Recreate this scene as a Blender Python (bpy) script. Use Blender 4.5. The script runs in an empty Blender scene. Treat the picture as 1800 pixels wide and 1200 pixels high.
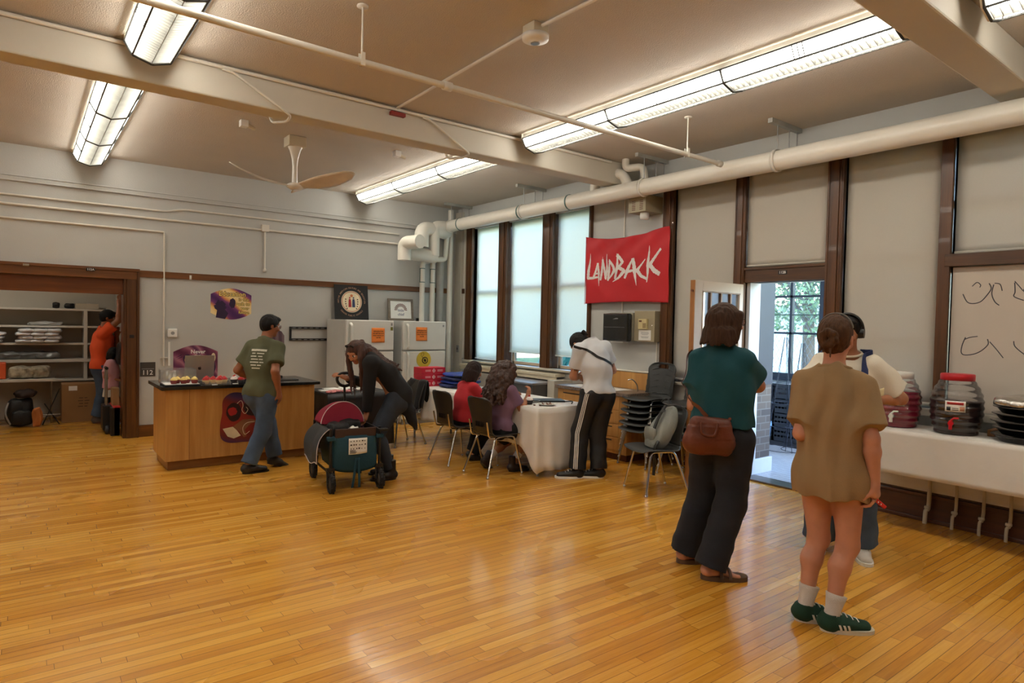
import bpy, math, random
import numpy as np
from mathutils import Vector, Matrix
rnd = random.Random(7)
S = bpy.context.scene
C = S.collection
PI = math.pi

# ---------------------------------------------------------------- materials
_mats = {}
def _nt(name):
    m = bpy.data.materials.new(name); m.use_nodes = True
    nt = m.node_tree; b = nt.nodes['Principled BSDF']
    return m, nt, b
def _coord(nt, scale=(1, 1, 1), kind='Object', rot=(0, 0, 0)):
    tc = nt.nodes.new('ShaderNodeTexCoord'); mp = nt.nodes.new('ShaderNodeMapping')
    mp.inputs['Scale'].default_value = scale; mp.inputs['Rotation'].default_value = rot
    nt.links.new(tc.outputs[kind], mp.inputs['Vector'])
    return mp.outputs['Vector']
def _noise(nt, vec, scale, detail=3, rough=.5):
    n = nt.nodes.new('ShaderNodeTexNoise'); n.inputs['Scale'].default_value = scale
    n.inputs['Detail'].default_value = detail; n.inputs['Roughness'].default_value = rough
    nt.links.new(vec, n.inputs['Vector']); return n.outputs['Fac']
def _ramp(nt, fac, stops):
    r = nt.nodes.new('ShaderNodeValToRGB'); el = r.color_ramp.elements
    while len(el) > len(stops): el.remove(el[-1])
    while len(el) < len(stops): el.new(.5)
    for e, (p, c) in zip(el, stops): e.position = p; e.color = (*c, 1)
    nt.links.new(fac, r.inputs['Fac']); return r.outputs['Color']
def _bump(nt, b, fac, strength, dist=.01):
    bp = nt.nodes.new('ShaderNodeBump'); bp.inputs['Strength'].default_value = strength
    bp.inputs['Distance'].default_value = dist
    nt.links.new(fac, bp.inputs['Height']); nt.links.new(bp.outputs['Normal'], b.inputs['Normal'])
def lin(c):
    """display colour 0-255 -> linear"""
    return tuple((v / 255 / 12.92) if v / 255 <= .04045 else ((v / 255 + .055) / 1.055) ** 2.4 for v in c)
def M(name, col, rough=.55, metal=0, var=.12, vs=6, bump=.0, bs=60, spec=.5, coat=0, stretch=(1, 1, 1), sheen=0, alpha=1, kind='Object'):
    if name in _mats: return _mats[name]
    m, nt, b = _nt(name)
    c = lin(col)
    v = _coord(nt, stretch, kind)
    n = _noise(nt, v, vs)
    lo = tuple(x * (1 - var) for x in c); hi = tuple(min(1, x * (1 + var)) for x in c)
    nt.links.new(_ramp(nt, n, [(.3, lo), (.7, hi)]), b.inputs['Base Color'])
    b.inputs['Roughness'].default_value = rough; b.inputs['Metallic'].default_value = metal
    b.inputs['Specular IOR Level'].default_value = spec
    b.inputs['Coat Weight'].default_value = coat; b.inputs['Sheen Weight'].default_value = sheen
    b.inputs['Alpha'].default_value = alpha
    if bump: _bump(nt, b, _noise(nt, v, bs, 4), bump)
    _mats[name] = m; return m
def wood(name, c1, c2, axis=2, rough=.4, scale=1, coat=.1):
    if name in _mats: return _mats[name]
    m, nt, b = _nt(name)
    sc = [14 * scale] * 3; sc[axis] = .9 * scale
    v = _coord(nt, sc)
    n = _noise(nt, v, 1.6, 6, .62)
    nt.links.new(_ramp(nt, n, [(.3, lin(c1)), (.52, lin([(a + d) / 2 for a, d in zip(c1, c2)])), (.72, lin(c2))]), b.inputs['Base Color'])
    b.inputs['Roughness'].default_value = rough; b.inputs['Coat Weight'].default_value = coat
    _bump(nt, b, n, .12, .004)
    _mats[name] = m; return m
def emis(name, col, strength):
    if name in _mats: return _mats[name]
    m, nt, b = _nt(name)
    b.inputs['Base Color'].default_value = (*lin(col), 1)
    b.inputs['Emission Color'].default_value = (*lin(col), 1); b.inputs['Emission Strength'].default_value = strength
    _mats[name] = m; return m
def clear(name, tint=(255, 255, 255), refl=.08, rough=.02, body=0.0, bodycol=(220, 220, 220)):
    """thin clear sheet: mostly transparent with a grazing reflection"""
    if name in _mats: return _mats[name]
    m, nt, b = _nt(name); nt.nodes.remove(b)
    out = nt.nodes['Material Output']
    tr = nt.nodes.new('ShaderNodeBsdfTransparent'); tr.inputs['Color'].default_value = (*lin(tint), 1)
    gl = nt.nodes.new('ShaderNodeBsdfGlossy'); gl.inputs['Roughness'].default_value = rough
    fr = nt.nodes.new('ShaderNodeLayerWeight'); fr.inputs['Blend'].default_value = .25
    mr = nt.nodes.new('ShaderNodeMapRange'); mr.inputs['To Min'].default_value = refl; mr.inputs['To Max'].default_value = .75
    nt.links.new(fr.outputs['Fresnel'], mr.inputs['Value'])
    mx = nt.nodes.new('ShaderNodeMixShader')
    nt.links.new(mr.outputs['Result'], mx.inputs[0]); nt.links.new(tr.outputs[0], mx.inputs[1]); nt.links.new(gl.outputs[0], mx.inputs[2])
    last = mx
    if body:
        df = nt.nodes.new('ShaderNodeBsdfDiffuse'); df.inputs['Color'].default_value = (*lin(bodycol), 1)
        m2 = nt.nodes.new('ShaderNodeMixShader'); m2.inputs[0].default_value = body
        nt.links.new(mx.outputs[0], m2.inputs[1]); nt.links.new(df.outputs[0], m2.inputs[2]); last = m2
    nt.links.new(last.outputs[0], out.inputs['Surface'])
    _mats[name] = m; return m
def blindmat(name, col, trans):
    if name in _mats: return _mats[name]
    m, nt, b = _nt(name); out = nt.nodes['Material Output']
    c = lin(col)
    v = _coord(nt, (1, 1, 1)); n = _noise(nt, v, 300, 2)
    col_o = _ramp(nt, n, [(.3, tuple(x * .94 for x in c)), (.7, c)])
    nt.links.new(col_o, b.inputs['Base Color']); b.inputs['Roughness'].default_value = .8
    t = nt.nodes.new('ShaderNodeBsdfTranslucent'); nt.links.new(col_o, t.inputs['Color'])
    mx = nt.nodes.new('ShaderNodeMixShader'); mx.inputs[0].default_value = trans
    nt.links.new(b.outputs[0], mx.inputs[1]); nt.links.new(t.outputs[0], mx.inputs[2]); nt.links.new(mx.outputs[0], out.inputs['Surface'])
    _mats[name] = m; return m

# ---------------------------------------------------------------- mesh builder
class MB:
    def __init__(s): s.v = []; s.f = []; s.mi = []; s.sm = []
    def add(s, vs, fs, mi=0, smooth=False):
        o = len(s.v); s.v += [tuple(v) for v in vs]
        for f in fs: s.f.append(tuple(i + o for i in f)); s.mi.append(mi); s.sm.append(smooth)
        return s
    def box(s, a, b, mi=0):
        x0, y0, z0 = a; x1, y1, z1 = b
        if x0 > x1: x0, x1 = x1, x0
        if y0 > y1: y0, y1 = y1, y0
        if z0 > z1: z0, z1 = z1, z0
        vs = [(x0, y0, z0), (x1, y0, z0), (x1, y1, z0), (x0, y1, z0), (x0, y0, z1), (x1, y0, z1), (x1, y1, z1), (x0, y1, z1)]
        return s.add(vs, [(0, 3, 2, 1), (4, 5, 6, 7), (0, 1, 5, 4), (1, 2, 6, 5), (2, 3, 7, 6), (3, 0, 4, 7)], mi)
    def cbox(s, c, d, mi=0):
        return s.box([c[i] - d[i] / 2 for i in range(3)], [c[i] + d[i] / 2 for i in range(3)], mi)
    def tube(s, pts, r, n=12, mi=0, caps=True, flat=None):
        """tube through points; r a number or a list; flat=(axis, ratio) squashes it"""
        P = [Vector(p) for p in pts]; R = r if isinstance(r, (list, tuple)) else [r] * len(P)
        up = None; rings = []
        for i, p in enumerate(P):
            t = (P[min(i + 1, len(P) - 1)] - P[max(i - 1, 0)])
            if t.length < 1e-9: t = Vector((0, 0, 1))
            t.normalize()
            if up is None:
                up = Vector((0, 0, 1)) if abs(t.z) < .9 else Vector((1, 0, 0))
            a = t.cross(up)
            if a.length < 1e-6: a = t.cross(Vector((0, 1, 0)))
            a.normalize(); b = a.cross(t).normalized(); up = b
            ring = []
            for k in range(n):
                th = 2 * PI * k / n; o = a * math.cos(th) * R[i] + b * math.sin(th) * R[i]
                if flat: ax = Vector(flat[0]).normalized(); o -= ax * o.dot(ax) * (1 - flat[1])
                ring.append(p + o)
            rings.append(ring)
        vs = [v for r_ in rings for v in r_]; fs = []
        for i in range(len(P) - 1):
            for k in range(n):
                k2 = (k + 1) % n; fs.append((i * n + k, i * n + k2, (i + 1) * n + k2, (i + 1) * n + k))
        s.add(vs, fs, mi, True)
        if caps:
            s.add(rings[0], [tuple(reversed(range(n)))], mi); s.add(rings[-1], [tuple(range(n))], mi)
        return s
    def cyl(s, a, b, r, r2=None, n=24, mi=0): return s.tube([a, b], [r, r if r2 is None else r2], n, mi)
    def lathe(s, prof, c=(0, 0, 0), n=32, mi=0, ax='z', caps=True, smooth=True):
        vs = []
        for r, h in prof:
            for k in range(n):
                th = 2 * PI * k / n; x, y = r * math.cos(th), r * math.sin(th)
                p = {'z': (x, y, h), 'x': (h, x, y), 'y': (y, h, x)}[ax]
                vs.append((c[0] + p[0], c[1] + p[1], c[2] + p[2]))
        fs = []
        for i in range(len(prof) - 1):
            for k in range(n):
                k2 = (k + 1) % n; fs.append((i * n + k, i * n + k2, (i + 1) * n + k2, (i + 1) * n + k))
        s.add(vs, fs, mi, smooth)
        if caps:
            if prof[0][0] > 1e-6: s.add(vs[:n], [tuple(reversed(range(n)))], mi)
            if prof[-1][0] > 1e-6: s.add(vs[-n:], [tuple(range(n))], mi)
        return s
    def prism(s, poly, o, u, v, depth, mi=0, smooth=False):
        """polygon (a,b) in plane o + a*u + b*v, extruded by depth along u x v"""
        o, u, v = Vector(o), Vector(u), Vector(v); w = u.cross(v).normalized() * depth; n = len(poly)
        A = [o + u * a + v * b for a, b in poly]; B = [p + w for p in A]
        s.add(A + B, [tuple(reversed(range(n))), tuple(range(n, 2 * n))], mi)
        s.add(A + B, [(i, (i + 1) % n, n + (i + 1) % n, n + i) for i in range(n)], mi, smooth)
        return s
    def grid(s, fn, nu, nv, mi=0, smooth=True, thick=0):
        """surface fn(i/nu, j/nv) -> point; thick gives it a real second side"""
        P = [[Vector(fn(i / nu, j / nv)) for j in range(nv + 1)] for i in range(nu + 1)]
        vs = [p for r_ in P for p in r_]; W = nv + 1
        fs = [(i * W + j, (i + 1) * W + j, (i + 1) * W + j + 1, i * W + j + 1) for i in range(nu) for j in range(nv)]
        if not thick: return s.add(vs, fs, mi, smooth)
        N = []
        for i in range(nu + 1):
            for j in range(nv + 1):
                a = P[min(i + 1, nu)][j] - P[max(i - 1, 0)][j]; b = P[i][min(j + 1, nv)] - P[i][max(j - 1, 0)]
                N.append(a.cross(b).normalized() if a.cross(b).length > 1e-12 else Vector((0, 0, 1)))
        K = len(vs); v2 = [p - n_ * thick for p, n_ in zip(vs, N)]
        f2 = [tuple(reversed([q + K for q in f])) for f in fs]; e = []
        for i in range(nu): e += [(i * W, K + i * W, K + (i + 1) * W, (i + 1) * W), ((i + 1) * W + nv, K + (i + 1) * W + nv, K + i * W + nv, i * W + nv)]
        for j in range(nv): e += [(j + 1, K + j + 1, K + j, j), (nu * W + j, K + nu * W + j, K + nu * W + j + 1, nu * W + j + 1)]
        return s.add(vs + v2, fs + f2 + e, mi, smooth)
    def ell(s, c, r, n=20, m=12, mi=0, rot=None):
        vs = []
        for i in range(m + 1):
            ph = -PI / 2 + PI * i / m
            for k in range(n):
                th = 2 * PI * k / n
                p = Vector((r[0] * math.cos(ph) * math.cos(th), r[1] * math.cos(ph) * math.sin(th), r[2] * math.sin(ph)))
                if rot is not None: p = rot @ p
                vs.append(Vector(c) + p)
        fs = [(i * n + k, i * n + (k + 1) % n, (i + 1) * n + (k + 1) % n, (i + 1) * n + k) for i in range(m) for k in range(n)]
        return s.add(vs, fs, mi, True)
    def build(s, name, mats, parent=None, bev=0, world=False, seg=2, origin=None):
        if not isinstance(mats, (list, tuple)): mats = [mats]
        V = [Vector(v) for v in s.v]; off = Vector((0, 0, 0))
        if parent is not None:
            if world:
                Mi = Matrix.LocRotScale(parent.location, parent.rotation_euler, None)
                if parent.parent is not None: Mi = Matrix.LocRotScale(parent.parent.location, parent.parent.rotation_euler, None) @ Mi
                Mi = Mi.inverted(); V = [Mi @ v for v in V]
        else:
            xs = [v.x for v in V]; ys = [v.y for v in V]; zs = [v.z for v in V]
            off = Vector(origin) if origin else Vector(((min(xs) + max(xs)) / 2, (min(ys) + max(ys)) / 2, min(zs)))
            V = [v - off for v in V]
        me = bpy.data.meshes.new(name); me.from_pydata(V, [], s.f); me.validate(); 
        for m in mats: me.materials.append(m)
        if len(me.polygons) == len(s.f):
            me.polygons.foreach_set('material_index', s.mi); me.polygons.foreach_set('use_smooth', s.sm)
        me.update()
        o = bpy.data.objects.new(name, me); C.objects.link(o); o.location = off
        if parent is not None: o.parent = parent; o.location = (0, 0, 0)
        if bev:
            b = o.modifiers.new('bevel', 'BEVEL'); b.width = bev; b.segments = seg; b.limit_method = 'ANGLE'; b.angle_limit = .6
        return o

def tag(o, label=None, cat=None, group=None, kind=None):
    if label: o['label'] = label
    if cat: o['category'] = cat
    if group: o['group'] = group
    if kind: o['kind'] = kind
    return o
def thing(name, label, cat, loc=(0, 0, 0), rz=0, group=None, kind=None):
    o = bpy.data.objects.new(name, None); C.objects.link(o); o.empty_display_size = .1
    o.location = loc; o.rotation_euler = (0, 0, rz)
    return tag(o, label, cat, group, kind)
def struct(name, mb, mats, bev=0, label=None):
    o = mb.build(name, mats, bev=bev); o['kind'] = 'structure'
    if label: o['label'] = label
    return o
def copy_tree(o, parent=None, label=None, loc=None, rz=None):
    c = o.copy(); C.objects.link(c)
    if parent is not None: c.parent = parent
    for ch in list(o.children): copy_tree(ch, c)
    if label: c['label'] = label
    if loc is not None: c.location = loc
    if rz is not None: c.rotation_euler = (0, 0, rz)
    return c
def smoothpath(pts, n=6, closed=False):
    """Catmull-Rom through the points"""
    P = [Vector(p) for p in pts]; out = []
    N = len(P)
    for i in range(N if closed else N - 1):
        g = (lambda k: P[k % N]) if closed else (lambda k: P[max(0, min(N - 1, k))])
        p0, p1, p2, p3 = g(i - 1), g(i), g(i + 1), g(i + 2)
        for k in range(n):
            t = k / n
            out.append(.5 * ((2 * p1) + (p2 - p0) * t + (2 * p0 - 5 * p1 + 4 * p2 - p3) * t * t + (3 * p1 - p0 - 3 * p2 + p3) * t ** 3))
    if not closed: out.append(P[-1])
    return out
def fillet(pts, r, n=5):
    """bent pipe path with rounded corners of radius r"""
    P = [Vector(p) for p in pts]; out = [P[0]]
    for i in range(1, len(P) - 1):
        a = (P[i - 1] - P[i]); b = (P[i + 1] - P[i]); ra = min(r, a.length * .49, b.length * .49)
        a = P[i] + a.normalized() * ra; b = P[i] + b.normalized() * ra
        for k in range(n + 1):
            t = k / n; out.append((1 - t) ** 2 * a + 2 * t * (1 - t) * P[i] + t * t * b)
    out.append(P[-1]); return out
_tcache = {}
def text_geo(body, size, bold=0.0, align='CENTER', space=1.0, lsp=1.0):
    """triangulated flat letters (x, y) with their faces"""
    k = (body, size, bold, align, space)
    if k in _tcache: return _tcache[k]
    cu = bpy.data.curves.new('t', 'FONT'); cu.body = body; cu.size = size; cu.offset = bold * size
    cu.align_x = align; cu.align_y = 'CENTER'; cu.space_character = space; cu.space_line = lsp
    cu.resolution_u = 2
    o = bpy.data.objects.new('t', cu); C.objects.link(o); dg = bpy.context.evaluated_depsgraph_get()
    me = bpy.data.meshes.new_from_object(o.evaluated_get(dg))
    vs = [(v.co.x, v.co.y) for v in me.vertices]; fs = [tuple(p.vertices) for p in me.polygons]
    bpy.data.objects.remove(o); bpy.data.curves.remove(cu); bpy.data.meshes.remove(me)
    _tcache[k] = (vs, fs); return vs, fs
def put_text(mb, body, size, o, u, v, bold=0.0, mi=0, off=.0006, **kw):
    vs, fs = text_geo(body, size, bold, **kw)
    o, u, v = Vector(o), Vector(u).normalized(), Vector(v).normalized(); w = u.cross(v)
    mb.add([o + u * a + v * b + w * off for a, b in vs], fs, mi)
    return mb
SKYK, EXPO = 1.45, 0.93
# ================================================================ ROOM
# X runs along the back wall to the right, Y away from the camera, Z up; the window wall is x = 5.92, the back wall y = 9.30
WX, WY, ZC = 5.92, 9.30, 3.465
def floor_mat():
    m, nt, b = _nt('maple_strip_floor'); N = nt.nodes; Lk = nt.links
    tc = N.new('ShaderNodeTexCoord'); sp = N.new('ShaderNodeSeparateXYZ'); Lk.new(tc.outputs['Object'], sp.inputs[0])
    def mt(op, a, b_=None, c=None):
        n = N.new('ShaderNodeMath'); n.operation = op
        for i, v in enumerate((a, b_, c)):
            if v is None: continue
            if isinstance(v, (int, float)): n.inputs[i].default_value = v
            else: Lk.new(v, n.inputs[i])
        return n.outputs[0]
    yr = mt('DIVIDE', sp.outputs['Y'], .056); row = mt('FLOOR', yr); fy = mt('FRACT', yr)
    wn1 = N.new('ShaderNodeTexWhiteNoise'); wn1.noise_dimensions = '1D'; Lk.new(row, wn1.inputs['W'])
    xr = mt('DIVIDE', mt('ADD', sp.outputs['X'], mt('MULTIPLY', wn1.outputs['Value'], 7.3)), mt('ADD', mt('MULTIPLY', wn1.outputs['Value'], .35), .62)); cell = mt('FLOOR', xr); fx = mt('FRACT', xr)
    cv = N.new('ShaderNodeCombineXYZ'); Lk.new(row, cv.inputs[0]); Lk.new(cell, cv.inputs[1])
    wn2 = N.new('ShaderNodeTexWhiteNoise'); wn2.noise_dimensions = '2D'; Lk.new(cv.outputs[0], wn2.inputs['Vector'])
    seam = mt('MAXIMUM', mt('LESS_THAN', mt('MINIMUM', fy, mt('SUBTRACT', 1, fy)), .026), mt('LESS_THAN', mt('MINIMUM', fx, mt('SUBTRACT', 1, fx)), .0016))
    mp = N.new('ShaderNodeMapping'); mp.inputs['Scale'].default_value = (1.2, 30, 1); Lk.new(tc.outputs['Object'], mp.inputs['Vector'])
    of = N.new('ShaderNodeVectorMath'); of.operation = 'ADD'; Lk.new(mp.outputs['Vector'], of.inputs[0]); Lk.new(wn2.outputs['Color'], of.inputs[1])
    g = _noise(nt, of.outputs[0], 2.2, 6, .65)
    mp2 = N.new('ShaderNodeMapping'); mp2.inputs['Scale'].default_value = (.5, .8, 1); Lk.new(tc.outputs['Object'], mp2.inputs['Vector'])
    big = _noise(nt, mp2.outputs['Vector'], 1.3, 3)
    v = mt('ADD', mt('MULTIPLY_ADD', wn2.outputs['Value'], .36, .08), mt('ADD', mt('MULTIPLY', g, .55), mt('MULTIPLY', big, .2)))
    col = _ramp(nt, v, [(.28, lin(FL[0])), (.52, lin(FL[1])), (.74, lin(FL[2])), (.98, lin(FL[3]))])
    mx = N.new('ShaderNodeMix'); mx.data_type = 'RGBA'
    Lk.new(mt('MULTIPLY', seam, .75), mx.inputs['Factor']); Lk.new(col, mx.inputs['A']); mx.inputs['B'].default_value = (*lin((66, 36, 10)), 1)
    Lk.new(mx.outputs['Result'], b.inputs['Base Color'])
    rr = N.new('ShaderNodeMapRange'); rr.inputs['To Min'].default_value = .19; rr.inputs['To Max'].default_value = .34
    Lk.new(big, rr.inputs['Value']); Lk.new(rr.outputs['Result'], b.inputs['Roughness'])
    b.inputs['Coat Weight'].default_value = .35; b.inputs['Coat Roughness'].default_value = .1
    w = _noise(nt, mp.outputs['Vector'], .8, 2)
    hgt = mt('ADD', mt('MULTIPLY', wn2.outputs['Value'], .45), mt('SUBTRACT', w, seam))
    bp = N.new('ShaderNodeBump'); bp.inputs['Strength'].default_value = .24; bp.inputs['Distance'].default_value = .004
    Lk.new(hgt, bp.inputs['Height']); Lk.new(bp.outputs['Normal'], b.inputs['Normal']); Lk.new(bp.outputs['Normal'], b.inputs['Coat Normal'])
    return m
FL = ((156, 96, 26), (200, 136, 42), (218, 158, 60), (234, 184, 92))
FLOORM = floor_mat()
PLAST = M('painted_plaster', (190, 190, 186), .6, var=.03, vs=1.2, bump=.12, bs=90)
CEILM = M('stippled_ceiling_plaster', (198, 189, 177), .75, var=.03, vs=1.5, bump=.55, bs=110)
BEAMM = M('painted_beam', (204, 198, 184), .6, var=.03, vs=1.5, bump=.08, bs=60)
TRIMW = wood('dark_oak_trim', (66, 38, 17), (106, 66, 32), 2, .33)
TRIMX = wood('oak_trim_along_x', (88, 52, 24), (132, 82, 40), 0, .35)
TRIMY = wood('oak_trim_along_y', (64, 38, 18), (100, 64, 32), 1, .35)
WPAINT = M('white_pipe_paint', (222, 217, 205), .32, var=.03, vs=3, bump=.03, bs=25)
IVORY = M('ivory_paint', (206, 196, 172), .4, var=.04, vs=3)
GREYP = M('grey_paint', (150, 150, 148), .45, var=.05, vs=3)
MET = M('galvanised_steel', (160, 160, 158), .35, 1, var=.1, vs=20)
CHROME = M('chrome', (215, 213, 208), .14, 1, var=.04, vs=8)
BLACKP = M('black_plastic', (22, 22, 23), .4, var=.1)
WHITEP = M('white_plastic', (232, 231, 226), .35, var=.02)
PAPER = M('white_paper', (236, 234, 228), .8, var=.03, vs=12)

b = MB().box((-6, -4.6, -.1), (6.12, 11.9, 0)); struct('floor', b, FLOORM)
b = MB().box((-6.2, -4.8, ZC), (6.12, 9.5, ZC + .12)); struct('ceiling', b, CEILM)
b = MB().box((1.04, WY, 0), (6.12, WY + .2, ZC)).box((-6.2, WY, 1.99), (1.04, WY + .2, ZC)).box((-6.2, WY, 0), (-1.7, WY + .2, 1.99))
struct('wall_back', b, PLAST)
b = MB().box((-6.2, -4.8, 0), (-6, 9.5, ZC)); struct('wall_left', b, PLAST)
b = MB().box((-6, -4.8, 0), (6.12, -4.6, ZC)); struct('wall_front', b, PLAST)
# closet behind the back wall
CLOS = M('closet_paint', (186, 180, 170), .6, var=.04, vs=1.5)
b = MB().box((-2.6, 11.72, 0), (1.3, 11.85, 2.4)).box((1.16, 9.5, 0), (1.3, 11.72, 2.4)).box((-2.7, 9.5, 0), (-2.6, 11.85, 2.4))
struct('wall_closet', b, CLOS)
b = MB().box((-2.7, 9.5, 2.4), (1.3, 11.85, 2.5)); struct('ceiling_closet', b, CLOS)
# beams under the ceiling
for y0, y1, zb in ((5.26, 5.48, 3.205), (1.375, 1.615, 3.25)):
    o = struct('ceiling_beam', MB().box((-6, y0, zb), (WX, y1, ZC)), BEAMM, bev=.012)

# window wall, built round its openings
WIN = [(8.05, 8.79, .93, 3.09), (7.0, 7.85, .93, 3.09), (6.06, 6.78, .93, 3.09), (3.90, 4.70, .93, 3.12), (2.03, 2.80, .93, 3.12), (.85, 1.945, .93, 3.12)]
b = MB(); x0, x1 = WX, WX + .2
def seg(y0, y1, z0, z1): b.box((x0, y0, z0), (x1, y1, z1))
ys = [9.30]
seg(-4.6, 9.3, 3.12, ZC)
seg(8.79, 9.3, 0, 3.12); seg(7.85, 8.05, .93, 3.12); seg(6.78, 7.0, .93, 3.12); seg(6.06, 8.79, 0, .93)
seg(4.70, 6.06, 0, 3.12); seg(3.90, 4.70, 0, .93); seg(3.78, 3.90, 0, 3.12); seg(2.80, 2.945, 0, 3.12); seg(2.945, 3.78, 2.02, 2.17)
seg(.85, 2.80, 0, .93); seg(1.945, 2.03, .93, 3.12); seg(.85, 1.945, 2.08, 2.175); seg(-4.6, .85, 0, 3.12)
for y0, y1 in ((8.05, 8.79), (7.0, 7.85), (6.06, 6.78)): seg(y0, y1, 3.09, 3.12)
struct('wall_right', b, PLAST)

# posts (dark oak mullion casings)
def post(n, y0, y1, z0, z1, d=.05):
    w = y1 - y0; m = MB().box((WX - d, y0, z0), (WX + .1, y1, z1))
    if w > .1: m.box((WX - d - .012, y0 + w * .24, z0), (WX - d, y1 - w * .24, z1)).box((WX - d - .006, y0 + w * .08, z0), (WX - d, y0 + w * .16, z1)).box((WX - d - .006, y1 - w * .16, z0), (WX - d, y1 - w * .08, z1))
    struct('trim_%d' % n, m, TRIMW, bev=.003)
for i, (y0, y1, z0, z1) in enumerate([(8.79, 8.96, .93, 3.1), (7.85, 8.05, .9, 3.12), (6.78, 7.0, .9, 3.12), (6.025, 6.06, .93, 3.12), (4.70, 4.845, 0, 3.12), (3.78, 3.90, 0, 3.12), (2.80, 2.945, 0, 3.12), (1.945, 2.03, .93, 3.12), (.75, .85, .93, 3.12)]):
    post(i + 1, y0, y1, z0, z1)
struct('trim_10', MB().box((WX - .03, 2.945, 2.02), (WX + .1, 3.78, 2.17)).box((WX - .045, 2.945, 2.145), (WX - .03, 3.78, 2.17)), TRIMY, bev=.003)
struct('trim_11', MB().box((WX - .057, .85, 2.08), (WX + .09, 1.98, 2.178)), TRIMY, bev=.003)
# sill ledges
SILLP = M('sill_paint', (206, 200, 186), .4, var=.04, vs=4)
struct('window_sill', MB().box((WX - .09, 6.0, .9), (WX + .1, 8.96, .93)), SILLP, bev=.006)
struct('window_sill', MB().box((WX - .07, 3.9, .9), (WX + .1, 4.7, .93)), SILLP, bev=.006)
struct('window_sill', MB().box((WX - .06, .85, .87), (WX + .1, 2.8, .93)), SILLP, bev=.006)
struct('window_sill', MB().box((WX - .18, 6.5, .83), (WX, 8.9, .87)).box((WX - .165, 6.5, .78), (WX - .15, 8.9, .83)), M('cream_ledge', (214, 203, 176), .45), bev=.005)
# headbox above the shades
struct('trim_12', MB().box((WX - .075, .6, 3.12), (WX, 4.72, 3.235)).box((WX - .075, 6.03, 3.12), (WX, 8.9, 3.2)), SILLP, bev=.006)
# baseboards
struct('baseboard_right', MB().box((WX - .025, -4.6, 0), (WX, 2.80, .2)).box((WX - .04, -4.6, .2), (WX, 2.8, .228)).box((WX - .045, -4.6, 0), (WX, 2.8, .03)).box((WX - .025, 3.9, 0), (WX, 4.7, .2)).box((WX - .025, 4.845, 0), (WX, 9.3, .14)), wood('baseboard_oak', (64, 30, 14), (96, 50, 24), 1, .35), bev=.004)
struct('baseboard_back', MB().box((1.18, WY - .022, 0), (5.9, WY, .13)).box((1.18, WY - .028, .13), (5.9, WY, .15)), TRIMX, bev=.003)
struct('trim_13', MB().box((1.177, WY - .024, 2.03), (5.75, WY, 2.112)), TRIMX, bev=.004, label='worn oak picture rail')
struct('trim_14', MB().box((-6, WY - .03, 3.045), (5.9, WY, 3.062)).box((-6, WY - .022, 3.062), (5.9, WY, 3.10)).box((-6, WY - .03, 3.10), (5.9, WY, 3.112)), PLAST, bev=.003)
# cased opening to the closet
struct('trim_15', MB().box((1.04, WY - .05, 0), (1.15, WY, 1.99)).box((1.15, WY - .06, 0), (1.178, WY, 2.088)).box((1.005, WY - .03, 0), (1.04, WY + .2, 1.99)), TRIMW, bev=.004)
struct('trim_16', MB().box((-1.85, WY - .05, 1.99), (1.15, WY, 2.09)).box((-1.85, WY - .065, 2.09), (1.178, WY, 2.125)), TRIMX, bev=.004)
struct('trim_17', MB().box((-1.7, WY + .02, 1.80), (1.005, WY + .06, 1.99)), wood('lintel_board', (92, 48, 18), (126, 70, 28), 0, .35), bev=.004)
struct('trim_18', MB().box((-1.85, WY - .05, 0), (-1.7, WY + .2, 1.989)), TRIMW, bev=.004)
# white corner casing beside the first window
struct('trim_19', MB().box((WX - .05, 9.10, 0), (WX, 9.3, 3.4)).box((WX - .03, 8.99, .95), (WX, 9.02, 3.1)), SILLP, bev=.004)
struct('trim_20', MB().box((WX - .03, 9.0, 2.03), (WX, 9.28, 2.112)), TRIMW, bev=.003)

# panes and shades
GLASS = clear('window_glass', (236, 244, 248), .05)
SH_B = blindmat('sheer_shade_cloth', (250, 243, 230), .8)
SH_W = blindmat('heavy_shade_cloth', (214, 206, 194), .3)
SASH = M('sash_paint', (196, 176, 150), .5, var=.05)
wn = 0
def window(y0, y1, z0, z1, rails, vb=None, mat=SASH):
    global wn; wn += 1
    t = thing('window_%d' % wn, 'window', 'window', (WX + .15, (y0 + y1) / 2, z0)); del t['category']; t['kind'] = 'structure'
    m = MB(); xa, xb = WX + .12, WX + .16; w = .04
    m.box((xa, y0, z0), (xb, y0 + w, z1)).box((xa, y1 - w, z0), (xb, y1, z1)).box((xa, y0, z0), (xb, y1, z0 + w)).box((xa, y0, z1 - w), (xb, y1, z1))
    for z in rails: m.box((xa, y0, z - .03), (xb, y1, z + .03))
    if vb: m.box((xa, vb - .012, z0), (xb, vb + .012, z1))
    m.build('sash', mat, t, world=True)
    MB().box((WX + .138, y0 + w, z0 + w), (WX + .142, y1 - w, z1 - w)).build('pane', GLASS, t, world=True)
window(8.05, 8.79, .93, 3.09, [2.05]); window(7.0, 7.85, .93, 3.09, [2.1]); window(6.06, 6.78, .93, 3.09, [2.1])
window(3.9, 4.7, .93, 3.12, [1.55, 2.2], 4.3); window(2.945, 3.78, 2.17, 3.12, [2.6], 3.36); window(2.03, 2.8, .93, 3.12, [1.5, 2.2], 2.42)
window(.85, 1.945, .93, 2.08, [], 1.4); window(.85, 1.945, 2.175, 3.12, [2.6], 1.4)
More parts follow.
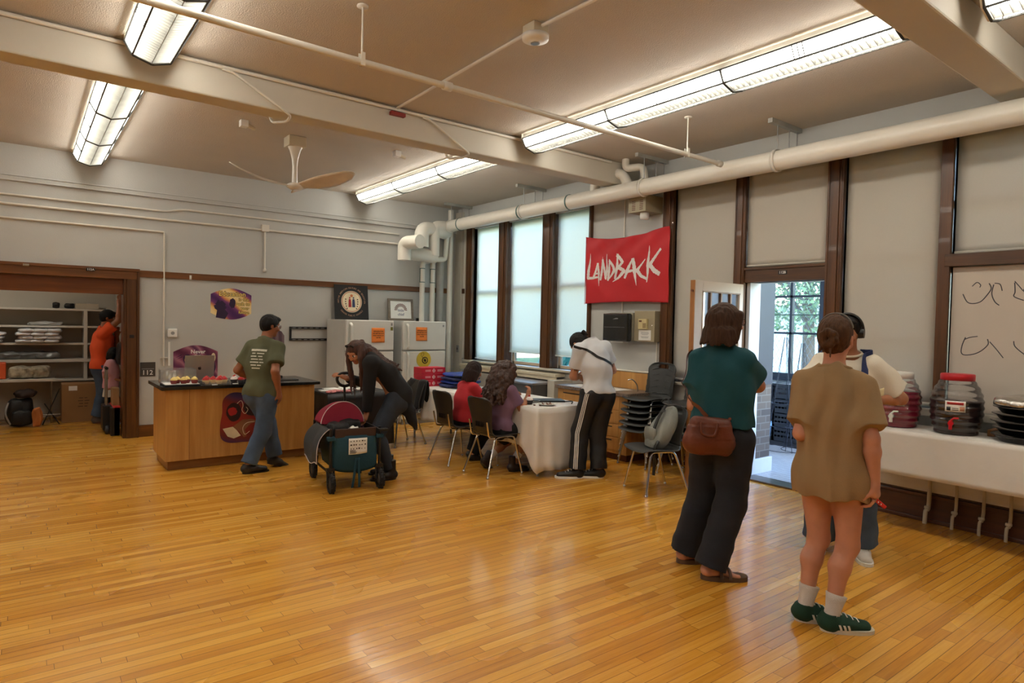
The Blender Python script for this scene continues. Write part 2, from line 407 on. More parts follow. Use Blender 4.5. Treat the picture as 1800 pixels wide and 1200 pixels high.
def shade(y0, y1, z0, z1, mat, label, x=WX + .05, grp='roller shades on the window wall', lean=0):
    t = thing('roller_shade', label, 'window shade', (x, (y0 + y1) / 2, z0), group=grp)
    w = MB(); n = 10
    w.grid(lambda a, c: (x + .003 * math.sin(a * 9 + c * 2) + .002 * math.sin(c * 23), y0 + (y1 - y0) * a, z0 + .02 + (z1 - z0 - .02) * c), 12, 20, thick=.0012)
    w.build('cloth', mat, t, world=True)
    MB().cyl((x, y0, z0 + .012), (x, y1, z0 + .012), .012).build('hem_bar', mat, t, world=True)
    return t
shade(8.07, 8.775, .955, 3.08, SH_B, 'pale shade on the window nearest the corner, lowered to the sill')
shade(7.015, 7.835, 1.105, 3.09, SH_B, 'pale shade on the middle window of the far three, stopping above green plants')
shade(6.075, 6.765, 1.10, 3.09, SH_B, 'pale shade directly left of the red banner')
shade(3.91, 4.69, .95, 3.12, SH_W, 'beige shade between the red banner and the open cream door', x=WX + .02)
shade(2.955, 3.775, 2.178, 3.12, SH_W, 'short beige shade in the transom above the doorway', x=WX + .0)
shade(2.045, 2.79, .95, 3.12, SH_W, 'tall beige shade right of the doorway, behind the pink drink', x=WX + .02)
shade(.86, 1.935, 2.182, 3.12, SH_W, 'upper beige shade above the dark cross rail at the right edge', x=WX + .02)
# paper covering on the lower right pane, with pen scrawls
t = thing('covered_board', 'off-white sheet under the dark rail with scrawled black marker strokes', 'board', (WX + .02, 1.4, .93))
MB().box((WX + .0, .86, .935), (WX + .012, 1.935, 2.075)).build('sheet', M('off_white_sheet', (198, 188, 176), .55, var=.04, vs=2, bump=.1, bs=9), t, world=True)
def scr(pts, w=.0034):
    P = smoothpath([(WX - .001, y, z) for y, z in pts], 6); MB().tube(P, w, 6, flat=((1, 0, 0), .25)).build('marker_stroke', M('marker_ink', (58, 60, 70), .6), t, world=True)
scr([(1.80, 1.92), (1.77, 1.95), (1.745, 1.93), (1.75, 1.91)]); scr([(1.86, 1.86), (1.83, 1.80), (1.79, 1.785), (1.74, 1.80), (1.70, 1.85), (1.675, 1.90), (1.69, 1.94)])
scr([(1.66, 1.93), (1.67, 1.86), (1.65, 1.80), (1.62, 1.77)]); scr([(1.655, 1.94), (1.62, 1.93), (1.605, 1.88)])
scr([(1.53, 1.95), (1.50, 1.91), (1.47, 1.87), (1.42, 1.83)]); scr([(1.45, 1.93), (1.475, 1.88)]); scr([(1.53, 1.94), (1.525, 1.87), (1.53, 1.835), (1.47, 1.805)])
scr([(1.83, 1.52), (1.85, 1.46), (1.855, 1.40), (1.83, 1.38), (1.77, 1.39), (1.72, 1.42), (1.68, 1.47), (1.685, 1.51)]); scr([(1.84, 1.50), (1.80, 1.52), (1.75, 1.53)])
scr([(1.67, 1.49), (1.63, 1.44), (1.58, 1.37)]); scr([(1.52, 1.50), (1.51, 1.46), (1.46, 1.41), (1.43, 1.395), (1.40, 1.42), (1.37, 1.47), (1.36, 1.50)]); scr([(1.365, 1.49), (1.34, 1.42), (1.31, 1.375), (1.27, 1.39), (1.25, 1.43)])

# ---------------------------------------------------------------- vestibule beyond the doorway
TILE, nt_, b_ = _nt('small_square_tile')
v_ = _coord(nt_); br = nt_.nodes.new('ShaderNodeTexBrick'); br.offset = 0; br.inputs['Scale'].default_value = 1
br.inputs['Brick Width'].default_value = .05; br.inputs['Row Height'].default_value = .05; br.inputs['Mortar Size'].default_value = .003
br.inputs['Color1'].default_value = (*lin((184, 188, 192)), 1); br.inputs['Color2'].default_value = (*lin((170, 174, 180)), 1); br.inputs['Mortar'].default_value = (*lin((120, 124, 130)), 1)
nt_.links.new(v_, br.inputs['Vector']); nt_.links.new(br.outputs['Color'], b_.inputs['Base Color']); b_.inputs['Roughness'].default_value = .35
VX = 8.3
VEST = M('vestibule_paint', (196, 200, 206), .6, var=.04)
FRM = M('dark_blue_frame', (34, 40, 56), .45, var=.1)
struct('floor_vestibule', MB().box((6.12, 1.6, -.1), (VX + .3, 6.0, 0)), TILE)
struct('trim_21', MB().box((WX - .02, 2.945, 0), (6.12, 3.78, .018)), M('threshold_metal', (110, 100, 90), .35, .8), bev=.004)
struct('ceiling_vestibule', MB().box((6.12, 1.6, 3.2), (VX + .3, 6.0, 3.3)), VEST)
struct('wall_vestibule', MB().box((VX, 1.6, 0), (VX + .25, 6.0, .88)).box((VX, 5.12, .88), (VX + .25, 6.0, 3.2)).box((VX, 1.6, .88), (VX + .25, 2.2, 3.2)).box((VX, 2.2, 3.0), (VX + .25, 5.12, 3.2)).box((6.12, 5.9, 0), (VX, 6.0, .88)).box((6.12, 1.6, 0), (VX, 1.7, .88)), VEST)
BRICK, nt_, b_ = _nt('grey_brick')
v_ = _coord(nt_, kind='Object', rot=(PI / 2, 0, 0)); br = nt_.nodes.new('ShaderNodeTexBrick'); br.inputs['Scale'].default_value = 1
br.inputs['Brick Width'].default_value = .2; br.inputs['Row Height'].default_value = .075; br.inputs['Mortar Size'].default_value = .006
br.inputs['Color1'].default_value = (*lin((70, 62, 58)), 1); br.inputs['Color2'].default_value = (*lin((92, 80, 70)), 1); br.inputs['Mortar'].default_value = (*lin((104, 98, 92)), 1)
nt_.links.new(v_, br.inputs['Vector']); nt_.links.new(br.outputs['Color'], b_.inputs['Base Color']); b_.inputs['Roughness'].default_value = .8
struct('wall_brick_jamb', MB().box((6.12, 3.80, .16), (6.5, 4.0, .95)), BRICK)
struct('trim_26', MB().box((6.18, 3.79, .95), (6.5, 4.02, 3.2)), FRM)
struct('trim_22', MB().box((6.10, 3.775, 0), (6.52, 4.02, .16)).box((6.10, 3.77, .95), (6.18, 4.02, 3.2)), VEST, bev=.005)
m = MB(); ya, yb, za, zb = 4.12, 5.12, .88, 3.0
m.box((VX + .02, 2.2, za), (VX + .12, 5.12, za + .07)); m.box((VX - .02, 2.2, za - .03), (VX + .1, 5.12, za))
for y in (5.06, 4.15, 3.2, 2.24): m.box((VX - .03, y - .05, za), (VX + .12, y + .05, zb))
for y in (4.62, 3.68, 2.72): m.box((VX + .03, y - .018, za), (VX + .09, y + .018, zb))
for z in (1.50, 2.0, 2.5): m.box((VX + .03, 2.2, z - .014), (VX + .09, 5.06, z + .014))
m.box((VX + .04, 2.2, 1.745), (VX + .08, 5.06, 1.755))
win9 = thing('window_9', 'window', 'w', (VX, 3.7, .88)); del win9['category']; win9['kind'] = 'structure'
m.build('sash', FRM, win9, world=True)
MB().box((VX + .058, 2.2, za + .07), (VX + .062, 5.06, zb)).build('pane', GLASS, win9, world=True)
mesh = MB(); 
for k in range(-24, 70):
    for sgn in (1, -1):
        y = 2.2 + k * .075; p, q = (y, .9), (y + sgn * 2.1 * .62, 3.0)
        # clip to the opening in y
        (ay, az), (by, bz) = p, q
        def clip(y_, pt, qt):
            tt = (y_ - pt[0]) / (qt[0] - pt[0]); return (y_, pt[1] + (qt[1] - pt[1]) * tt)
        lo, hi = 2.25, 5.05
        if max(ay, by) < lo or min(ay, by) > hi: continue
        P_, Q_ = (ay, az), (by, bz)
        if P_[0] > Q_[0]: P_, Q_ = Q_, P_
        if P_[0] < lo: P_ = clip(lo, P_, Q_)
        if Q_[0] > hi: Q_ = clip(hi, P_, Q_)
        mesh.tube([(VX + .11, *P_), (VX + .11, *Q_)], .0022, 4, caps=False)
mesh.build('wire_mesh', M('wire_grey', (92, 104, 122), .5, .4), win9, world=True)

# ---------------------------------------------------------------- outdoors
struct('ground', MB().box((8.56, -12, -.6), (40, 30, -.5)).box((6.12, 6.0, -.6), (8.55, 30, -.5)).box((6.12, -12, -.6), (8.55, 1.6, -.5)), M('grass_ground', (92, 120, 66), .9, var=.3, vs=3))
LEAFS = [M('leaf_green', (104, 132, 92), .6, var=.35, vs=3), M('leaf_lime', (168, 180, 120), .6, var=.3, vs=3), M('leaf_blue_green', (84, 158, 150), .55, var=.3, vs=2)]
BARK = M('bark', (88, 72, 58), .9, var=.3, vs=12, bump=.4)
def tree(x, y, h, cr, label, lm, nleaf=2600, seed=1, trunk=True, z0=-.5, cat='tree', name='leafy_tree', ls=.09, ry=1):
    t = thing(name, label, cat, (x, y, z0)); r = random.Random(seed)
    if trunk:
        k = MB(); k.tube([(0, 0, 0), (.05, .03, h * .3), (0, .08, h * .62)], [.16, .12, .06], 10)
        for i in range(6):
            a = i * 1.05 + .3; k.tube([(.03, .04, h * (.3 + .05 * i)), (math.cos(a) * cr * .6, math.sin(a) * cr * .6, h * (.5 + .06 * i))], [.06, .02], 6)
        k.build('trunk', BARK, t)
    L = MB()
    for i in range(nleaf):
        u = r.gauss(0, 1), r.gauss(0, 1), r.gauss(0, 1); n = math.sqrt(sum(q * q for q in u)); rr = (r.random() ** .4)
        zc = h * .66 if trunk else h * .5
        c = Vector((u[0] / n * cr * rr, u[1] / n * cr * rr * ry, zc + u[2] / n * (h * .36 if trunk else h * .5) * rr))
        a = Vector((r.uniform(-1, 1), r.uniform(-1, 1), r.uniform(-1, 1))).normalized(); bb = a.cross(Vector((r.uniform(-1, 1), r.uniform(-1, 1), .3))).normalized()
        s_ = ls * r.uniform(.6, 1.4)
        L.add([c - a * s_, c + bb * s_ * .45, c + a * s_, c - bb * s_ * .45], [(0, 1, 2, 3)])
    L.build('foliage', lm, t); return t
tree(13.0, 6.8, 6.2, 1.9, 'green leafy tree seen through the upper left of the vestibule window', LEAFS[0], 12000, 1, ls=.06)
tree(13.4, 4.6, 5.6, 1.5, 'yellow-green tree seen through the right half of the vestibule window', LEAFS[1], 11000, 5, ls=.055)
tree(7.6, 8.0, 1.9, .7, 'bright blue-green shrub outside the gap under the middle pale shade', LEAFS[2], 1300, 3, False, name='garden_shrub', cat='shrub', ls=.1, ry=1.3)
tree(7.5, 6.9, 1.9, .6, 'bright blue-green shrub outside the gap under the pale shade by the banner', LEAFS[2], 1300, 4, False, name='garden_shrub', cat='shrub', ls=.1, ry=1.1)
t = thing('neighbour_building', 'pale building with plain siding far beyond the vestibule window', 'building', (20, 8, -.5))
MB().box((18, 1, -.5), (24, 20, 2.0)).build('wall', M('pale_siding', (206, 212, 214), .8, var=.05), t, world=True)
MB().box((17.6, .6, 2.0), (24.2, 20.4, 2.25)).build('roof', GREYP, t, world=True)

# ---------------------------------------------------------------- light fixtures
LSIDE = emis('lit_side_diffuser', (255, 250, 238), 8.0)
LBOT = M('reflector_white', (244, 244, 240), .5)
TUBE = emis('lit_tube', (255, 250, 238), 16)
LFR = M('fixture_grey', (62, 62, 60), .5)
LWH = M('fixture_white', (225, 224, 216), .4)
LOUV = M('louver_grey', (150, 150, 146), .4)
def fixture(x, y0, nsec, label, sec=1.155, group='fluorescent ceiling fixtures'):
    """runs from y0 back towards the camera"""
    y1 = y0 - nsec * sec
    t = thing('fluorescent_fixture', label, 'ceiling light', (x, (y0 + y1) / 2, 3.3), group=group)
    prof = [(-.165, 3.418), (-.118, 3.335), (0, 3.30), (.118, 3.335), (.165, 3.418)]
    MB().box((x - .15, y1, 3.418), (x + .15, y0, ZC - .001)).build('housing', LWH, t, world=True)
    d = .003
    for s in (0, 3):
        m = MB(); (xa, za), (xb, zb) = prof[s], prof[s + 1]
        for k in range(nsec):
            ya, yb = y0 - k * sec - .02, y0 - (k + 1) * sec + .02
            m.add([(x + xa, ya, za), (x + xb, ya, zb), (x + xb, yb, zb), (x + xa, yb, za)], [(0, 1, 2, 3) if s == 0 else (3, 2, 1, 0)])
        m.build('side_diffuser', LSIDE, t, world=True)
    for k in range(nsec):
        ya, yb = y0 - k * sec - .012, y0 - (k + 1) * sec + .012
        MB().box((x - .148, yb, 3.408), (x + .148, ya, 3.412)).build('reflector', LBOT, t, world=True)
        for sx in (-.055, .055): MB().cyl((x + sx, ya, 3.388), (x + sx, yb, 3.388), .0135, n=10).build('tube', TUBE, t, world=True)
        l = MB(); n = 26
        for q in range(n + 1):
            yy = ya + (yb - ya) * q / n
            l.prism([(-.116, 3.337), (0, 3.303), (.116, 3.337), (.125, 3.362), (0, 3.362), (-.125, 3.362)], (x, yy, 0), (1, 0, 0), (0, 0, 1), .003)
        l.box((x - .0025, yb, 3.305), (x + .0025, ya, 3.362))
        l.build('louver', LOUV, t, world=True)
    f = MB()
    for sx in (-1, 1):
        for px, pz in ((.165, 3.418), (.118, 3.335)): f.box((x + sx * px - .005, y1, pz - .005), (x + sx * px + .005, y0, pz + .005))
    for k in range(nsec + 1):
        yy = y0 - k * sec
        P = [(x + a, yy, c - .002) for a, c in prof]
        for a_, b_2 in zip(P[:-1], P[1:]): f.tube([a_, b_2], .008, 6)
    for k in range(nsec):
        for dy in (-.035, 0, .035):
            yy = y0 - (k + .5) * sec + dy
            for sx in (-1, 1): f.tube([(x + sx * .167, yy, 3.418), (x + sx * .12, yy, 3.333)], .0035, 5)
    f.build('frame', LFR, t, world=True)
    e = MB()
    for yy, d_ in ((y0, -.012), (y1, .012)): e.prism([(a, c) for a, c in prof] + [(.165, ZC - .001), (-.165, ZC - .001)], (x, yy - d_ / 2, 0), (1, 0, 0), (0, 0, 1), d_)
    e.build('end_cap', M('end_cap_lit', (238, 234, 220), .5), t, world=True)
    return t
fixture(4.18, 5.14, 3, 'long fluorescent fixture above the drinks side, three sections between the two beams')
fixture(4.14, 9.10, 3, 'fluorescent fixture beyond the beam, ending near the back wall right of the fan')
fixture(.72, 5.14, 3, 'fluorescent fixture at top left, in front of the near face of the beam')
fixture(.64, 9.12, 3, 'fluorescent fixture beyond the beam at far left, above the closet opening')
fixture(4.30, 1.27, 3, 'fluorescent fixture corner at the very top right, nearer than the right beam')
fixture(-2.8, 9.12, 3, 'unseen fluorescent fixture added to light the far left bay')  # this left row is out of view, added to light that side
fixture(-2.8, 5.14, 3, 'unseen fluorescent fixture added to light the middle left bay')
fixture(.75, 1.27, 3, 'fluorescent fixture overhead, nearest row on the left')

# ---------------------------------------------------------------- pipes and ceiling gear
t = thing('heating_pipe', 'fat white heating pipe running the length of the window wall below the ceiling', 'pipe', (5.55, 5, 3.0))
PX, PZ = 5.52, 3.10
MB().tube([(PX, -2.0, PZ), (PX, 8.95, PZ)], .092, 28).build('insulation', WPAINT, t, world=True)
for y in (8.6, 7.05, 6.05): MB().lathe([(.095, y - .012), (.1, y - .006), (.1, y + .006), (.095, y + .012)], (PX, 0, PZ), 28, ax='y', caps=False).build('pipe_band', M('pipe_band_green', (80, 110, 104), .5), t, world=True)
p = MB().tube(fillet([(5.72, -2, 3.17), (5.72, 8.7, 3.17)], .05), .035, 14); tag(p.build('conduit', WPAINT), 'thinner white pipe running between the fat heating pipe and the window wall', 'pipe')
def hanger(y, label, xs=(5.52, 5.72, 5.86)):
    t = thing('pipe_hanger', label, 'pipe hanger', (5.66, y, 3.2), group='pipe hangers under the ceiling')
    s = MB().box((5.39, y - .022, ZC - .042), (5.91, y + .022, ZC - .001)); s.build('strut_channel', M('strut_paint', (176, 178, 172), .4, .3), t, world=True)
    for x in xs[:3]: MB().cyl((x, y, ZC - .04), (x, y, 3.1 if x > 5.6 else 3.185), .0055, n=8).build('threaded_rod', MET, t, world=True)
    MB().lathe([(.098, y - .015), (.104, y - .015), (.104, y + .015), (.098, y + .015), (.098, y - .015)], (PX, 0, PZ), 28, ax='y', caps=False).build('pipe_clamp', WPAINT, t, world=True)
hanger(3.25, 'steel pipe hanger with three rods over the doorway'); hanger(4.84, 'pipe hanger above the red banner'); hanger(7.0, 'pipe hanger over the far shades'); hanger(8.88, 'pipe hanger in the far corner')
# elbows near the beam
t = thing('pipe_elbow', 'white pipe bends rising behind the heating pipe at the beam end', 'pipe', (5.6, 5.6, 3.1))
MB().tube(fillet([(5.52, 5.62, 3.1), (5.52, 5.60, 3.33), (5.56, 5.20, 3.33), (5.58, 5.1, 3.12)], .09, 8), .06, 18).build('lower_bend', WPAINT, t, world=True)
MB().tube(fillet([(5.52, 5.12, ZC), (5.52, 5.12, 3.36), (5.60, 4.92, 3.36), (5.62, 4.9, 3.1)], .07, 8), .042, 16).build('upper_bend', WPAINT, t, world=True)
# sprinkler pipe crossing the room
t = thing('sprinkler_pipe', 'slim pipe hung on rods crossing the room above everyone', 'pipe', (0, 3.72, 3.12))
MB().tube([(-5.9, 3.72, 3.125), (5.25, 3.72, 3.125), (5.32, 3.72, 3.125)], .021, 14).build('pipe_run', WPAINT, t, world=True)
MB().lathe([(.0, 5.34), (.03, 5.34), (.03, 5.29), (.021, 5.28)], (0, 3.72, 3.125), 16, ax='x').build('end_fitting', WPAINT, t, world=True)
c = MB()
for x in (2.26, -1.4): c.lathe([(.022, x - .03), (.03, x - .03), (.03, x + .03), (.022, x + .03)], (0, 3.72, 3.125), 16, ax='x', caps=False)
c.build('coupling', WPAINT, t, world=True)
for x in (1.65, 4.82, -1.9):
    r_ = MB().cyl((x, 3.72, 3.15), (x, 3.72, ZC), .006, n=8).lathe([(.0, ZC - .012), (.035, ZC - .01), (.035, ZC - .001)], (x, 3.72, 0), 16)
    r_.box((x - .014, 3.70, 3.1), (x + .014, 3.704, 3.18)).box((x - .014, 3.738, 3.1), (x + .014, 3.742, 3.18)); r_.build('hanger_rod', WPAINT, t, world=True)
# conduit on the ceiling with the alarm head
t = thing('ceiling_conduit', 'thin conduit crossing the ceiling diagonally through the round alarm head', 'conduit', (2.65, 3.9, 3.44))
MB().tube([(2.66, 5.24, ZC - .02), (2.62, 3.3, ZC - .02), (2.70, 1.62, ZC - .02)], .012, 10).build('conduit_run', WPAINT, t, world=True)
t = thing('smoke_detector', 'round white detector on a square box under the ceiling', 'smoke detector', (2.62, 3.24, 3.36))
MB().box((2.56, 3.18, 3.40), (2.68, 3.30, ZC - .002)).build('junction_box', IVORY, t, world=True, bev=.004)
MB().lathe([(0, 3.352), (.03, 3.352), (.034, 3.36), (.05, 3.366), (.085, 3.372), (.088, 3.40), (.06, 3.405)], (2.62, 3.24, 0), 28).build('detector_disc', WHITEP, t, world=True)
MB().lathe([(.02, 3.348), (.03, 3.348), (.03, 3.353)], (2.62, 3.24, 0), 16).build('test_ring', MET, t, world=True)
# conduit along the top of the beam with drops
t = thing('beam_conduit', 'white conduit fixed along the top of the beam, looping under it twice', 'conduit', (1, 5.24, 3.4))
MB().tube([(-5.9, 5.235, 3.435), (5.4, 5.235, 3.435)], .015, 10).build('conduit_run', WPAINT, t, world=True)
for x0_, x1_ in ((1.28, 1.72), (3.0, 3.45)):
    MB().tube(fillet([(x0_ - .08, 5.235, 3.42), (x0_, 5.235, 3.415), (x1_, 5.232, 3.18), (x1_ + .02, 5.40, 3.175), (x1_ - .05, 5.56, 3.19), (x1_ - .06, 5.60, 3.26)], .05), .011, 8).build('drop', WPAINT, t, world=True)
MB().box((2.60, 5.215, 3.38), (2.74, 5.26, 3.41)).build('junction_box', M('red_box', (140, 40, 34), .5), t, world=True)
for k, (x, y) in enumerate([(1.73, 6.6), (3.38, 6.6)]):
    t = thing('ceiling_sensor', ['small white sensor on the ceiling left of the fan', 'small white sensor on the ceiling right of the fan'][k], 'sensor', (x, y, 3.4))
    MB().box((x - .05, y - .04, 3.40), (x + .02, y + .04, ZC - .002)).build('mount_box', WHITEP, t, world=True, bev=.003)
    MB().cyl((x + .02, y, 3.425), (x + .09, y, 3.40), .022, .016, 12).build('sensor_eye', IVORY, t, world=True)
# fan
t = thing('ceiling_fan', 'white ceiling fan with curved blades, at rest beyond the beam', 'ceiling fan', (2.30, 6.85, 2.96))
MB().box((-.09, -.09, .40), (.09, .09, .503)).build('mount_box', IVORY, t, bev=.004)
MB().lathe([(.03, .02), (.028, .09), (.026, .2), (.034, .28), (.055, .36), (.075, .40)], (0, 0, 0), 24).build('stem', M('fan_white', (228, 224, 214), .25), t)
MB().lathe([(0, -.045), (.05, -.04), (.085, -.02), (.09, 0), (.06, .02), (0, .025)], (0, 0, 0), 24).build('hub', M('fan_white', (228, 224, 214), .25), t)
for k, a in enumerate((3.12, -1.0, 1.0)):
    def blade(u, v, a=a):
        r = .05 + u * .62; w = (.03 + .075 * math.sin(min(1, u * 1.15) * PI * .8)) * (1 if u < .9 else (1 - u) * 8 + .2)
        s_ = (v - .5) * 2 * w; sweep = .1 * u * u
        x, y = r, s_ + sweep; z = .0 + .12 * u * u - s_ * .35
        return (x * math.cos(a) - y * math.sin(a), x * math.sin(a) + y * math.cos(a), z)
    MB().grid(blade, 18, 6, thick=.008).build('blade', M('fan_blade', (214, 204, 190), .35), t)
# ================================================================ BACK WALL FITTINGS
Y0 = WY - .001
def wpipe(name, label, pts, r, rf=.03, extra=None, grp=None):
    t = thing(name, label, 'conduit', pts[0], group=grp)
    MB().tube(fillet(pts, rf), r, 10).build('conduit_run', WPAINT, t, world=True); return t
wpipe('wall_conduit', 'uppermost wall conduit, with a small jog upward near its middle', [(-5.9, WY - .015, 2.885), (1.47, WY - .015, 2.885), (1.66, WY - .015, 2.935), (4.8, WY - .015, 2.93)], .012, .08)
t = wpipe('wall_conduit', 'second wall conduit, feeding the small box with a drop pipe', [(-5.9, WY - .018, 2.785), (4.85, WY - .018, 2.775)], .014)
MB().box((2.66, WY - .05, 2.755), (2.76, WY, 2.85)).build('junction_box', WPAINT, t, world=True, bev=.004)
MB().tube([(2.71, WY - .018, 2.76), (2.71, WY - .018, 2.2)], .012, 10).lathe([(.012, 2.24), (.024, 2.23), (.026, 2.19), (0, 2.19)], (2.71, WY - .018, 0), 14).build('drop_pipe', WPAINT, t, world=True)
wpipe('wall_conduit', 'conduit turning down the back wall beside the room sign', [(-5.9, WY - .015, 2.62), (1.455, WY - .015, 2.62), (1.455, WY - .015, .9)], .012, .02)
t = thing('wall_sensor', 'white square sensor with a short raceway below it on the back wall', 'sensor', (1.555, WY, 1.32))
MB().box((1.50, WY - .045, 1.27), (1.61, WY, 1.38)).build('housing', WHITEP, t, world=True, bev=.012)
MB().lathe([(.022, WY - .05), (.022, WY - .044), (0, WY - .05)][:2], (1.555, 0, 1.325), 18, ax='y').build('sensor_eye', GREYP, t, world=True)
MB().box((1.508, WY - .018, .9), (1.532, WY, 1.21)).build('raceway', WHITEP, t, world=True, bev=.002)
MB().box((1.415, WY - .03, 1.0), (1.50, WY - .005, 1.01)).build('pipe_strap', WPAINT, t, world=True)
# room signs
t = thing('room_sign', 'dark grey room plate reading 112 beside the closet casing', 'sign', (1.28, WY, .86))
MB().box((1.195, WY - .008, .77), (1.365, WY, .95)).build('plate', M('sign_grey', (66, 60, 56), .5), t, world=True, bev=.002)
put_text(MB(), '112', .085, (1.275, WY - .009, .815), (1, 0, 0), (0, 0, 1), bold=.01).build('lettering', WHITEP, t, world=True)
MB().box((1.21, WY - .0095, .862), (1.35, WY - .008, .868)).build('rule_line', GREYP, t, world=True)
for nm, xx, zz, lb in (('112A', .66, 2.085, 'small black plate reading 112A on the closet head casing'), ):
    t = thing('door_number', lb, 'sign', (xx, WY - .06, zz))
    MB().box((xx - .045, WY - .071, zz - .02), (xx + .045, WY - .064, zz + .02)).build('plate', BLACKP, t, world=True, bev=.003)
    put_text(MB(), nm, .034, (xx, WY - .072, zz - .001), (1, 0, 0), (0, 0, 1), bold=.015).build('lettering', WHITEP, t, world=True)
t = thing('door_number', 'small plate reading 112B above the doorway', 'sign', (WX - .03, 3.36, 2.10))
MB().box((WX - .036, 3.32, 2.085), (WX - .03, 3.41, 2.125)).build('plate', BLACKP, t, world=True, bev=.002)
put_text(MB(), '112B', .034, (WX - .037, 3.365, 2.104), (0, -1, 0), (0, 0, 1), bold=.015).build('lettering', WHITEP, t, world=True)
t = thing('metal_tag', 'small bright metal tag on the closet head casing at far left', 'tag', (.04, WY - .065, 2.1))
MB().box((.01, WY - .075, 2.08), (.07, WY - .066, 2.11)).build('tag_plate', CHROME, t, world=True, bev=.004)
t = thing('strike_plate', 'dark metal latch plate on the closet jamb', 'latch plate', (1.095, WY - .05, 1.28))
MB().box((1.07, WY - .056, 1.26), (1.12, WY - .051, 1.30)).build('plate_body', BLACKP, t, world=True, bev=.002)
t = thing('wall_hook', 'small white hook stuck on the picture rail', 'hook', (1.76, WY - .03, 2.06))
MB().box((1.75, WY - .034, 2.03), (1.775, WY - .025, 2.085)).tube([(1.762, WY - .034, 2.04), (1.762, WY - .05, 2.035), (1.762, WY - .052, 2.05)], .004, 6).build('hook_body', WHITEP, t, world=True)

# wall decals: barrel-shaped prints
def ramp_mat(name, stops, rot, scale=1.5, sc=(1, 1, 1), dist=2.0, off=0, vs=1.4):
    m, nt, b = _nt(name); v = _coord(nt, sc, 'Generated', rot)
    n = nt.nodes.new('ShaderNodeTexWave'); n.wave_type = 'BANDS'; n.inputs['Scale'].default_value = scale; n.inputs['Distortion'].default_value = dist; n.inputs['Detail'].default_value = 3
    n.inputs['Detail Scale'].default_value = vs; n.inputs['Phase Offset'].default_value = off
    nt.links.new(v, n.inputs['Vector']); nt.links.new(_ramp(nt, n.outputs['Fac'], [(p, lin(c)) for p, c in stops]), b.inputs['Base Color'])
    b.inputs['Roughness'].default_value = .35; return m
SUNSET = ramp_mat('sunset_print', [(.0, (74, 30, 92)), (.3, (128, 60, 120)), (.52, (214, 130, 90)), (.75, (244, 206, 128)), (1, (250, 226, 168))], (0, .9, 0), .42, dist=4, off=2.0)
PLUM = ramp_mat('plum_print', [(.0, (92, 36, 66)), (.4, (140, 74, 104)), (.7, (176, 120, 136)), (1, (96, 44, 84))], (0, .6, 0), .55, dist=5)
NIGHT = ramp_mat('night_print', [(.0, (44, 42, 84)), (.35, (70, 52, 92)), (.6, (120, 44, 40)), (1, (150, 46, 36))], (0, PI / 2, 0), .22, dist=2.5, off=1)
GOLDT = M('gold_letter', (252, 214, 110), .5); DKPUR = M('dark_purple_ink', (46, 24, 62), .5); CREAMI = M('cream_ink', (226, 210, 176), .5)
BRI = M('brown_ink', (96, 52, 34), .5); REDI = M('red_ink', (176, 40, 38), .5); SKINI = M('tan_ink', (196, 140, 104), .5)
def blob(cx, cz, r, n=14, jag=.0, seed=0, sx=1, sz=1):
    q = random.Random(seed); return [(cx + sx * r * (1 + jag * q.uniform(-1, 1)) * math.cos(2 * PI * k / n), cz + sz * r * (1 + jag * q.uniform(-1, 1)) * math.sin(2 * PI * k / n)) for k in range(n)]
def barrel(x0, x1, z0, z1, bow=.08, n=16, side=.012):
    P = [(x0 + (x1 - x0) * k / n, z0 - bow * math.sin(PI * k / n) + bow * .0) for k in range(n + 1)]
    P += [(x1 - (x1 - x0) * k / n, z1 + bow * math.sin(PI * k / n)) for k in range(n + 1)]
    return P
def wprism(poly, name, mat, t, d0, d1):
    """flat print on the back wall between distances d0..d1 from it"""
    return MB().prism(poly, (0, WY - d0, 0), (1, 0, 0), (0, 0, 1), d1 - d0).build(name, mat, t, world=True)
t = thing('wall_decal', 'purple and gold barrel-shaped wall decal reading Education is the path', 'wall decal', (2.275, WY, 1.5))
wprism(barrel(2.015, 2.54, 1.60, 1.855, .085), 'print', SUNSET, t, .001, .004)
m = MB()
m.prism(blob(2.14, 1.70, .07, 26, .35, 3, 1, 1), (0, WY - .0045, 0), (1, 0, 0), (0, 0, 1), .0006)
m.prism([(2.08, 1.54), (2.20, 1.52), (2.24, 1.60), (2.17, 1.68), (2.10, 1.66)], (0, WY - .0045, 0), (1, 0, 0), (0, 0, 1), .0008)
m.prism(blob(2.29, 1.74, .04, 18, .15, 5, 1, 1.7), (0, WY - .0045, 0), (1, 0, 0), (0, 0, 1), .0006)
m.build('silhouette', DKPUR, t, world=True)
m = MB()
for tx, s_, x, z, a in (('Education', .088, 2.29, 1.862, 0), ('is the', .062, 2.44, 1.792, 0), ('path to', .062, 2.43, 1.73, 0), ('your', .056, 2.455, 1.672, 0), ('future', .056, 2.44, 1.615, 0)):
    put_text(m, tx, s_, (x, WY - .0055, z), (1, 0, 0), (0, 0, 1), bold=.02)
m.build('lettering', GOLDT, t, world=True)
m = MB()
for tx, s_, x, z, a in (('Education', .088, 2.29, 1.862, 0), ('is the', .062, 2.44, 1.792, 0), ('path to', .062, 2.43, 1.73, 0), ('your', .056, 2.455, 1.672, 0), ('future', .056, 2.44, 1.615, 0)):
    put_text(m, tx, s_, (x, WY - .0052, z), (1, 0, 0), (0, 0, 1), bold=.075)
m.build('letter_shadow', DKPUR, t, world=True)
t = thing('wall_decal', 'plum barrel-shaped wall decal with two faces, partly hidden by the laptop', 'wall decal', (1.84, WY, .72))
wprism(barrel(1.57, 2.11, .74, 1.08, .085), 'print', PLUM, t, .001, .004)
m = MB()
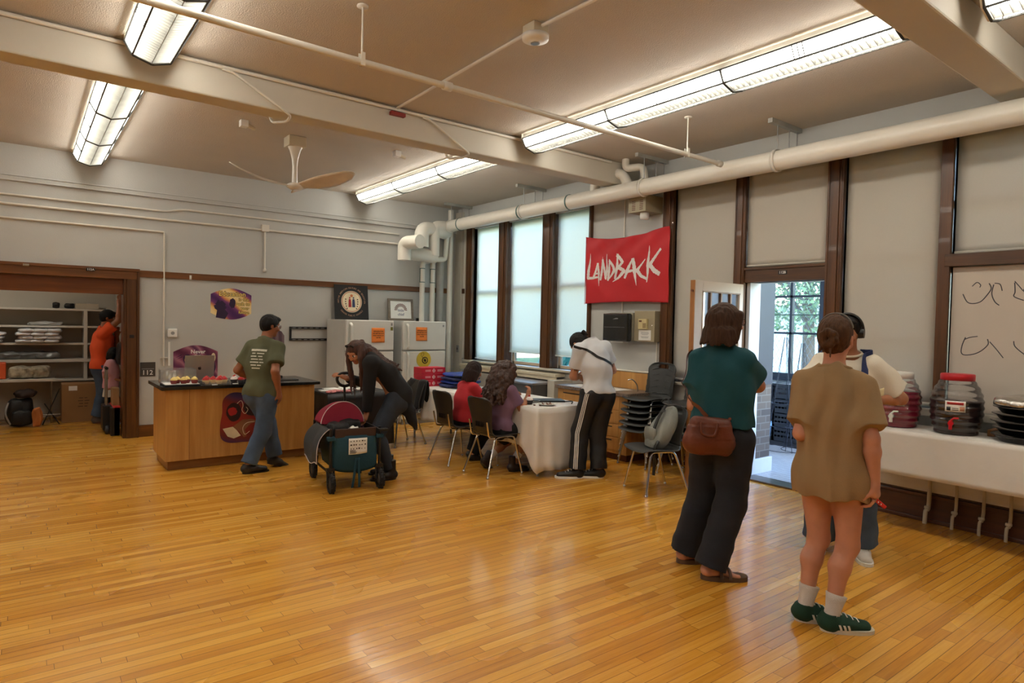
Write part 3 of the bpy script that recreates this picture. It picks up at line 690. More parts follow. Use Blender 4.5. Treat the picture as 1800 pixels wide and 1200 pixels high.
for cx, cz, s_ in ((1.74, .98, 1), (1.99, .98, .9)): m.prism(blob(cx, cz, .055 * s_, 18, .03, 2, 1, 1.2), (0, WY - .0045, 0), (1, 0, 0), (0, 0, 1), .0006)
for a in ((1.58, 1.0, 1.67, 1.045), (1.60, .985, 1.675, 1.02)): m.prism([(a[0], a[1] - .01), (a[2], a[3] - .012), (a[2], a[3])], (0, WY - .0045, 0), (1, 0, 0), (0, 0, 1), .0006)
m.prism(blob(2.055, .87, .03, 16, .05, 2, 1, 2.6), (0, WY - .0045, 0), (1, 0, 0), (0, 0, 1), .0006)
m.build('silhouette', DKPUR, t, world=True)
m = MB()
for cx, cz, s_ in ((1.74, .965, 1), (1.995, .965, .9)): m.prism(blob(cx, cz, .038 * s_, 18, .02, 2, 1, 1.25), (0, WY - .0055, 0), (1, 0, 0), (0, 0, 1), .0006)
m.build('face_patch', SKINI, t, world=True)
MB().prism(blob(2.055, 1.0, .028, 16, .03, 2, 1, 2.2), (0, WY - .0055, 0), (1, 0, 0), (0, 0, 1), .0006).build('feather', CREAMI, t, world=True)
m = MB(); put_text(m, 'Never', .07, (1.865, WY - .006, 1.078), (1, 0, 0), (0, 0, 1), bold=.02); put_text(m, 'give', .05, (1.86, WY - .006, 1.03), (1, 0, 0), (0, 0, 1), bold=.01); put_text(m, 'up', .05, (1.865, WY - .006, .985), (1, 0, 0), (0, 0, 1), bold=.01)
m.build('lettering', WHITEP, t, world=True)
t = thing('wall_decal', 'narrow mauve wall decal showing beyond the man in the olive shirt', 'wall decal', (2.93, WY, 1.0))
wprism([(2.72, 1.02), (2.97, 1.02), (3.0, 1.06), (3.0, 1.30), (2.96, 1.36), (2.85, 1.40), (2.72, 1.40)], 'print', ramp_mat('mauve_print', [(.2, (120, 100, 108)), (.8, (84, 62, 76))], (0, 0, 0), 1), t, .001, .004)
# black TV wall bracket
t = thing('tv_wall_bracket', 'black slotted television bracket on the wall left of the fridges', 'wall bracket', (3.4, WY, 1.24))
for z in (1.245, 1.415): 
    m = MB().box((3.07, WY - .022, z - .017), (3.75, WY, z + .017)); m.build('rail', BLACKP, t, world=True, bev=.003)
    q = MB()
    for k in range(8): q.box((3.11 + k * .085, WY - .0235, z - .005), (3.155 + k * .085, WY - .021, z + .003))
    q.build('slot_row', GREYP, t, world=True)
for x in (3.085, 3.735): MB().box((x - .015, WY - .02, 1.26), (x + .015, WY, 1.40)).build('upright', BLACKP, t, world=True, bev=.003)

# ================================================================ REFRIGERATORS
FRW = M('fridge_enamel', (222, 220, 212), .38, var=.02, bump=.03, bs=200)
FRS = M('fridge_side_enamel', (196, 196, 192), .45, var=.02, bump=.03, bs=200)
ORNG = M('orange_paper', (246, 140, 60), .8, var=.03); INK = M('ink', (50, 30, 24), .7)
def fridge(x0, label, swirl, badge):
    w, d, h = .735, .72, 1.55
    t = thing('refrigerator', label, 'refrigerator', (x0 + w / 2, 8.86, 0), group=None)
    X0, X1, F = -w / 2, w / 2, -.30
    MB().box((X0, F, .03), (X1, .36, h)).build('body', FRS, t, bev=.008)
    MB().box((X0, F - .06, 1.115), (X1, F - .004, h)).build('freezer_door', FRW, t, bev=.014)
    dr = MB().box((X0, F - .06, .08), (X1, F - .004, 1.10)).build('fridge_door', FRW, t, bev=.014)
    for z0, z1 in ((1.13, 1.50), (.62, 1.085)):
        MB().tube(fillet([(X0 + .065, F - .06, z0), (X0 + .065, F - .105, z0 + .03), (X0 + .065, F - .105, z1 - .03), (X0 + .065, F - .06, z1)], .02), .014, 10, flat=((1, 0, 0), 1.5)).build('handle', FRW, t)
    MB().box((X0 + .02, F - .02, 0), (X1 - .02, .3, .08)).build('toe_grille', GREYP, t)
    return t, X0, X1, F
def note_on(tx0, z0, z1, y, lines, size, parent, xw):
    n = thing('paper_notice', parent, 'notice', (tx0, y, z0), group=None)
    MB().grid(lambda a, c: (tx0 + xw * a, y - .003 - .006 * (1 - c) ** 3, z0 + (z1 - z0) * c), 4, 8, thick=.0008).build('sheet', ORNG, n, world=True)
    m = MB()
    for k, l in enumerate(lines): put_text(m, l, size, (tx0 + xw / 2, y - .011, z1 - .05 - k * size * 1.45), (1, 0, 0), (0, 0, 1), bold=.03)
    m.build('lettering', INK, n, world=True); return n
fridge(3.60, 'left white refrigerator behind the stooping woman', False, True)
fridge(4.49, 'right white refrigerator near the corner pipes', True, False)
FY = 8.86 - .36
note_on(3.98, 1.23, 1.44, FY, ['REFRIGERATORS', 'ARE EMPTIED OUT', 'EVERY FRIDAY AT', '5:00 PM'], .021, 'orange paper notice on the left refrigerator door', .205)
note_on(4.70, 1.255, 1.46, FY, ['REFRIGERATORS', 'ARE EMPTIED OUT', 'EVERY FRIDAY AT', '5:00 PM'], .021, 'orange paper notice on the right refrigerator door', .19)
for x, z, w, h, cm, lb in ((4.285, 1.475, .026, .04, GREYP, 'small grey badge at the top of the left refrigerator'), (4.28, 1.405, .036, .05, M('olive_magnet', (128, 124, 40), .5), 'olive square magnet on the left refrigerator'), (5.165, 1.47, .022, .03, GREYP, 'small grey badge at the top of the right refrigerator')):
    tag(MB().box((x, FY - .006, z), (x + w, FY - .0005, z + h)).build('door_magnet', cm, bev=.001), lb, 'magnet')
t = thing('round_magnet_sheet', 'yellow round print with dark line drawing on the right refrigerator', 'magnet', (4.86, FY, .85))
MB().prism(blob(4.84, .97, .125, 36), (0, FY - .002, 0), (1, 0, 0), (0, 0, 1), .003).build('disc', M('yellow_print', (206, 180, 52), .5, var=.1), t, world=True)
m = MB(); m.tube(smoothpath([(4.82, FY - .006, 1.0), (4.79, FY - .006, 1.04), (4.82, FY - .006, 1.08), (4.84, FY - .006, 1.05), (4.81, FY - .006, 1.01), (4.86, FY - .006, 1.0)], 5), .002, 5)
m.lathe([(.038, FY - .008), (.052, FY - .008), (.052, FY - .005)], (4.86, 0, .96), 18, ax='y', caps=False); m.prism(blob(4.86, .96, .022, 10, .3, 4), (0, FY - .0055, 0), (1, 0, 0), (0, 0, 1), .002)
m.build('line_drawing', INK, t, world=True)
# things standing on top of the fridges
t = thing('seal_banner', 'black square poster with a round seal of two figures, standing on the left refrigerator', 'poster', (3.98, 9.2, 1.55))
lean = lambda z: 9.18 + (z - 1.55) * .12
def pl(x, z, d): return (x, lean(z) - d, z)
m = MB(); u, v = Vector((1, 0, 0)), Vector((0, .12, 1)).normalized(); O = Vector((3.98, 9.18, 1.55))
m.prism([(-.27, .002), (.27, .002), (.27, .53), (-.27, .53)], O, u, v, -.012).build('panel', M('black_poster', (28, 26, 26), .45), t, world=True)
n_ = u.cross(v)
def disc(r0, name, mt, d, c=(0, .275), n=40): MB().prism([(c[0] + r0 * math.cos(2 * PI * k / n), c[1] + r0 * math.sin(2 * PI * k / n)) for k in range(n)], O + n_ * d, u, v, .0006).build(name, mt, t, world=True)
disc(.165, 'seal_ring', CREAMI, .0005); disc(.155, 'seal_ring', REDI, .001); disc(.147, 'seal_ring', CREAMI, .0016)
disc(.022, 'sun_mark', M('orange_ink', (200, 110, 60), .5), .0022, (0, .365))
m = MB()
for cx, cm in ((-.03, REDI), (.03, M('blue_ink', (52, 60, 96), .5))):
    k = MB(); k.prism([(cx - .024, .19), (cx + .024, .19), (cx + .02, .285), (cx + .014, .315), (cx - .014, .315), (cx - .02, .285)], O + n_ * .0022, u, v, .0006)
    k.prism(blob(cx, .333, .013, 12), O + n_ * .0022, u, v, .0006); k.build('figure_mark', cm, t, world=True)
for sx in (-1, 1):
    for k in range(5): m.prism(blob(sx * (.095 - .008 * k * (k - 2) * .3), .31 - k * .035, .011, 7, .2, k), O + n_ * .0022, u, v, .0006)
m.build('leaf_marks', M('dark_ink', (70, 50, 44), .5), t, world=True)
m = MB()
def arc_text(body, r, c, a0, a1, size, flip=False):
    N = len(body)
    for i, ch in enumerate(body):
        if ch == ' ': continue
        a = a0 + (a1 - a0) * i / (N - 1); cx, cz = c[0] + r * math.cos(a), c[1] + r * math.sin(a)
        tn = Vector((math.sin(a), -math.cos(a))) if not flip else Vector((-math.sin(a), math.cos(a)))
        uu = u * tn.x + v * tn.y; vv = n_.cross(uu)
        put_text(m, ch, size, O + u * cx + v * cz + n_ * .001, uu, vv, bold=.01)
arc_text('NATIVE AMERICAN CULTURE AND EDUCATION', .21, (0, .275), PI * 1.02, -PI * .02, .033); arc_text('DENVER PUBLIC SCHOOLS', .215, (0, .275), PI * 1.22, PI * 1.78, .033, True)
m.build('lettering', M('bronze_letter', (186, 140, 112), .5), t, world=True)
t = thing('picture_frame', 'grey wooden picture frame with a feathered headdress sketch, on the refrigerator', 'framed picture', (4.8, 9.2, 1.55))
O = Vector((4.80, 9.17, 1.551)); m = MB()
for a in (((-.22, 0), (.22, 0), (.22, .035), (-.22, .035)), ((-.22, .315), (.22, .315), (.22, .35), (-.22, .35)), ((-.22, .035), (-.185, .035), (-.185, .315), (-.22, .315)), ((.185, .035), (.22, .035), (.22, .315), (.185, .315))): m.prism(a, O + n_ * .012, u, v, -.028)
m.build('frame', wood('weathered_frame', (104, 92, 80), (136, 122, 108), 0, .6), t, world=True)
MB().prism([(-.185, .035), (.185, .035), (.185, .315), (-.185, .315)], O, u, v, -.006).build('artwork', PAPER, t, world=True)
m = MB()
for k in range(13):
    a = PI * (.02 + .96 * k / 12); c0 = Vector((0, .17)); p = c0 + Vector((math.cos(a) * .06, math.sin(a) * .055)); q = c0 + Vector((math.cos(a) * .105, math.sin(a) * .1)); s_ = Vector((-math.sin(a), math.cos(a))) * .009
    m.prism([tuple(p - s_ * .5), tuple(p + s_ * .5), tuple(q + s_), tuple(q + (q - p) * .25), tuple(q - s_)], O + n_ * .001, u, v, .0006)
m.build('headdress_mark', M('dusty_ink', (120, 84, 78), .6), t, world=True)
m = MB(); put_text(m, 'little', .06, O + u * 0 + v * .165 + n_ * .002, u, v, bold=.01); put_text(m, 'chief', .06, O + v * .1 + n_ * .002, u, v, bold=.01); m.build('lettering', M('slate_ink', (84, 88, 120), .6), t, world=True)
t = thing('word_ornament', 'white cut-out ornament beside the framed picture on the refrigerator', 'ornament', (5.13, 9.18, 1.55))
m = MB(); 
for z in (1.62, 1.69, 1.775): m.box((5.05, 9.175, z - .006), (5.23, 9.183, z + .006))
put_text(m, 'NOE', .075, (5.14, 9.178, 1.732), (1, 0, 0), (0, 0, 1), bold=.02, off=.003); m.build('cut_letters', M('pale_grey', (188, 188, 186), .5), t, world=True)
MB().box((5.08, 9.165, 1.55), (5.17, 9.2, 1.60)).build('base_block', BLACKP, t, world=True, bev=.003)

# ================================================================ CORNER PIPES
t = thing('insulated_pipe_bend', 'fat white insulated pipe bends crowding the far corner', 'pipe', (5.0, 9.0, 2.6))
MB().tube(fillet([(4.72, 8.95, 2.49), (4.72, 8.95, 2.76), (4.80, 8.60, 2.76)], .10, 8), .105, 24).build('open_bend', WPAINT, t, world=True)
MB().tube(fillet([(4.80, 9.0, 2.62), (5.30, 9.0, 2.60)], .05), .11, 24).build('cross_run', WPAINT, t, world=True)
MB().tube(fillet([(5.02, 8.95, 2.72), (5.02, 8.95, 3.02), (5.45, 9.02, 3.02), (5.55, 9.1, 3.02)], .13, 8), .115, 24).build('upper_bend', WPAINT, t, world=True)
MB().tube(fillet([(5.52, 8.95, 3.10), (5.25, 8.95, 3.08), (5.25, 8.95, 2.60)], .08, 8), .085, 24).build('drop_leg', WPAINT, t, world=True)
BANDM = M('pipe_band_green', (80, 110, 104), .5)
def riser(x, y, z0, z1, r, label, mat=WPAINT, band=None, top=None):
    t = thing('riser_pipe', label, 'pipe', (x, y, z0))
    MB().tube(fillet([(x, y, z0), (x, y, z1)] + (top or []), .05), r, 18).build('pipe_run', mat, t, world=True)
    if band:
        m = MB()
        for z in band: m.lathe([(r + .001, z - .006), (r + .004, z), (r + .001, z + .006)], (x, y, 0), 18, caps=False)
        m.box((x - r - .004, y - .008, band[0]), (x - r + .002, y + .008, band[1])); m.build('pipe_band', BANDM, t, world=True)
riser(5.14, 9.12, 0, 2.50, .042, 'white riser pipe with green bands behind the right refrigerator, left one of the pair', band=(2.18, 2.40), top=[(5.35, 9.12, 2.56), (5.35, 9.05, 2.9)])
riser(5.33, 9.12, 0, 2.48, .042, 'white riser pipe with green bands behind the right refrigerator, right one of the pair', band=(2.18, 2.40), top=[(5.33, 9.12, 2.56), (5.55, 9.1, 2.58), (5.55, 9.05, 2.95)])
riser(5.52, 9.2, 0, 3.0, .062, 'grey thick riser pipe in the corner', M('pipe_grey', (168, 166, 160), .4))
riser(5.66, 9.12, 0, 3.40, .045, 'white riser pipe in the corner reaching the ceiling')

# ================================================================ CLOSET
SHW = M('shelf_white', (200, 196, 188), .5, var=.03)
t = thing('shelving_unit', 'built-in white shelving across the closet back', 'shelves', (-.6, 11.5, 0))
for z in (1.59, 1.34, 1.09): MB().box((-2.55, 11.36, z), (1.12, 11.71, z + .028)).build('shelf', SHW, t, world=True, bev=.003)
MB().box((-2.55, 11.33, .84), (1.12, 11.71, .885)).build('shelf', SHW, t, world=True, bev=.003)
MB().box((.15, 11.36, .56), (1.12, 11.71, .59)).build('shelf', SHW, t, world=True, bev=.003)
for x in (-1.9, -.9, .73): MB().box((x, 11.355, .56), (x + .045, 11.71, 1.59)).build('upright', SHW, t, world=True, bev=.003)
t = thing('added_closet_lamp', 'unseen round ceiling lamp added to brighten the closet', 'ceiling light', (-.3, 10.4, 2.36))
MB().lathe([(0, 2.33), (.12, 2.335), (.15, 2.36), (.15, 2.399)], (-.3, 10.4, 0), 28).build('lamp_globe', emis('added_closet_lamp_glow', (255, 246, 226), 20), t, world=True)  # lamp out of view, added to brighten the closet
# silver folded blankets and other stock
FOIL = M('silver_foil_bag', (222, 226, 234), .4, .0, var=.12, vs=9, bump=.8, bs=22)
def soft_box(c, d, mat, name, label=None, cat=None, grp=None, seed=0, wob=.012, parent=None, rz=0):
    """a rumpled soft block"""
    q = random.Random(seed); n = 6; m = MB(); ph = [q.uniform(0, 6) for _ in range(6)]
    def P(ix, iy, iz):
        u, v, w = ix * 2 / n - 1, iy * 2 / n - 1, iz * 2 / 3 - 1
        sq = lambda a, b, c_: a * math.sqrt(max(0, 1 - .22 * b * b - .22 * c_ * c_ + .05 * b * b * c_ * c_))
        x, y, z = sq(u, v, w), sq(v, u, w), sq(w, u, v)
        w_ = wob * (math.sin(5 * u + ph[0] + 3 * v) + math.sin(7 * v + ph[1] + 2 * w) + math.sin(6 * w + ph[2] + 4 * u))
        ca, sa = math.cos(rz), math.sin(rz); X, Y = x * d[0] / 2 + w_, y * d[1] / 2 + w_
        return (c[0] + X * ca - Y * sa, c[1] + X * sa + Y * ca, max(c[2], c[2] + d[2] / 2 + z * d[2] / 2 + w_ * .7 * (1 if iz else 0)))
    idx = {}; vs = []; fs = []
    def I(a, b, c_):
        if (a, b, c_) not in idx: idx[(a, b, c_)] = len(vs); vs.append(P(a, b, c_))
        return idx[(a, b, c_)]
    for i in range(n):
        for j in range(n):
            fs.append((I(i, j, 0), I(i, j + 1, 0), I(i + 1, j + 1, 0), I(i + 1, j, 0))); fs.append((I(i, j, 3), I(i + 1, j, 3), I(i + 1, j + 1, 3), I(i, j + 1, 3)))
        for k in range(3):
            fs.append((I(i, 0, k), I(i + 1, 0, k), I(i + 1, 0, k + 1), I(i, 0, k + 1))); fs.append((I(i, n, k), I(i, n, k + 1), I(i + 1, n, k + 1), I(i + 1, n, k)))
            fs.append((I(0, i, k), I(0, i, k + 1), I(0, i + 1, k + 1), I(0, i + 1, k))); fs.append((I(n, i, k), I(n, i + 1, k), I(n, i + 1, k + 1), I(n, i, k + 1)))
    m.add(vs, fs, 0, True); o = m.build(name, mat, parent, world=parent is not None)
    sb = o.modifiers.new('s', 'SUBSURF'); sb.levels = 1; sb.render_levels = 1
    if label: tag(o, label, cat, grp)
    return o
pile = []
for k in range(4):
    for j in range(3):
        pile.append(((.02 + j * .16 + (k % 2) * .03, 11.42 - .02 * k, 1.12 + k * .05), (.19, .3, .055)))
for i, (c, d) in enumerate(pile): soft_box(c, d, FOIL, 'folded_foil_blanket', 'folded silver blanket in the heap on the closet shelf', 'blanket', 'silver blankets heaped on the closet shelf', i, .005)
for i in range(3): soft_box((-.36 + .02 * i, 11.42, 1.12 + i * .05), (.3, .3, .055), FOIL, 'folded_foil_blanket', 'folded silver blanket at the very left of the closet shelf', 'blanket', 'silver blankets at the left edge', 40 + i, .006)
soft_box((.27, 11.45, 1.37), (.42, .2, .05), M('pale_bag', (186, 188, 190), .5, bump=.4, bs=20), 'storage_bag', 'flat pale bag lying on the upper closet shelf', 'bag', None, 3)
for i, (x, w, h) in enumerate(((.40, .09, .09), (.56, .13, .08))): soft_box((x, 11.5, 1.62), (w, .12, h), BLACKP, 'dark_case', ['small dark case on the top closet shelf, left one', 'small dark case on the top closet shelf, right one'][i], 'case', None, i, .004)
tag(MB().box((.63, 11.42, 1.62), (.92, 11.62, 1.70)).build('shallow_carton', M('pale_card', (176, 166, 150), .8), bev=.003), 'pale shallow carton on the top closet shelf', 'box')
GSB = M('grey_clear_bag', (112, 116, 118), .3, .1, var=.25, vs=10, bump=.9, bs=18)
for i, (x, w) in enumerate(((-.15, .34), (.1, .36), (.3, .3))): soft_box((x, 11.45, .888), (w, .22, .10), GSB, 'plastic_bundle', ['grey plastic bundle at the left of the low closet shelf', 'grey plastic bundle in the middle of the low closet shelf', 'grey plastic bundle at the right of the low closet shelf'][i], 'bundle', None, 60 + i, .014)
t = thing('folding_table', 'narrow pale table standing against the closet shelves, loaded with bags', 'table', (-.1, 11.1, 0))
MB().box((-1.3, 10.95, .60), (.38, 11.3, .635)).build('tabletop', SHW, t, world=True, bev=.004)
for x in (-1.25, .33): MB().tube([(x, 11.0, .60), (x, 11.0, .02), (x, 11.25, .02), (x, 11.25, .60)], .012, 8).build('leg', MET, t, world=True)
for i, (x, w) in enumerate(((.0, .3), (.2, .26))): soft_box((x, 11.12, .638), (w, .22, .17), M('clear_sack', (150, 142, 124), .35, 0, var=.5, vs=16, bump=.8, bs=18), 'plastic_sack', ['clear plastic sack with odds and ends on the narrow closet table, left', 'clear plastic sack with odds and ends on the narrow closet table, right'][i], 'bag', None, 70 + i, .012)
tag(MB().box((-.42, 11.05, .638), (-.17, 11.28, .86)).build('storage_bin', M('orange_bin', (206, 84, 40), .5), bev=.01), 'orange bin on the narrow closet table at the left edge', 'bin')
CARD = M('cardboard', (150, 112, 72), .85, var=.08, vs=3, bump=.1, bs=40)
t = thing('cardboard_box', 'large brown cardboard box with a white label on the closet floor', 'box', (.78, 11.15, 0))
MB().box((.45, 10.98, 0), (.92, 11.33, .545)).build('carton', CARD, t, world=True, bev=.004)
MB().box((.53, 10.977, .455), (.63, 10.98, .52)).build('shipping_label', PAPER, t, world=True)
m = MB()
for k_ in range(4): m.box((.64 + .012 * (k_ % 2), 10.9785, .22 + k_ * .04), (.70, 10.98, .232 + k_ * .04)).box((.715, 10.9785, .22 + k_ * .04), (.75 + .012 * (k_ % 3), 10.98, .232 + k_ * .04))
m.build('printed_text', M('card_ink', (96, 70, 44), .8), t, world=True)
t = thing('backpack', 'black backpack slumped on the closet floor at far left', 'backpack', (0, 10.95, 0))
BPB = M('black_nylon', (20, 20, 23), .6, bump=.3, bs=80)
soft_box((-.02, 10.95, 0), (.30, .22, .38), BPB, 'pack_body', seed=5, parent=t, wob=.012); soft_box((.0, 10.82, .03), (.22, .1, .2), BPB, 'front_pocket', seed=6, parent=t, wob=.008)
MB().tube(smoothpath([(-.14, 10.83, .34), (-.17, 10.78, .2), (-.12, 10.80, .05)], 5), .012, 6).build('strap', M('strap_grey', (150, 150, 150), .6), t, world=True)
soft_box((.04, 10.95, .385), (.24, .2, .11), M('dark_jacket', (44, 30, 26), .8), 'folded_jacket', 'dark folded jacket on top of the backpack', 'jacket', None, 8, .014)
soft_box((.17, 10.80, 0), (.1, .1, .26), M('orange_cloth', (196, 120, 62), .8), 'tan_pouch', 'tan and orange pouch leaning beside the black backpack', 'pouch', None, 9, .01)
t = thing('folding_stand', 'thin metal folding stand behind the backpack', 'stand', (.33, 10.98, 0))
for a in (((.23, 10.9, 0), (.42, 10.9, .5)), ((.42, 10.9, .0), (.25, 10.9, .3))): MB().tube(a, .008, 6).build('leg', BLACKP, t, world=True)
MB().tube([(.22, 10.9, .14), (.43, 10.9, .14)], .008, 6).build('crossbar', MET, t, world=True)
# hand cart and bins by the jamb
t = thing('luggage_cart', 'black folding luggage cart with a raised silver handle', 'cart', (.90, 9.85, 0))
MB().box((.83, 9.72, .05), (.93, 9.98, .37)).build('folded_body', BLACKP, t, world=True, bev=.01)
for y in (9.76, 9.88): MB().tube([(.875, y, .37), (.875, y, .84)], .014, 8).build('telescopic_tube', MET, t, world=True)
MB().tube([(.875, 9.74, .85), (.875, 9.90, .85)], .02, 10).build('grip', BLACKP, t, world=True)
for y in (9.72, 9.95):
    MB().lathe([(.0, .855), (.05, .86), (.056, .875), (.05, .895), (0, .9)], (0, y, .056), 20, ax='x').build('wheel', M('grey_rubber', (60, 60, 62), .7), t, world=True)
t = thing('storage_crate', 'tall black bin with a red lid against the closet jamb', 'bin', (.97, 9.6, 0))
MB().box((.935, 9.52, .0), (1.0, 9.95, .36)).box((.90, 9.52, 0), (1.0, 9.7, .36)).build('bin_body', BLACKP, t, world=True, bev=.006)
MB().box((.925, 9.5, .36), (1.003, 9.96, .38)).build('lid', REDI, t, world=True, bev=.004)
tag(MB().box((.93, 9.6, .381), (1.0, 9.85, .60)).build('small_carton', CARD, bev=.003), 'small open carton on the red-lidded bin', 'box')
t = thing('hanging_bag', 'dark bag hanging on the closet wall beside the orange-shirted man', 'bag', (1.14, 10.2, .9))
soft_box((1.09, 10.3, .85), (.1, .3, .32), BPB, 'bag_body', seed=12, parent=t, wob=.01); MB().tube([(1.1, 10.25, 1.14), (1.14, 10.3, 1.4), (1.1, 10.36, 1.14)], .008, 6).build('strap', BPB, t, world=True)
# ================================================================ WOODEN ISLAND AND WHAT STANDS ON IT
OAKV = wood('golden_oak_panel', (178, 124, 62), (208, 158, 92), 2, .38, .8)
BLK_TOP = M('black_worktop', (24, 24, 25), .22, var=.1, coat=.2)
t = thing('island_counter', 'golden oak island counter with black worktop, the olive-shirted man passing it', 'counter', (1.88, 7.45, 0))
MB().box((1.13, 7.08, .095), (2.63, 7.80, .812)).build('body', OAKV, t, world=True, bev=.003)
MB().box((1.16, 7.135, 0), (2.585, 7.76, .095)).build('plinth', wood('plinth_oak', (132, 84, 40), (164, 112, 60), 0, .45), t, world=True, bev=.002)
MB().box((1.085, 7.035, .812), (2.68, 7.86, .846)).build('worktop', BLK_TOP, t, world=True, bev=.004)
for x in (1.345,): MB().box((x, 7.077, .1), (x + .002, 7.081, .81)).build('panel_joint', BRI, t, world=True)
m = MB(); P = smoothpath([(1.66, .68), (1.72, .745), (1.80, .76), (1.92, .73), (2.02, .69), (2.06, .60), (2.05, .45), (2.04, .30), (1.97, .235), (1.85, .23), (1.72, .235), (1.645, .29), (1.635, .42), (1.655, .55)], 4, True)
dt = thing('counter_decal', 'rounded dark sunset mural decal on the front of the island', 'decal', (1.85, 7.08, .23))
F = 7.079
m.prism([(p.x, p.y) for p in [Vector((q[0], q[1])) for q in P]], (0, F, 0), (1, 0, 0), (0, 0, 1), .002).build('print', NIGHT, dt, world=True)
def dpr(poly, mt, nm, k=1): MB().prism(poly, (0, F - .0022 - .0004 * k, 0), (1, 0, 0), (0, 0, 1), .0006).build(nm, mt, dt, world=True)
dpr(blob(1.77, .555, .075, 20, .06, 3, 1, 1.3), M('deep_brown_ink', (48, 26, 24), .5), 'dark_shape'); dpr(blob(1.95, .60, .09, 20, .08, 6, .9, 1.1), M('deep_brown_ink', (48, 26, 24), .5), 'dark_shape')
dpr(blob(1.755, .56, .045, 18, .1, 2, 1, 1.0), REDI, 'red_shape', 2)
dpr([(1.66, .385), (1.76, .40), (1.80, .36), (1.84, .30), (1.77, .275), (1.71, .30)], CREAMI, 'fan_shape', 2)
dpr([(1.76, .40), (1.86, .47), (1.95, .47), (2.03, .44), (1.94, .42), (1.88, .36), (1.90, .29), (1.87, .28), (1.83, .34)], M('tan_shape_ink', (142, 92, 60), .5), 'tan_shape', 3)
m = MB(); 
for pts in ([(1.80, .64), (1.84, .67), (1.86, .62), (1.85, .57), (1.88, .53), (1.91, .57), (1.89, .60)], [(1.98, .44), (1.90, .43), (1.86, .38), (1.88, .31), (1.93, .34)]): m.tube(smoothpath([(x, F - .004, z) for x, z in pts], 5), .003, 6, flat=((0, 1, 0), .3))
m.build('line_mark', CREAMI, dt, world=True)
# laptop
ALU = M('silver_aluminium', (168, 166, 160), .38, .6, var=.03)
t = thing('laptop', 'open silver laptop with a dark fruit logo on its lid, on the island', 'laptop', (1.52, 7.6, .847))
MB().box((1.375, 7.50, .848), (1.665, 7.71, .862)).build('base', ALU, t, world=True, bev=.004)
lid = Vector((0, -.12, 1)).normalized()
m = MB().prism([(-.145, 0), (.145, 0), (.145, .27), (-.145, .27)], (1.52, 7.505, .862), (1, 0, 0), lid, -.007); m.build('lid', ALU, t, world=True, bev=.003)
O = Vector((1.52, 7.505, .862)) + lid * .13; m = MB(); nn = Vector((1, 0, 0)).cross(lid) * .0012
ap = [(0, -.015), (.006, -.017), (.012, -.012), (.016, -.003), (.012, .001), (.012, .007), (.015, .011), (.009, .015), (.002, .0125), (-.003, .0125), (-.010, .015), (-.016, .009), (-.017, 0), (-.013, -.011), (-.007, -.017)]
m.prism(ap, O + nn, (1, 0, 0), lid, .0004); m.prism([(.0, .016), (.006, .018), (.008, .024), (.002, .022)], O + nn, (1, 0, 0), lid, .0004); m.build('logo', BLACKP, t, world=True)
# clear cups, containers and cupcakes
PLC = clear('clear_plastic', (250, 250, 250), .10, .08, .10)
def cup(x, y, z, r, h, label, n=1):
    m = MB().lathe([(r * .72, 0), (r * .74, .002), (r, h), (r * 1.06, h), (r * 1.06, h + .003)], (x, y, z), 24, caps=False).lathe([(0, .001), (r * .72, .001)], (x, y, z), 24, caps=False)
    return tag(m.build('clear_cup', PLC), label, 'cup')
cup(1.185, 7.42, .847, .045, .12, 'clear plastic cup at the left end of the island, left of the pair'); cup(1.27, 7.50, .847, .045, .12, 'clear plastic cup behind the lidded tray on the island')
t = thing('napkin', 'crumpled white napkin stuffed at the left end of the island', 'napkin', (1.26, 7.3, .9))
soft_box((1.24, 7.40, .848), (.07, .06, .13), PAPER, 'napkin_body', seed=2, parent=t, wob=.006)
t = thing('bakery_tray', 'black tray with clear lid holding yellow cupcakes on the island', 'tray', (1.29, 7.2, .847))
MB().box((1.12, 7.07, .847), (1.45, 7.36, .862)).build('tray_base', BLACKP, t, world=True, bev=.005)
MB().box((1.13, 7.08, .862), (1.44, 7.35, .866)).build('tray_liner', PAPER, t, world=True)
m = MB(); 
for a, c in (((1.11, 7.25, .865), (1.44, 7.254, 1.0)), ((1.11, 7.37, .865), (1.44, 7.374, 1.01))): m.box(a, c)
m.box((1.11, 7.25, .865), (1.114, 7.37, 1.0)).box((1.436, 7.25, .865), (1.44, 7.37, 1.0)); m.build('clear_lid', PLC, t, world=True)
WRAP = M('paper_case', (124, 40, 34), .7); WRAPT = M('tan_case', (196, 160, 110), .7); WRAPK = M('dark_case_paper', (44, 38, 38), .6)
YEL = M('yellow_icing', (238, 214, 130), .5, bump=.5, bs=60); RED = M('red_icing', (200, 30, 36), .35, bump=.5, bs=50); WHI = M('white_icing', (240, 228, 220), .5, bump=.5, bs=60)
def cupcake(x, y, z, case, icing, label, grp, s=1.0, dot=None):
    t = thing('cupcake', label, 'cupcake', (x, y, z), rz=rnd.uniform(0, 3), group=grp)
    n = 24; pr = []
    MB().lathe([(.024 * s, 0), (.034 * s, .036 * s), (.0, .036 * s)], (0, 0, 0), 24).build('case', case, t)
    m = MB(); m.tube([(math.cos(a) * .02 * s * (1 - a / 16), math.sin(a) * .02 * s * (1 - a / 16), .04 * s + a * .0019 * s) for a in [k * .5 for k in range(28)]], [.016 * s * (1 - k / 46) for k in range(28)], 8)
    m.ell((0, 0, .04 * s), (.033 * s, .033 * s, .014 * s), 16, 8); m.build('icing', icing, t)
    if dot: MB().ell((0, 0, .068 * s), (.011 * s,) * 3, 10, 6).build('topping', dot, t)
    return t
yc = [(1.21, 7.13), (1.30, 7.13), (1.40, 7.13), (1.25, 7.19), (1.34, 7.19)]
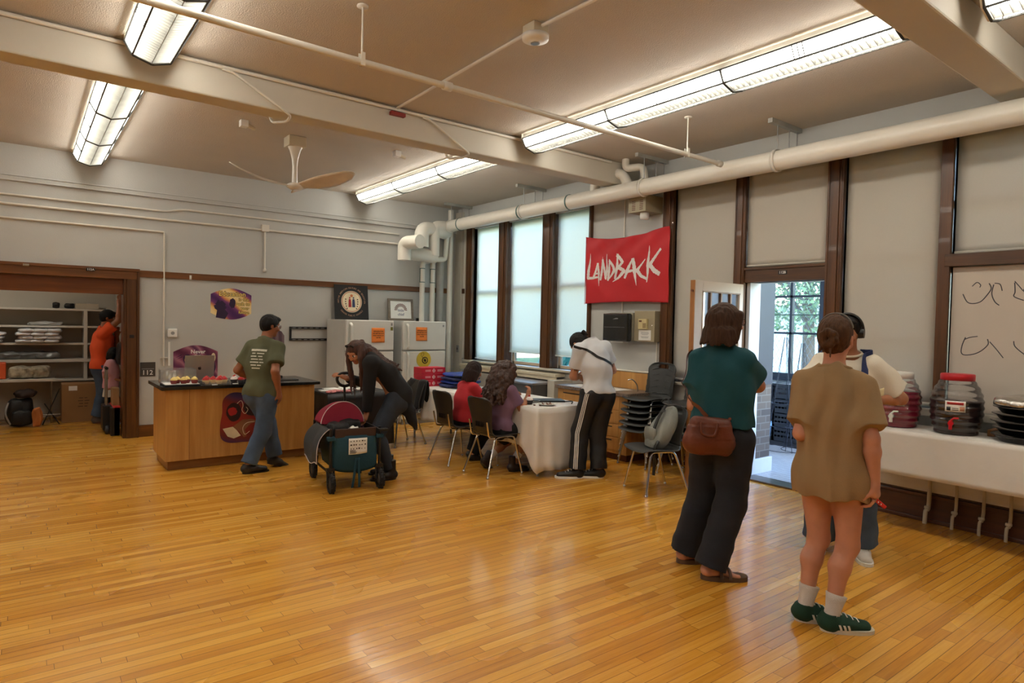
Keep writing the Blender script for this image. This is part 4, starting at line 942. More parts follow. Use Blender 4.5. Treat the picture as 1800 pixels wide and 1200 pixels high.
for i, (x, y) in enumerate(yc): cupcake(x, y, .867, WRAP, YEL, 'yellow-iced cupcake in a red case on the black tray', 'yellow cupcakes on the tray')
t = thing('clamshell', 'low clear clamshell of cupcakes on the island before the laptop', 'container', (1.58, 7.22, .847))
m = MB().box((1.49, 7.10, .847), (1.74, 7.36, .851)); m.box((1.49, 7.10, .847), (1.492, 7.36, .875)).box((1.738, 7.10, .847), (1.74, 7.36, .875)).box((1.49, 7.10, .847), (1.74, 7.102, .875)); m.build('clear_base', PLC, t, world=True)
for i, (x, y) in enumerate([(1.52, 7.2), (1.60, 7.24), (1.55, 7.3), (1.64, 7.16), (1.70, 7.2), (1.68, 7.29)]): cupcake(x, y, .852, WRAPT, RED, 'red-iced cupcake in a tan case before the laptop', 'red cupcakes before the laptop', 1.05)
for i, (x, y, ic) in enumerate([(1.80, 7.22, WHI), (1.86, 7.16, RED), (1.90, 7.24, RED), (1.83, 7.30, WHI), (1.97, 7.20, RED)]): cupcake(x, y, .847, WRAPK, ic, ['white-iced cupcake in a dark case left of the red ones', 'front red-iced cupcake in a dark case', 'middle red-iced cupcake in a dark case', 'white-iced cupcake behind the dark-cased ones', 'rightmost red-iced cupcake in a dark case'][i], 'dark-cased cupcakes beside the olive-shirted man', 1.05, REDI if ic is WHI else WHI)
for i, (x, y, w) in enumerate(((1.56, 7.08, .05), (1.77, 7.11, .05), (2.0, 7.12, .05))): tag(MB().box((x, y, .8465), (x + w, y + .04, .849)).build('paper_slip', PAPER), ['small white slip lying in front of the red cupcakes', 'small white slip beside the white-iced cupcake', 'small white slip near the man on the island'][i], 'paper')
tag(MB().box((2.05, 7.15, .8465), (2.12, 7.22, .851)).build('blue_wipe', M('pale_blue', (150, 190, 220), .6)), 'pale blue packet on the island left of the man', 'packet')
t = thing('tablet', 'black tablet lying flat at the right end of the island', 'tablet', (2.4, 7.35, .847))
MB().box((2.30, 7.28, .8465), (2.52, 7.45, .855)).build('tablet_body', BLACKP, t, world=True, bev=.003)
tag(MB().box((2.36, 7.60, .8465), (2.44, 7.66, .875)).build('stapler', BLACKP, bev=.006), 'small black object at the back right of the island', 'stapler')

# ================================================================ CLOTHS AND TABLES
CLOTHW = M('white_tablecloth', (226, 222, 216), .62, var=.03, vs=5, bump=.25, bs=14)
CLOTHB = M('black_tablecloth', (20, 20, 22), .45, var=.1, vs=5, bump=.3, bs=14)
def tablecloth(x0, x1, y0, y1, z, bottom, mat, label, group=None, amp=.012, flare=.03, seed=1, n=150, freq=9, corner=.05):
    """bottom(side, u) -> z of the hem; sides 0 left(x0) 1 near(y0) 2 right 3 far"""
    q = random.Random(seed); L = [y1 - y0, x1 - x0, y1 - y0, x1 - x0]; per = sum(L); m = MB(); ring = []
    def at(s):
        s %= per
        for k in range(4):
            if s <= L[k]:
                u = s / L[k]
                if k == 0: return (x0, y1 - (y1 - y0) * u), (-1, 0), 0, u, s, L[k]
                if k == 1: return (x0 + (x1 - x0) * u, y0), (0, -1), 1, u, s, L[k]
                if k == 2: return (x1, y0 + (y1 - y0) * u), (1, 0), 2, u, s, L[k]
                return (x1 - (x1 - x0) * u, y1), (0, 1), 3, u, s, L[k]
            s -= L[k]
    ph = [q.uniform(0, 6) for _ in range(4)]; rows = 10; pts = []
    for i in range(n):
        s = per * i / n; p, nr, k, u, d, l = at(s)
        # soften the outward direction round the corners
        nx, ny = nr; cw = 0
        for e, o in ((d, -1), (l - d, 1)):
            if e < corner * 2:
                w = .5 * (1 - e / (corner * 2)); other = [(-1, 0), (0, -1), (1, 0), (0, 1)][(k + o) % 4]; nx += other[0] * w * 1.4; ny += other[1] * w * 1.4; cw = max(cw, 1 - e / (corner * 2))
        nl = math.hypot(nx, ny); nx, ny = nx / nl, ny / nl
        zb = bottom(k, u); col = []
        for r in range(rows + 1):
            v = r / rows; wv = amp * v * (math.sin(s * freq + ph[0] + math.sin(s * 3.1 + ph[1]) * 1.3) + .6 * math.sin(s * freq * 2.3 + ph[2])) + flare * v * (.35 + cw * 1.3)
            o = .004 + max(-.004, wv) + (.006 * math.sin(v * PI / 2))
            col.append((p[0] + nx * o, p[1] + ny * o, z + .004 - (z - zb) * v ** 1.02 - .004 * (v > 0)))
        pts.append(col)
    vs = [c for col in pts for c in col]; W = rows + 1
    fs = [(i * W + j, i * W + j + 1, ((i + 1) % n) * W + j + 1, ((i + 1) % n) * W + j) for i in range(n) for j in range(rows)]
    m.add(vs, fs, 0, True); m.add([pts[i][0] for i in range(n)], [tuple(range(n))], 0)
    o = m.build('tablecloth', mat); sol = o.modifiers.new('thick', 'SOLIDIFY'); sol.thickness = .0015; sol.offset = 1
    return tag(o, label, 'tablecloth', group)
def table(x0, x1, y0, y1, z, label, legmat=GREYP, inset=.06):
    t = thing('folding_table', label, 'table', ((x0 + x1) / 2, (y0 + y1) / 2, 0))
    MB().box((x0 + .008, y0 + .008, z - .04), (x1 - .008, y1 - .008, z - .003)).build('tabletop', M('table_laminate', (190, 186, 178), .5), t, world=True, bev=.003)
    for x in (x0 + inset, x1 - inset):
        for y in (y0 + inset, y1 - inset): MB().cyl((x, y, 0), (x, y, z - .04), .014, n=10).build('leg', legmat, t, world=True)
    return t
TZ = .70
table(4.08, 4.83, 4.87, 7.62, TZ, 'long folding table under the white cloth where the children sit', inset=.09)
def hem1(k, u):
    if k == 0: return .30 - (.25 * max(0, (u - .93) / .07)) if u > .93 else .30
    if k == 1: return .05 + .05 * u + .02 * math.sin(u * 9)
    if k == 2: return .10 if u < .1 else .3
    return .35
tablecloth(4.08, 4.83, 4.87, 7.62, TZ, hem1, CLOTHW, 'white cloth with folds hanging to the floor on the children\'s table', seed=3, n=300, amp=.028, freq=15, flare=.02, corner=.035)
table(2.74, 3.52, 6.93, 7.62, TZ, 'folding table under the black cloth behind the wagon')
tablecloth(2.74, 3.52, 6.93, 7.62, TZ, lambda k, u: .08 + .01 * math.sin(u * 7), CLOTHB, 'black cloth on the table behind the wagon', seed=5, n=120)
# papers on the black table
q = random.Random(4)
spots = [(2.80, 7.25, .09, .13), (2.95, 7.35, .16, .2), (3.12, 7.2, .2, .14), (3.15, 7.42, .15, .2), (3.35, 7.3, .18, .13), (3.0, 7.1, .12, .1)]
lbl = ['small white paper stack nearest the island on the black cloth', 'white paper pile at the back of the black cloth', 'white flyers in the middle of the black cloth', 'white booklet at the far side of the black cloth', 'white sheet at the right of the black cloth', 'white cards at the front of the black cloth']
for i, (x, y, w, h) in enumerate(spots):
    m = MB()
    for k in range(3 + i % 3):
        a = q.uniform(-.2, .2); c_, s_ = math.cos(a), math.sin(a); z = TZ + .0075 + k * .004
        m.prism([(-w / 2, -h / 2), (w / 2, -h / 2), (w / 2, h / 2), (-w / 2, h / 2)], (x, y, z), (c_, s_, 0), (-s_, c_, 0), .0035)
    tag(m.build('paper_stack', PAPER), lbl[i], 'papers')
for i, (x, y) in enumerate(((2.88, 7.08), (2.99, 7.02), (2.80, 7.02))): soft_box((x, y, TZ + .008), (.12, .08, .03), M('pink_print', (206, 130, 128), .7, var=.4, vs=40), 'pink_sticker_pack', ['pink sticker pack at the left of the black cloth', 'pink sticker pack at the very front edge of the black cloth', 'pink sticker pack nearest the island'][i], 'sticker pack', None, i, .004)
tag(MB().tube([(3.05, 7.12, TZ + .03), (3.16, 7.2, TZ + .03)], .005, 8).build('black_pen', BLACKP), 'black pen lying on the flyers', 'pen')
soft_box((2.80, 6.985, 0), (.22, .1, .2), M('blue_shadow_bag', (38, 58, 84), .6), 'blue_bag', 'blue bag on the floor at the foot of the black cloth', 'bag', None, 21, .01)
# red boxes
REDC = M('red_carton', (196, 30, 52), .5, var=.08); PINKW = M('carton_white', (236, 200, 200), .6)
for i in range(2):
    for k in range(3):
        x0 = 3.925 + i * .175 if False else 3.93 + i * .18
        x0 += .16; y0 = 7.22; z0 = TZ + .0065 + k * .082
        t = thing('red_carton', ['left', 'right'][i] + ' stack of red cartons on the white cloth, ' + ['bottom', 'middle', 'top'][k] + ' one', 'box', (x0 + .085, y0 + .1, z0), group='red cartons stacked on the white table')
        MB().box((x0, y0, z0), (x0 + .172, y0 + .22, z0 + .08)).build('carton', REDC, t, world=True, bev=.003)
        m = MB(); a = x0 + (.172 if i == 0 else 0); s_ = -1 if i == 0 else 1
        m.prism([(0, .01), (s_ * .02, .04), (0, .07)] if s_ > 0 else [(0, .07), (s_ * .02, .04), (0, .01)], (a, y0 - .0012, z0), (1, 0, 0), (0, 0, 1), .001)
        for zz in (.03, .045): m.box((x0 + .05, y0 - .001, z0 + zz), (x0 + .13, y0 - .0004, z0 + zz + .006))
        m.build('printed_label', PINKW, t, world=True)
BLU = M('royal_blue_nylon', (30, 62, 150), .5, var=.12, bump=.5, bs=30); NAVY = M('navy_nylon', (20, 34, 84), .55, bump=.5, bs=30)
for i in range(4):
    t = thing('drawstring_bag', ['bottom', 'second from bottom', 'second from top', 'topmost'][i] + ' blue folded bag in the stack on the white cloth', 'bag', (4.58, 6.95, TZ + .006 + i * .048), group='blue bags stacked on the white table')
    soft_box((4.52 + .015 * (i % 2), 7.0 - .01 * i, TZ + .007 + i * .046), (.50 - .02 * i, .42, .05), BLU if i % 2 or i == 3 else NAVY, 'bag_body', seed=30 + i, parent=t, wob=.007)
    MB().tube(smoothpath([(4.30, 6.79, TZ + .03 + i * .046), (4.40, 6.775, TZ + .02 + i * .046), (4.5, 6.78, TZ + .035 + i * .046), (4.62, 6.775, TZ + .02 + i * .046)], 5), .006, 6, flat=((0, 1, 0), .5)).build('strap', BLACKP, t, world=True)
# things near the children
def plate(x, y, label, stuff):
    t = thing('paper_plate', label, 'plate', (x, y, TZ + .006)); MB().lathe([(0, .004), (.06, .004), (.078, .012), (.095, .018), (.096, .016), (.078, .009), (.06, .001), (0, .001)], (x, y, TZ + .0065), 32).build('plate_dish', M('plate_grey', (196, 192, 184), .6), t, world=True)
    return t
plate(4.33, 5.02, 'grey paper plate with scraps near the table end', 1)
q = random.Random(2)
for i in range(5): tag(MB().tube([(4.29 + i * .02, 5.0 + q.uniform(-.03, .03), TZ + .018), (4.30 + i * .024, 5.03 + q.uniform(-.02, .04), TZ + .03)], .005, 6).build('food_scrap', M('brown_scrap', (130, 84, 60), .7)), 'brown food scrap on the grey plate at the table end', 'food scrap', 'scraps on the grey plate')
plate(4.36, 5.32, 'grey paper plate in front of the girl in mauve', 2)
cupcake(4.22, 5.18, TZ + .0065, WRAPK, WHI, 'large cupcake with red topping in a black case on the children\'s table', None, 1.25, RED)
for i, (x, y) in enumerate(((4.20, 5.07), (4.235, 5.02))): tag(MB().ell((x, y, TZ + .013), (.014, .014, .007), 12, 6).build('chocolate_drop', BRI), ['brown drop on the cloth, left of the pair', 'brown drop on the cloth, right of the pair'][i], 'sweet')
t = thing('tablet_case', 'black tablet case with its strap on the children\'s table', 'tablet', (4.60, 5.25, TZ + .006))
m = MB(); a = .5; m.prism([(-.17, -.11), (.17, -.11), (.17, .11), (-.17, .11)], (4.58, 5.30, TZ + .008), (math.cos(a), -math.sin(a), 0), (math.sin(a), math.cos(a), 0), .016); m.build('case_body', M('black_case', (34, 34, 38), .5), t, world=True, bev=.004)
MB().tube(smoothpath([(4.66, 5.1, TZ + .02), (4.68, 5.02, TZ + .03), (4.64, 4.98, TZ + .012)], 5), .007, 6).build('strap', BLACKP, t, world=True)
for i, (x, y, a) in enumerate(((4.5, 5.75, .2), (4.45, 5.5, -.3), (4.7, 5.6, .1))): tag(MB().prism([(-.1, -.13), (.1, -.13), (.1, .13), (-.1, .13)], (x, y, TZ + .007), (math.cos(a), math.sin(a), 0), (-math.sin(a), math.cos(a), 0), .001).build('paper_sheet', PAPER), ['white sheet in front of the child in red', 'white sheet under the girl\'s hands', 'white sheet at the far side of the children\'s table'][i], 'paper')

# ================================================================ CHAIRS
SHELL = M('charcoal_shell', (58, 60, 60), .42, var=.06, vs=4, bump=.12, bs=220); SHELLB = M('brown_black_shell', (46, 42, 36), .38, var=.06, vs=4)
def chair(name, label, loc, rz, mat=SHELL, hole=True, group=None):
    """faces local +x"""
    t = thing(name, label, 'chair', loc, rz, group)
    prof = smoothpath([(.225, 0, .385), (.20, 0, .405), (.08, 0, .410), (-.06, 0, .400), (-.145, 0, .405), (-.195, 0, .455), (-.215, 0, .56), (-.235, 0, .68), (-.251, 0, .745), (-.268, 0, .80)], 4)
    wid = [(0, .17), (.08, .205), (.25, .215), (.42, .20), (.55, .165), (.65, .16), (.8, .195), (.92, .19), (.97, .165), (1, .10)]
    if hole: wid = [(0, .15), (.06, .195), (.25, .218), (.42, .20), (.52, .165), (.60, .150), (.68, .163), (.78, .19), (.85, .197), (.90, .187), (.94, .165), (.97, .13), (1, .06)]
    N = len(prof) - 1
    def W(u):
        for (a, wa), (b2, wb) in zip(wid[:-1], wid[1:]):
            if u <= b2: return wa + (wb - wa) * (u - a) / (b2 - a)
        return wid[-1][1]
    nv = 16; split = int(N * .54)
    for nm, i0, i1 in (('seat', 0, split), ('backrest', split, N)):
        m = MB(); vs = []; fs = []
        for i in range(i0, i1 + 1):
            u = i / N; w = W(u); p = prof[i]
            for j in range(nv + 1):
                s_ = j / nv * 2 - 1; dish = s_ * s_
                if u < .45: vs.append((p.x, s_ * w, p.z + .012 * dish - (.012 if u < .1 else 0) * 0))
                else: k = min(1, (u - .45) / .15); vs.append((p.x + .03 * dish * k, s_ * w, p.z + .012 * dish * (1 - k)))
        Wd = nv + 1
        for i in range(i1 - i0):
            for j in range(nv):
                uu = (i + i0 + .5) / N; ss = (j + .5) / nv * 2 - 1
                if hole and nm == 'backrest' and abs(uu - .90) < .035 and abs(ss) < .40: continue
                fs.append((i * Wd + j, i * Wd + j + 1, (i + 1) * Wd + j + 1, (i + 1) * Wd + j))
        m.add(vs, fs, 0, True); o = m.build(nm, mat, t); sol = o.modifiers.new('t', 'SOLIDIFY'); sol.thickness = .007; sol.offset = 0
    for sy in (-1, 1):
        for (xt, xb) in ((.13, .20), (-.12, -.25)):
            m = MB().tube(fillet([(0, sy * .13, .392), (xt, sy * .145, .392), (xb, sy * .20, .012)], .045), .0105, 10)
            m.lathe([(.013, .0), (.014, .02), (.011, .022)], (xb, sy * .20, 0), 12); m.build('leg', CHROME, t)
    MB().tube([(.05, -.14, .388), (.05, .14, .388)], .009, 8).tube([(-.07, -.14, .386), (-.07, .14, .386)], .009, 8).build('seat_frame', CHROME, t)
    if not hole:
        for sy in (-1, 1): MB().tube(fillet([(-.12, sy * .14, .39), (-.20, sy * .145, .40), (-.232, sy * .145, .56)], .03), .009, 8).build('back_support', CHROME, t)
        m = MB()
        for k in range(5): m.box((-.222, -.06 + k * .026, .50), (-.212, -.048 + k * .026, .55))
        m.build('slot_row', BLACKP, t)
    return t
chair('child_chair', 'dark moulded chair holding the child in red, chrome legs', (3.87, 6.0, 0), .02, SHELLB, False)
chair('child_chair', 'dark moulded chair holding the girl in mauve, chrome legs', (3.90, 5.33, 0), .05, SHELLB, False)
chair('jacket_chair', 'dark moulded chair with a black jacket between the two tables', (3.78, 7.2, 0), PI + .1, SHELLB, False)
t = thing('jacket', 'black jacket hung over the chair back between the black and white tables', 'jacket', (4.0, 7.2, .5))
def jk(a, c): 
    y = 7.2 + (a - .5) * .44 * (1 - .1 * c); s_ = c * 2 - 1; 
    return (4.03 + .055 * s_ + .02 * math.sin(a * 11 + c * 3), y, .80 - .34 * abs(s_) ** 1.3 * (1 + .3 * a) + .012 * math.sin(a * 9))
MB().grid(jk, 24, 24, thick=.006).build('jacket_body', M('black_jacket', (22, 22, 24), .6, bump=.3, bs=20), t, world=True)
base = chair('stacking_chair', 'charcoal stacking chair, bottom of the tall stack beside the bent man', (5.53, 4.74, 0), PI, SHELL, True, 'tall stack of charcoal chairs')
nm = ['', 'second from the bottom', 'third from the bottom', 'third from the top', 'second from the top', 'topmost']
for k in range(1, 6): copy_tree(base, None, 'charcoal stacking chair, %s of the tall stack beside the bent man' % nm[k], (5.53 + .012 * k, 4.74, .068 * k), PI)
b2 = copy_tree(base, None, 'charcoal stacking chair, bottom of the stack behind the open cream door', (5.53, 4.18, 0), PI + .03); b2['group'] = 'stack of chairs behind the door'
for k in range(1, 6):
    c_ = copy_tree(base, None, 'charcoal stacking chair, %s of the stack behind the open cream door' % nm[k], (5.53 + .012 * k, 4.18, .068 * k), PI + .03); c_['group'] = 'stack of chairs behind the door'
chair('backpack_chair', 'charcoal chair standing alone with a grey backpack on its seat', (4.74, 3.93, 0), PI - .32, SHELL, True)
# the grey backpack leaning on it
GBP = M('grey_canvas', (132, 134, 128), .75, var=.06, bump=.3, bs=120)
t = thing('backpack', 'grey canvas backpack leaning on the backrest of the lone chair', 'backpack', (4.78, 3.9, .41))
Rb = Matrix.Rotation(PI - .32, 4, 'Z')
def bpt(x, y, z): 
    v = Rb @ Vector((x, y, z)); return (4.74 + v.x, 3.93 + v.y, z)
def bp(u, v):  # closed lump, u around, v up the pack
    th = 2 * PI * u; z = -.02 + .44 * v; prof_ = (math.sin(PI * min(1, .08 + v * .92)) ** .38) * (1 - .35 * v)
    ex, ey = .105 * prof_, .165 * prof_; c_, s_ = math.cos(th), math.sin(th)
    x = ex * math.copysign(abs(c_) ** .7, c_); y = ey * math.copysign(abs(s_) ** .7, s_)
    return bpt(.02 - v * .19 + x + .006 * math.sin(th * 5 + v * 9), y + .02, .425 + max(0, z + .02) * .86)
MB().grid(bp, 36, 22, thick=0).build('pack_body', GBP, t, world=True)
m = MB(); m.tube(smoothpath([bpt(.055, .06, .45), bpt(.06, .06, .56), bpt(.0, .05, .70), bpt(-.08, .04, .81)], 5), .012, 8, flat=((0, 1, 0), 1.4)); m.build('zip_flap', BLACKP, t, world=True)
MB().tube(smoothpath([bpt(.03, .12, .50), bpt(.075, .14, .46), bpt(.09, .13, .38), bpt(.075, .12, .30), bpt(.08, .12, .18)], 5), .011, 8, flat=((0, 1, 0), 1.5)).build('shoulder_strap', BLACKP, t, world=True)
MB().tube(smoothpath([bpt(-.07, -.02, .84), bpt(-.10, .03, .875), bpt(-.12, .06, .83)], 5), .007, 8).build('top_loop', BLACKP, t, world=True)
soft_box(bpt(.05, -.0, .47), (.06, .18, .14), GBP, 'front_pocket', seed=8, parent=t, wob=.004, rz=PI - .32)
m = MB(); a0 = Vector(bpt(-.03, .075, .76)); m.prism([(-.03, -.012), (.03, -.012), (.03, .012), (-.03, .012)], a0, (.2, -.9, .3), (.5, .2, .8), .002); m.build('brand_patch', BLACKP, t, world=True)

# ================================================================ WINDOW-WALL FURNITURE
t = thing('paper_towel_dispenser', 'smoky black paper towel dispenser below the red banner', 'dispenser', (5.8, 5.41, 1.35))
MB().box((5.80, 5.20, 1.36), (WX, 5.61, 1.71)).build('back_case', M('dispenser_grey', (150, 148, 132), .5), t, world=True, bev=.02)
def dis(u, v):
    z = 1.355 + .36 * u; x = 5.71 + .03 * (1 - math.sin(PI * min(1, u * .72 + .28))) * 1.0 + (.05 * max(0, u - .82) / .18) ** 1.2
    return (x - .004 * math.sin(v * PI), 5.195 + .425 * v, z)
m = MB().box((5.745, 5.195, 1.36), (5.80, 5.62, 1.70)); m.build('cover_frame', M('smoky_black', (36, 38, 38), .25, coat=.4), t, world=True, bev=.03, seg=4)
m = MB().prism([(.0, 0), (.05, 0), (.05, .33), (.0, .33)], (5.715, 5.215, 1.365), (1, 0, 0), (0, 0, 1), -.385); m.build('front_cover', M('smoky_black', (36, 38, 38), .25, coat=.4), t, world=True, bev=.02, seg=4)
m = MB().box((5.712, 5.25, 1.53), (5.716, 5.58, 1.533)); m.prism([(-.045, -.008), (.045, -.004), (.045, .006), (.01, .008)], (5.7145, 5.40, 1.635), (0, -1, 0), (0, 0, 1), .0012); m.build('maker_mark', GREYP, t, world=True)
MB().box((5.75, 5.3, 1.345), (5.85, 5.5, 1.358)).build('towel_slot', WHITEP, t, world=True)
BEIGE = M('beige_enamel', (160, 148, 120), .5, var=.03)
t = thing('alarm_cabinet', 'beige metal wall cabinet with a keypad and taped note beside the towel dispenser', 'cabinet', (5.87, 5.03, 1.37))
MB().box((5.815, 4.875, 1.37), (WX, 5.185, 1.73)).build('cabinet_body', BEIGE, t, world=True, bev=.003)
k_ = MB().box((5.785, 4.97, 1.515), (5.815, 5.10, 1.635)).build('keypad', M('ivory_plastic', (206, 190, 140), .45), t, world=True, bev=.004)
m = MB().box((5.783, 5.045, 1.60), (5.7855, 5.085, 1.618)); 
for a in range(3):
    for c in range(4): m.box((5.783, 4.985 + a * .016, 1.53 + c * .015), (5.7855, 4.995 + a * .016, 1.54 + c * .015))
m.build('key_row', BRI, k_, world=True)
MB().box((5.812, 4.925, 1.385), (5.8145, 5.11, 1.505)).build('taped_note', PAPER, t, world=True)
m = MB()
for zz, ww in ((1.475, .11), (1.462, .12), (1.449, .09), (1.425, .12), (1.412, .10)): m.box((5.8105, 5.015 - ww / 2, zz), (5.812, 5.015 + ww / 2, zz + .005))
m.build('note_lines', GREYP, t, world=True)
MB().lathe([(0, 5.806), (.01, 5.808), (.01, 5.816)], (0, 4.91, 1.56), 12, ax='x').build('lock', CHROME, t, world=True)
t = thing('horn_box', 'beige louvred box with a round horn hanging under the heating pipe', 'speaker', (5.77, 5.02, 2.78))
MB().box((5.62, 4.89, 2.86), (WX, 5.15, 3.05)).build('housing', BEIGE, t, world=True, bev=.004)
m = MB()
for a in range(2):
    for c in range(6): m.box((5.618, 4.93 + a * .115, 2.885 + c * .02), (5.6215, 4.98 + a * .115, 2.893 + c * .02))
m.build('louvre', BRI, t, world=True)
MB().lathe([(0, 2.78), (.05, 2.785), (.055, 2.83), (.05, 2.86)], (5.72, 4.99, 0), 20).build('round_horn', WHITEP, t, world=True)
wpipe('wall_conduit', 'thin conduit running down behind the red banner to the towel dispenser', [(WX - .012, 5.47, 3.3), (WX - .012, 5.47, 1.70)], .009)
wpipe('wall_conduit', 'thin conduit leaving the bottom of the beige cabinet', [(WX - .012, 4.91, 1.37), (WX - .012, 4.91, .95)], .009)
wpipe('wall_conduit', 'thin horizontal pipe along the window wall behind the bent man', [(WX - .014, 6.0, 1.0), (WX - .014, 4.85, 1.0)], .012)
wpipe('wall_conduit', 'pair of white casings in the corner beside the first window post', [(WX - .012, 9.06, .95), (WX - .012, 9.06, 3.3)], .014)
t = thing('light_switch', 'small grey switch plate in the corner by the first window post', 'switch', (WX - .05, 9.15, 1.1))
MB().box((WX - .062, 9.12, 1.04), (WX - .051, 9.19, 1.16)).build('plate', GREYP, t, world=True, bev=.003); MB().box((WX - .066, 9.145, 1.08), (WX - .062, 9.165, 1.12)).build('toggle', BLACKP, t, world=True)
# radiator casing, metal cabinet
t = thing('radiator_casing', 'white-painted casing column under the far windows', 'radiator cover', (5.8, 6.4, 0))
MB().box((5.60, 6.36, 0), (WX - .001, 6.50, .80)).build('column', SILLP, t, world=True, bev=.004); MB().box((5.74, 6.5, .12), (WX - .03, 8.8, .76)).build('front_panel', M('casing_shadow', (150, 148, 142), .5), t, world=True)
t = thing('metal_cabinet', 'dark grey metal cabinet under the far windows', 'cabinet', (5.55, 6.95, 0))
MB().box((5.36, 6.52, 0), (5.73, 7.35, .74)).build('cabinet_body', M('cabinet_grey', (92, 92, 94), .4, .2), t, world=True, bev=.005)
MB().box((5.34, 6.50, .74), (5.73, 7.37, .765)).build('cabinet_top', M('cabinet_top_grey', (140, 142, 148), .3, .3), t, world=True, bev=.004)
MB().box((5.355, 6.925, .02), (5.359, 6.93, .73)).build('door_gap', BLACKP, t, world=True)
t = thing('drawer_cabinet', 'oak drawer cabinet with a speckled top along the window wall behind the bent man', 'cabinet', (5.65, 5.5, 0))
MB().box((5.42, 4.9, .08), (WX - .03, 6.08, .745)).build('body', OAKV, t, world=True, bev=.003)
MB().box((5.46, 4.93, 0), (WX - .03, 6.05, .08)).build('plinth', BRI, t, world=True)
MB().box((5.39, 4.87, .745), (WX - .03, 6.11, .785)).build('worktop', M('speckled_top', (120, 104, 90), .4, var=.4, vs=60), t, world=True, bev=.003)
for r_ in range(4):
    for c in range(2):
        y0 = 5.02 + c * .55; z0 = .12 + r_ * .155
        d_ = MB().box((5.412, y0, z0), (5.42, y0 + .5, z0 + .14)).build('drawer', OAKV, t, world=True, bev=.002)
        MB().box((5.409, y0 + .1, z0 + .105), (5.4125, y0 + .4, z0 + .118)).build('finger_slot', BLACKP, d_, world=True)
MB().box((WX - .03, 4.86, .785), (WX, 5.62, .985)).build('backsplash', OAKV, t, world=True, bev=.002)
for i, (x, y, a) in enumerate(((5.6, 5.75, .2), (5.65, 5.35, -.1))): tag(MB().prism([(-.14, -.2), (.14, -.2), (.14, .2), (-.14, .2)], (x, y, .786), (math.cos(a), math.sin(a), 0), (-math.sin(a), math.cos(a), 0), .003).build('paper_sheet', PAPER), ['white papers on the speckled top left of the bent man', 'white papers on the speckled top under the bent man'][i], 'papers')
tag(MB().tube(smoothpath([(5.7, 5.0, .79), (5.68, 5.0, .87), (5.62, 5.02, .93), (5.58, 5.05, .92)], 5), .008, 8).build('faucet', CHROME), 'bent chrome gooseneck tap on the speckled top', 'tap')

# ================================================================ RED BANNER
t = thing('red_banner', 'red cloth banner with white brush letters LANDBACK', 'banner', (WX - .06, 5.38, 1.82))
def sag(y):  # y from 4.70 (right) to 6.05 (left)
    u = (6.05 - y) / 1.35; return u
def ban(u, v, d=0):
    """u 0 left..1 right, v 0 bottom..1 top"""
    y = 6.055 - 1.35 * u - .02 * (1 - v) * (1 - u) * 0
    zt = 2.69 - .075 * math.sin(PI * min(1, u * 1.05)) * (1 - u * .25) + .0; zb = 1.825 + .018 * math.sin(PI * u)
    z = zb + (zt - zb) * v
    f = .012 * math.sin(u * 13 + v * 5 + 2.2 * math.sin(v * 3)) * (.3 + .7 * v) + .010 * math.sin((u - v) * 19) * v * v + .008 * math.sin(u * 31 + v * 11) * v ** 3
    return (WX - .085 + f - .015 * math.sin(PI * u) - d, y, z)
MB().grid(lambda a, c: ban(a, c), 70, 44, thick=.0015).build('cloth', M('red_banner_cloth', (190, 18, 30), .6, var=.05, vs=3, sheen=.1), t, world=True)
LW = M('white_brush_paint', (226, 220, 216), .6, var=.06, vs=20)
def stroke(m, pts, w0, w1, mid=None):
    """tapered brush stroke on the banner in (u, v) space; widths in metres"""
    P = [Vector((a, b_)) for a, b_ in pts]; P2 = []
    for a, b_ in zip(P[:-1], P[1:]):
        for k in range(8): P2.append(a + (b_ - a) * k / 8)
    P2.append(P[-1]); n = len(P2); vs = []
    for i, p in enumerate(P2):
        tn = (P2[min(i + 1, n - 1)] - P2[max(i - 1, 0)]); tn = Vector((tn.x * 1.35, tn.y * .85)).normalized(); s_ = i / (n - 1)
        w = (w0 + (w1 - w0) * s_) if mid is None else (w0 + (mid - w0) * min(1, s_ * 2)) if s_ < .5 else (mid + (w1 - mid) * (s_ * 2 - 1))
        w *= 1 + .12 * math.sin(i * 2.3); nx = Vector((-tn.y / 1.35, tn.x / .85)) * w
        vs += [ban(p.x + nx.x, p.y + nx.y, .0022), ban(p.x, p.y, .0026), ban(p.x - nx.x, p.y - nx.y, .0022)]
    fs = []
    for i in range(n - 1):
        for k in range(2): fs.append((i * 3 + k, (i + 1) * 3 + k, (i + 1) * 3 + k + 1, i * 3 + k + 1))
    m.add(vs, fs)
def letter(strokes):
    m = MB()
    for s_ in strokes: stroke(m, *s_)
    return m.build('letter', LW, t, world=True)
a = .024
letter([([(.065, .76), (.045, .50), (.04, .37)], .002, a, a), ([(.03, .385), (.10, .385), (.16, .40), (.175, .40)], a * .8, a * .4)])
letter([([(.160, .62), (.14, .50), (.112, .39)], a * .4, a * .8), ([(.160, .62), (.175, .48), (.190, .26)], a * .7, .002, a * .8), ([(.128, .45), (.178, .46)], a * .5, a * .4)])
letter([([(.222, .72), (.216, .50), (.205, .35)], .002, a * .6, a * .8), ([(.222, .68), (.25, .5), (.272, .37)], a * .7, a * .7), ([(.286, .76), (.280, .5), (.272, .36)], .004, a * .5, a * .8)])
letter([([(.318, .68), (.312, .50), (.30, .34)], .004, a * .6, a), ([(.315, .66), (.37, .56), (.385, .50), (.35, .43), (.30, .35)], a * .7, a * .3, a)])
letter([([(.415, .76), (.425, .55), (.39, .36)], .004, a * .7, a), ([(.415, .74), (.49, .62), (.44, .54)], a, a * .7), ([(.44, .54), (.51, .48), (.44, .38), (.36, .32)], a, .003, a)])
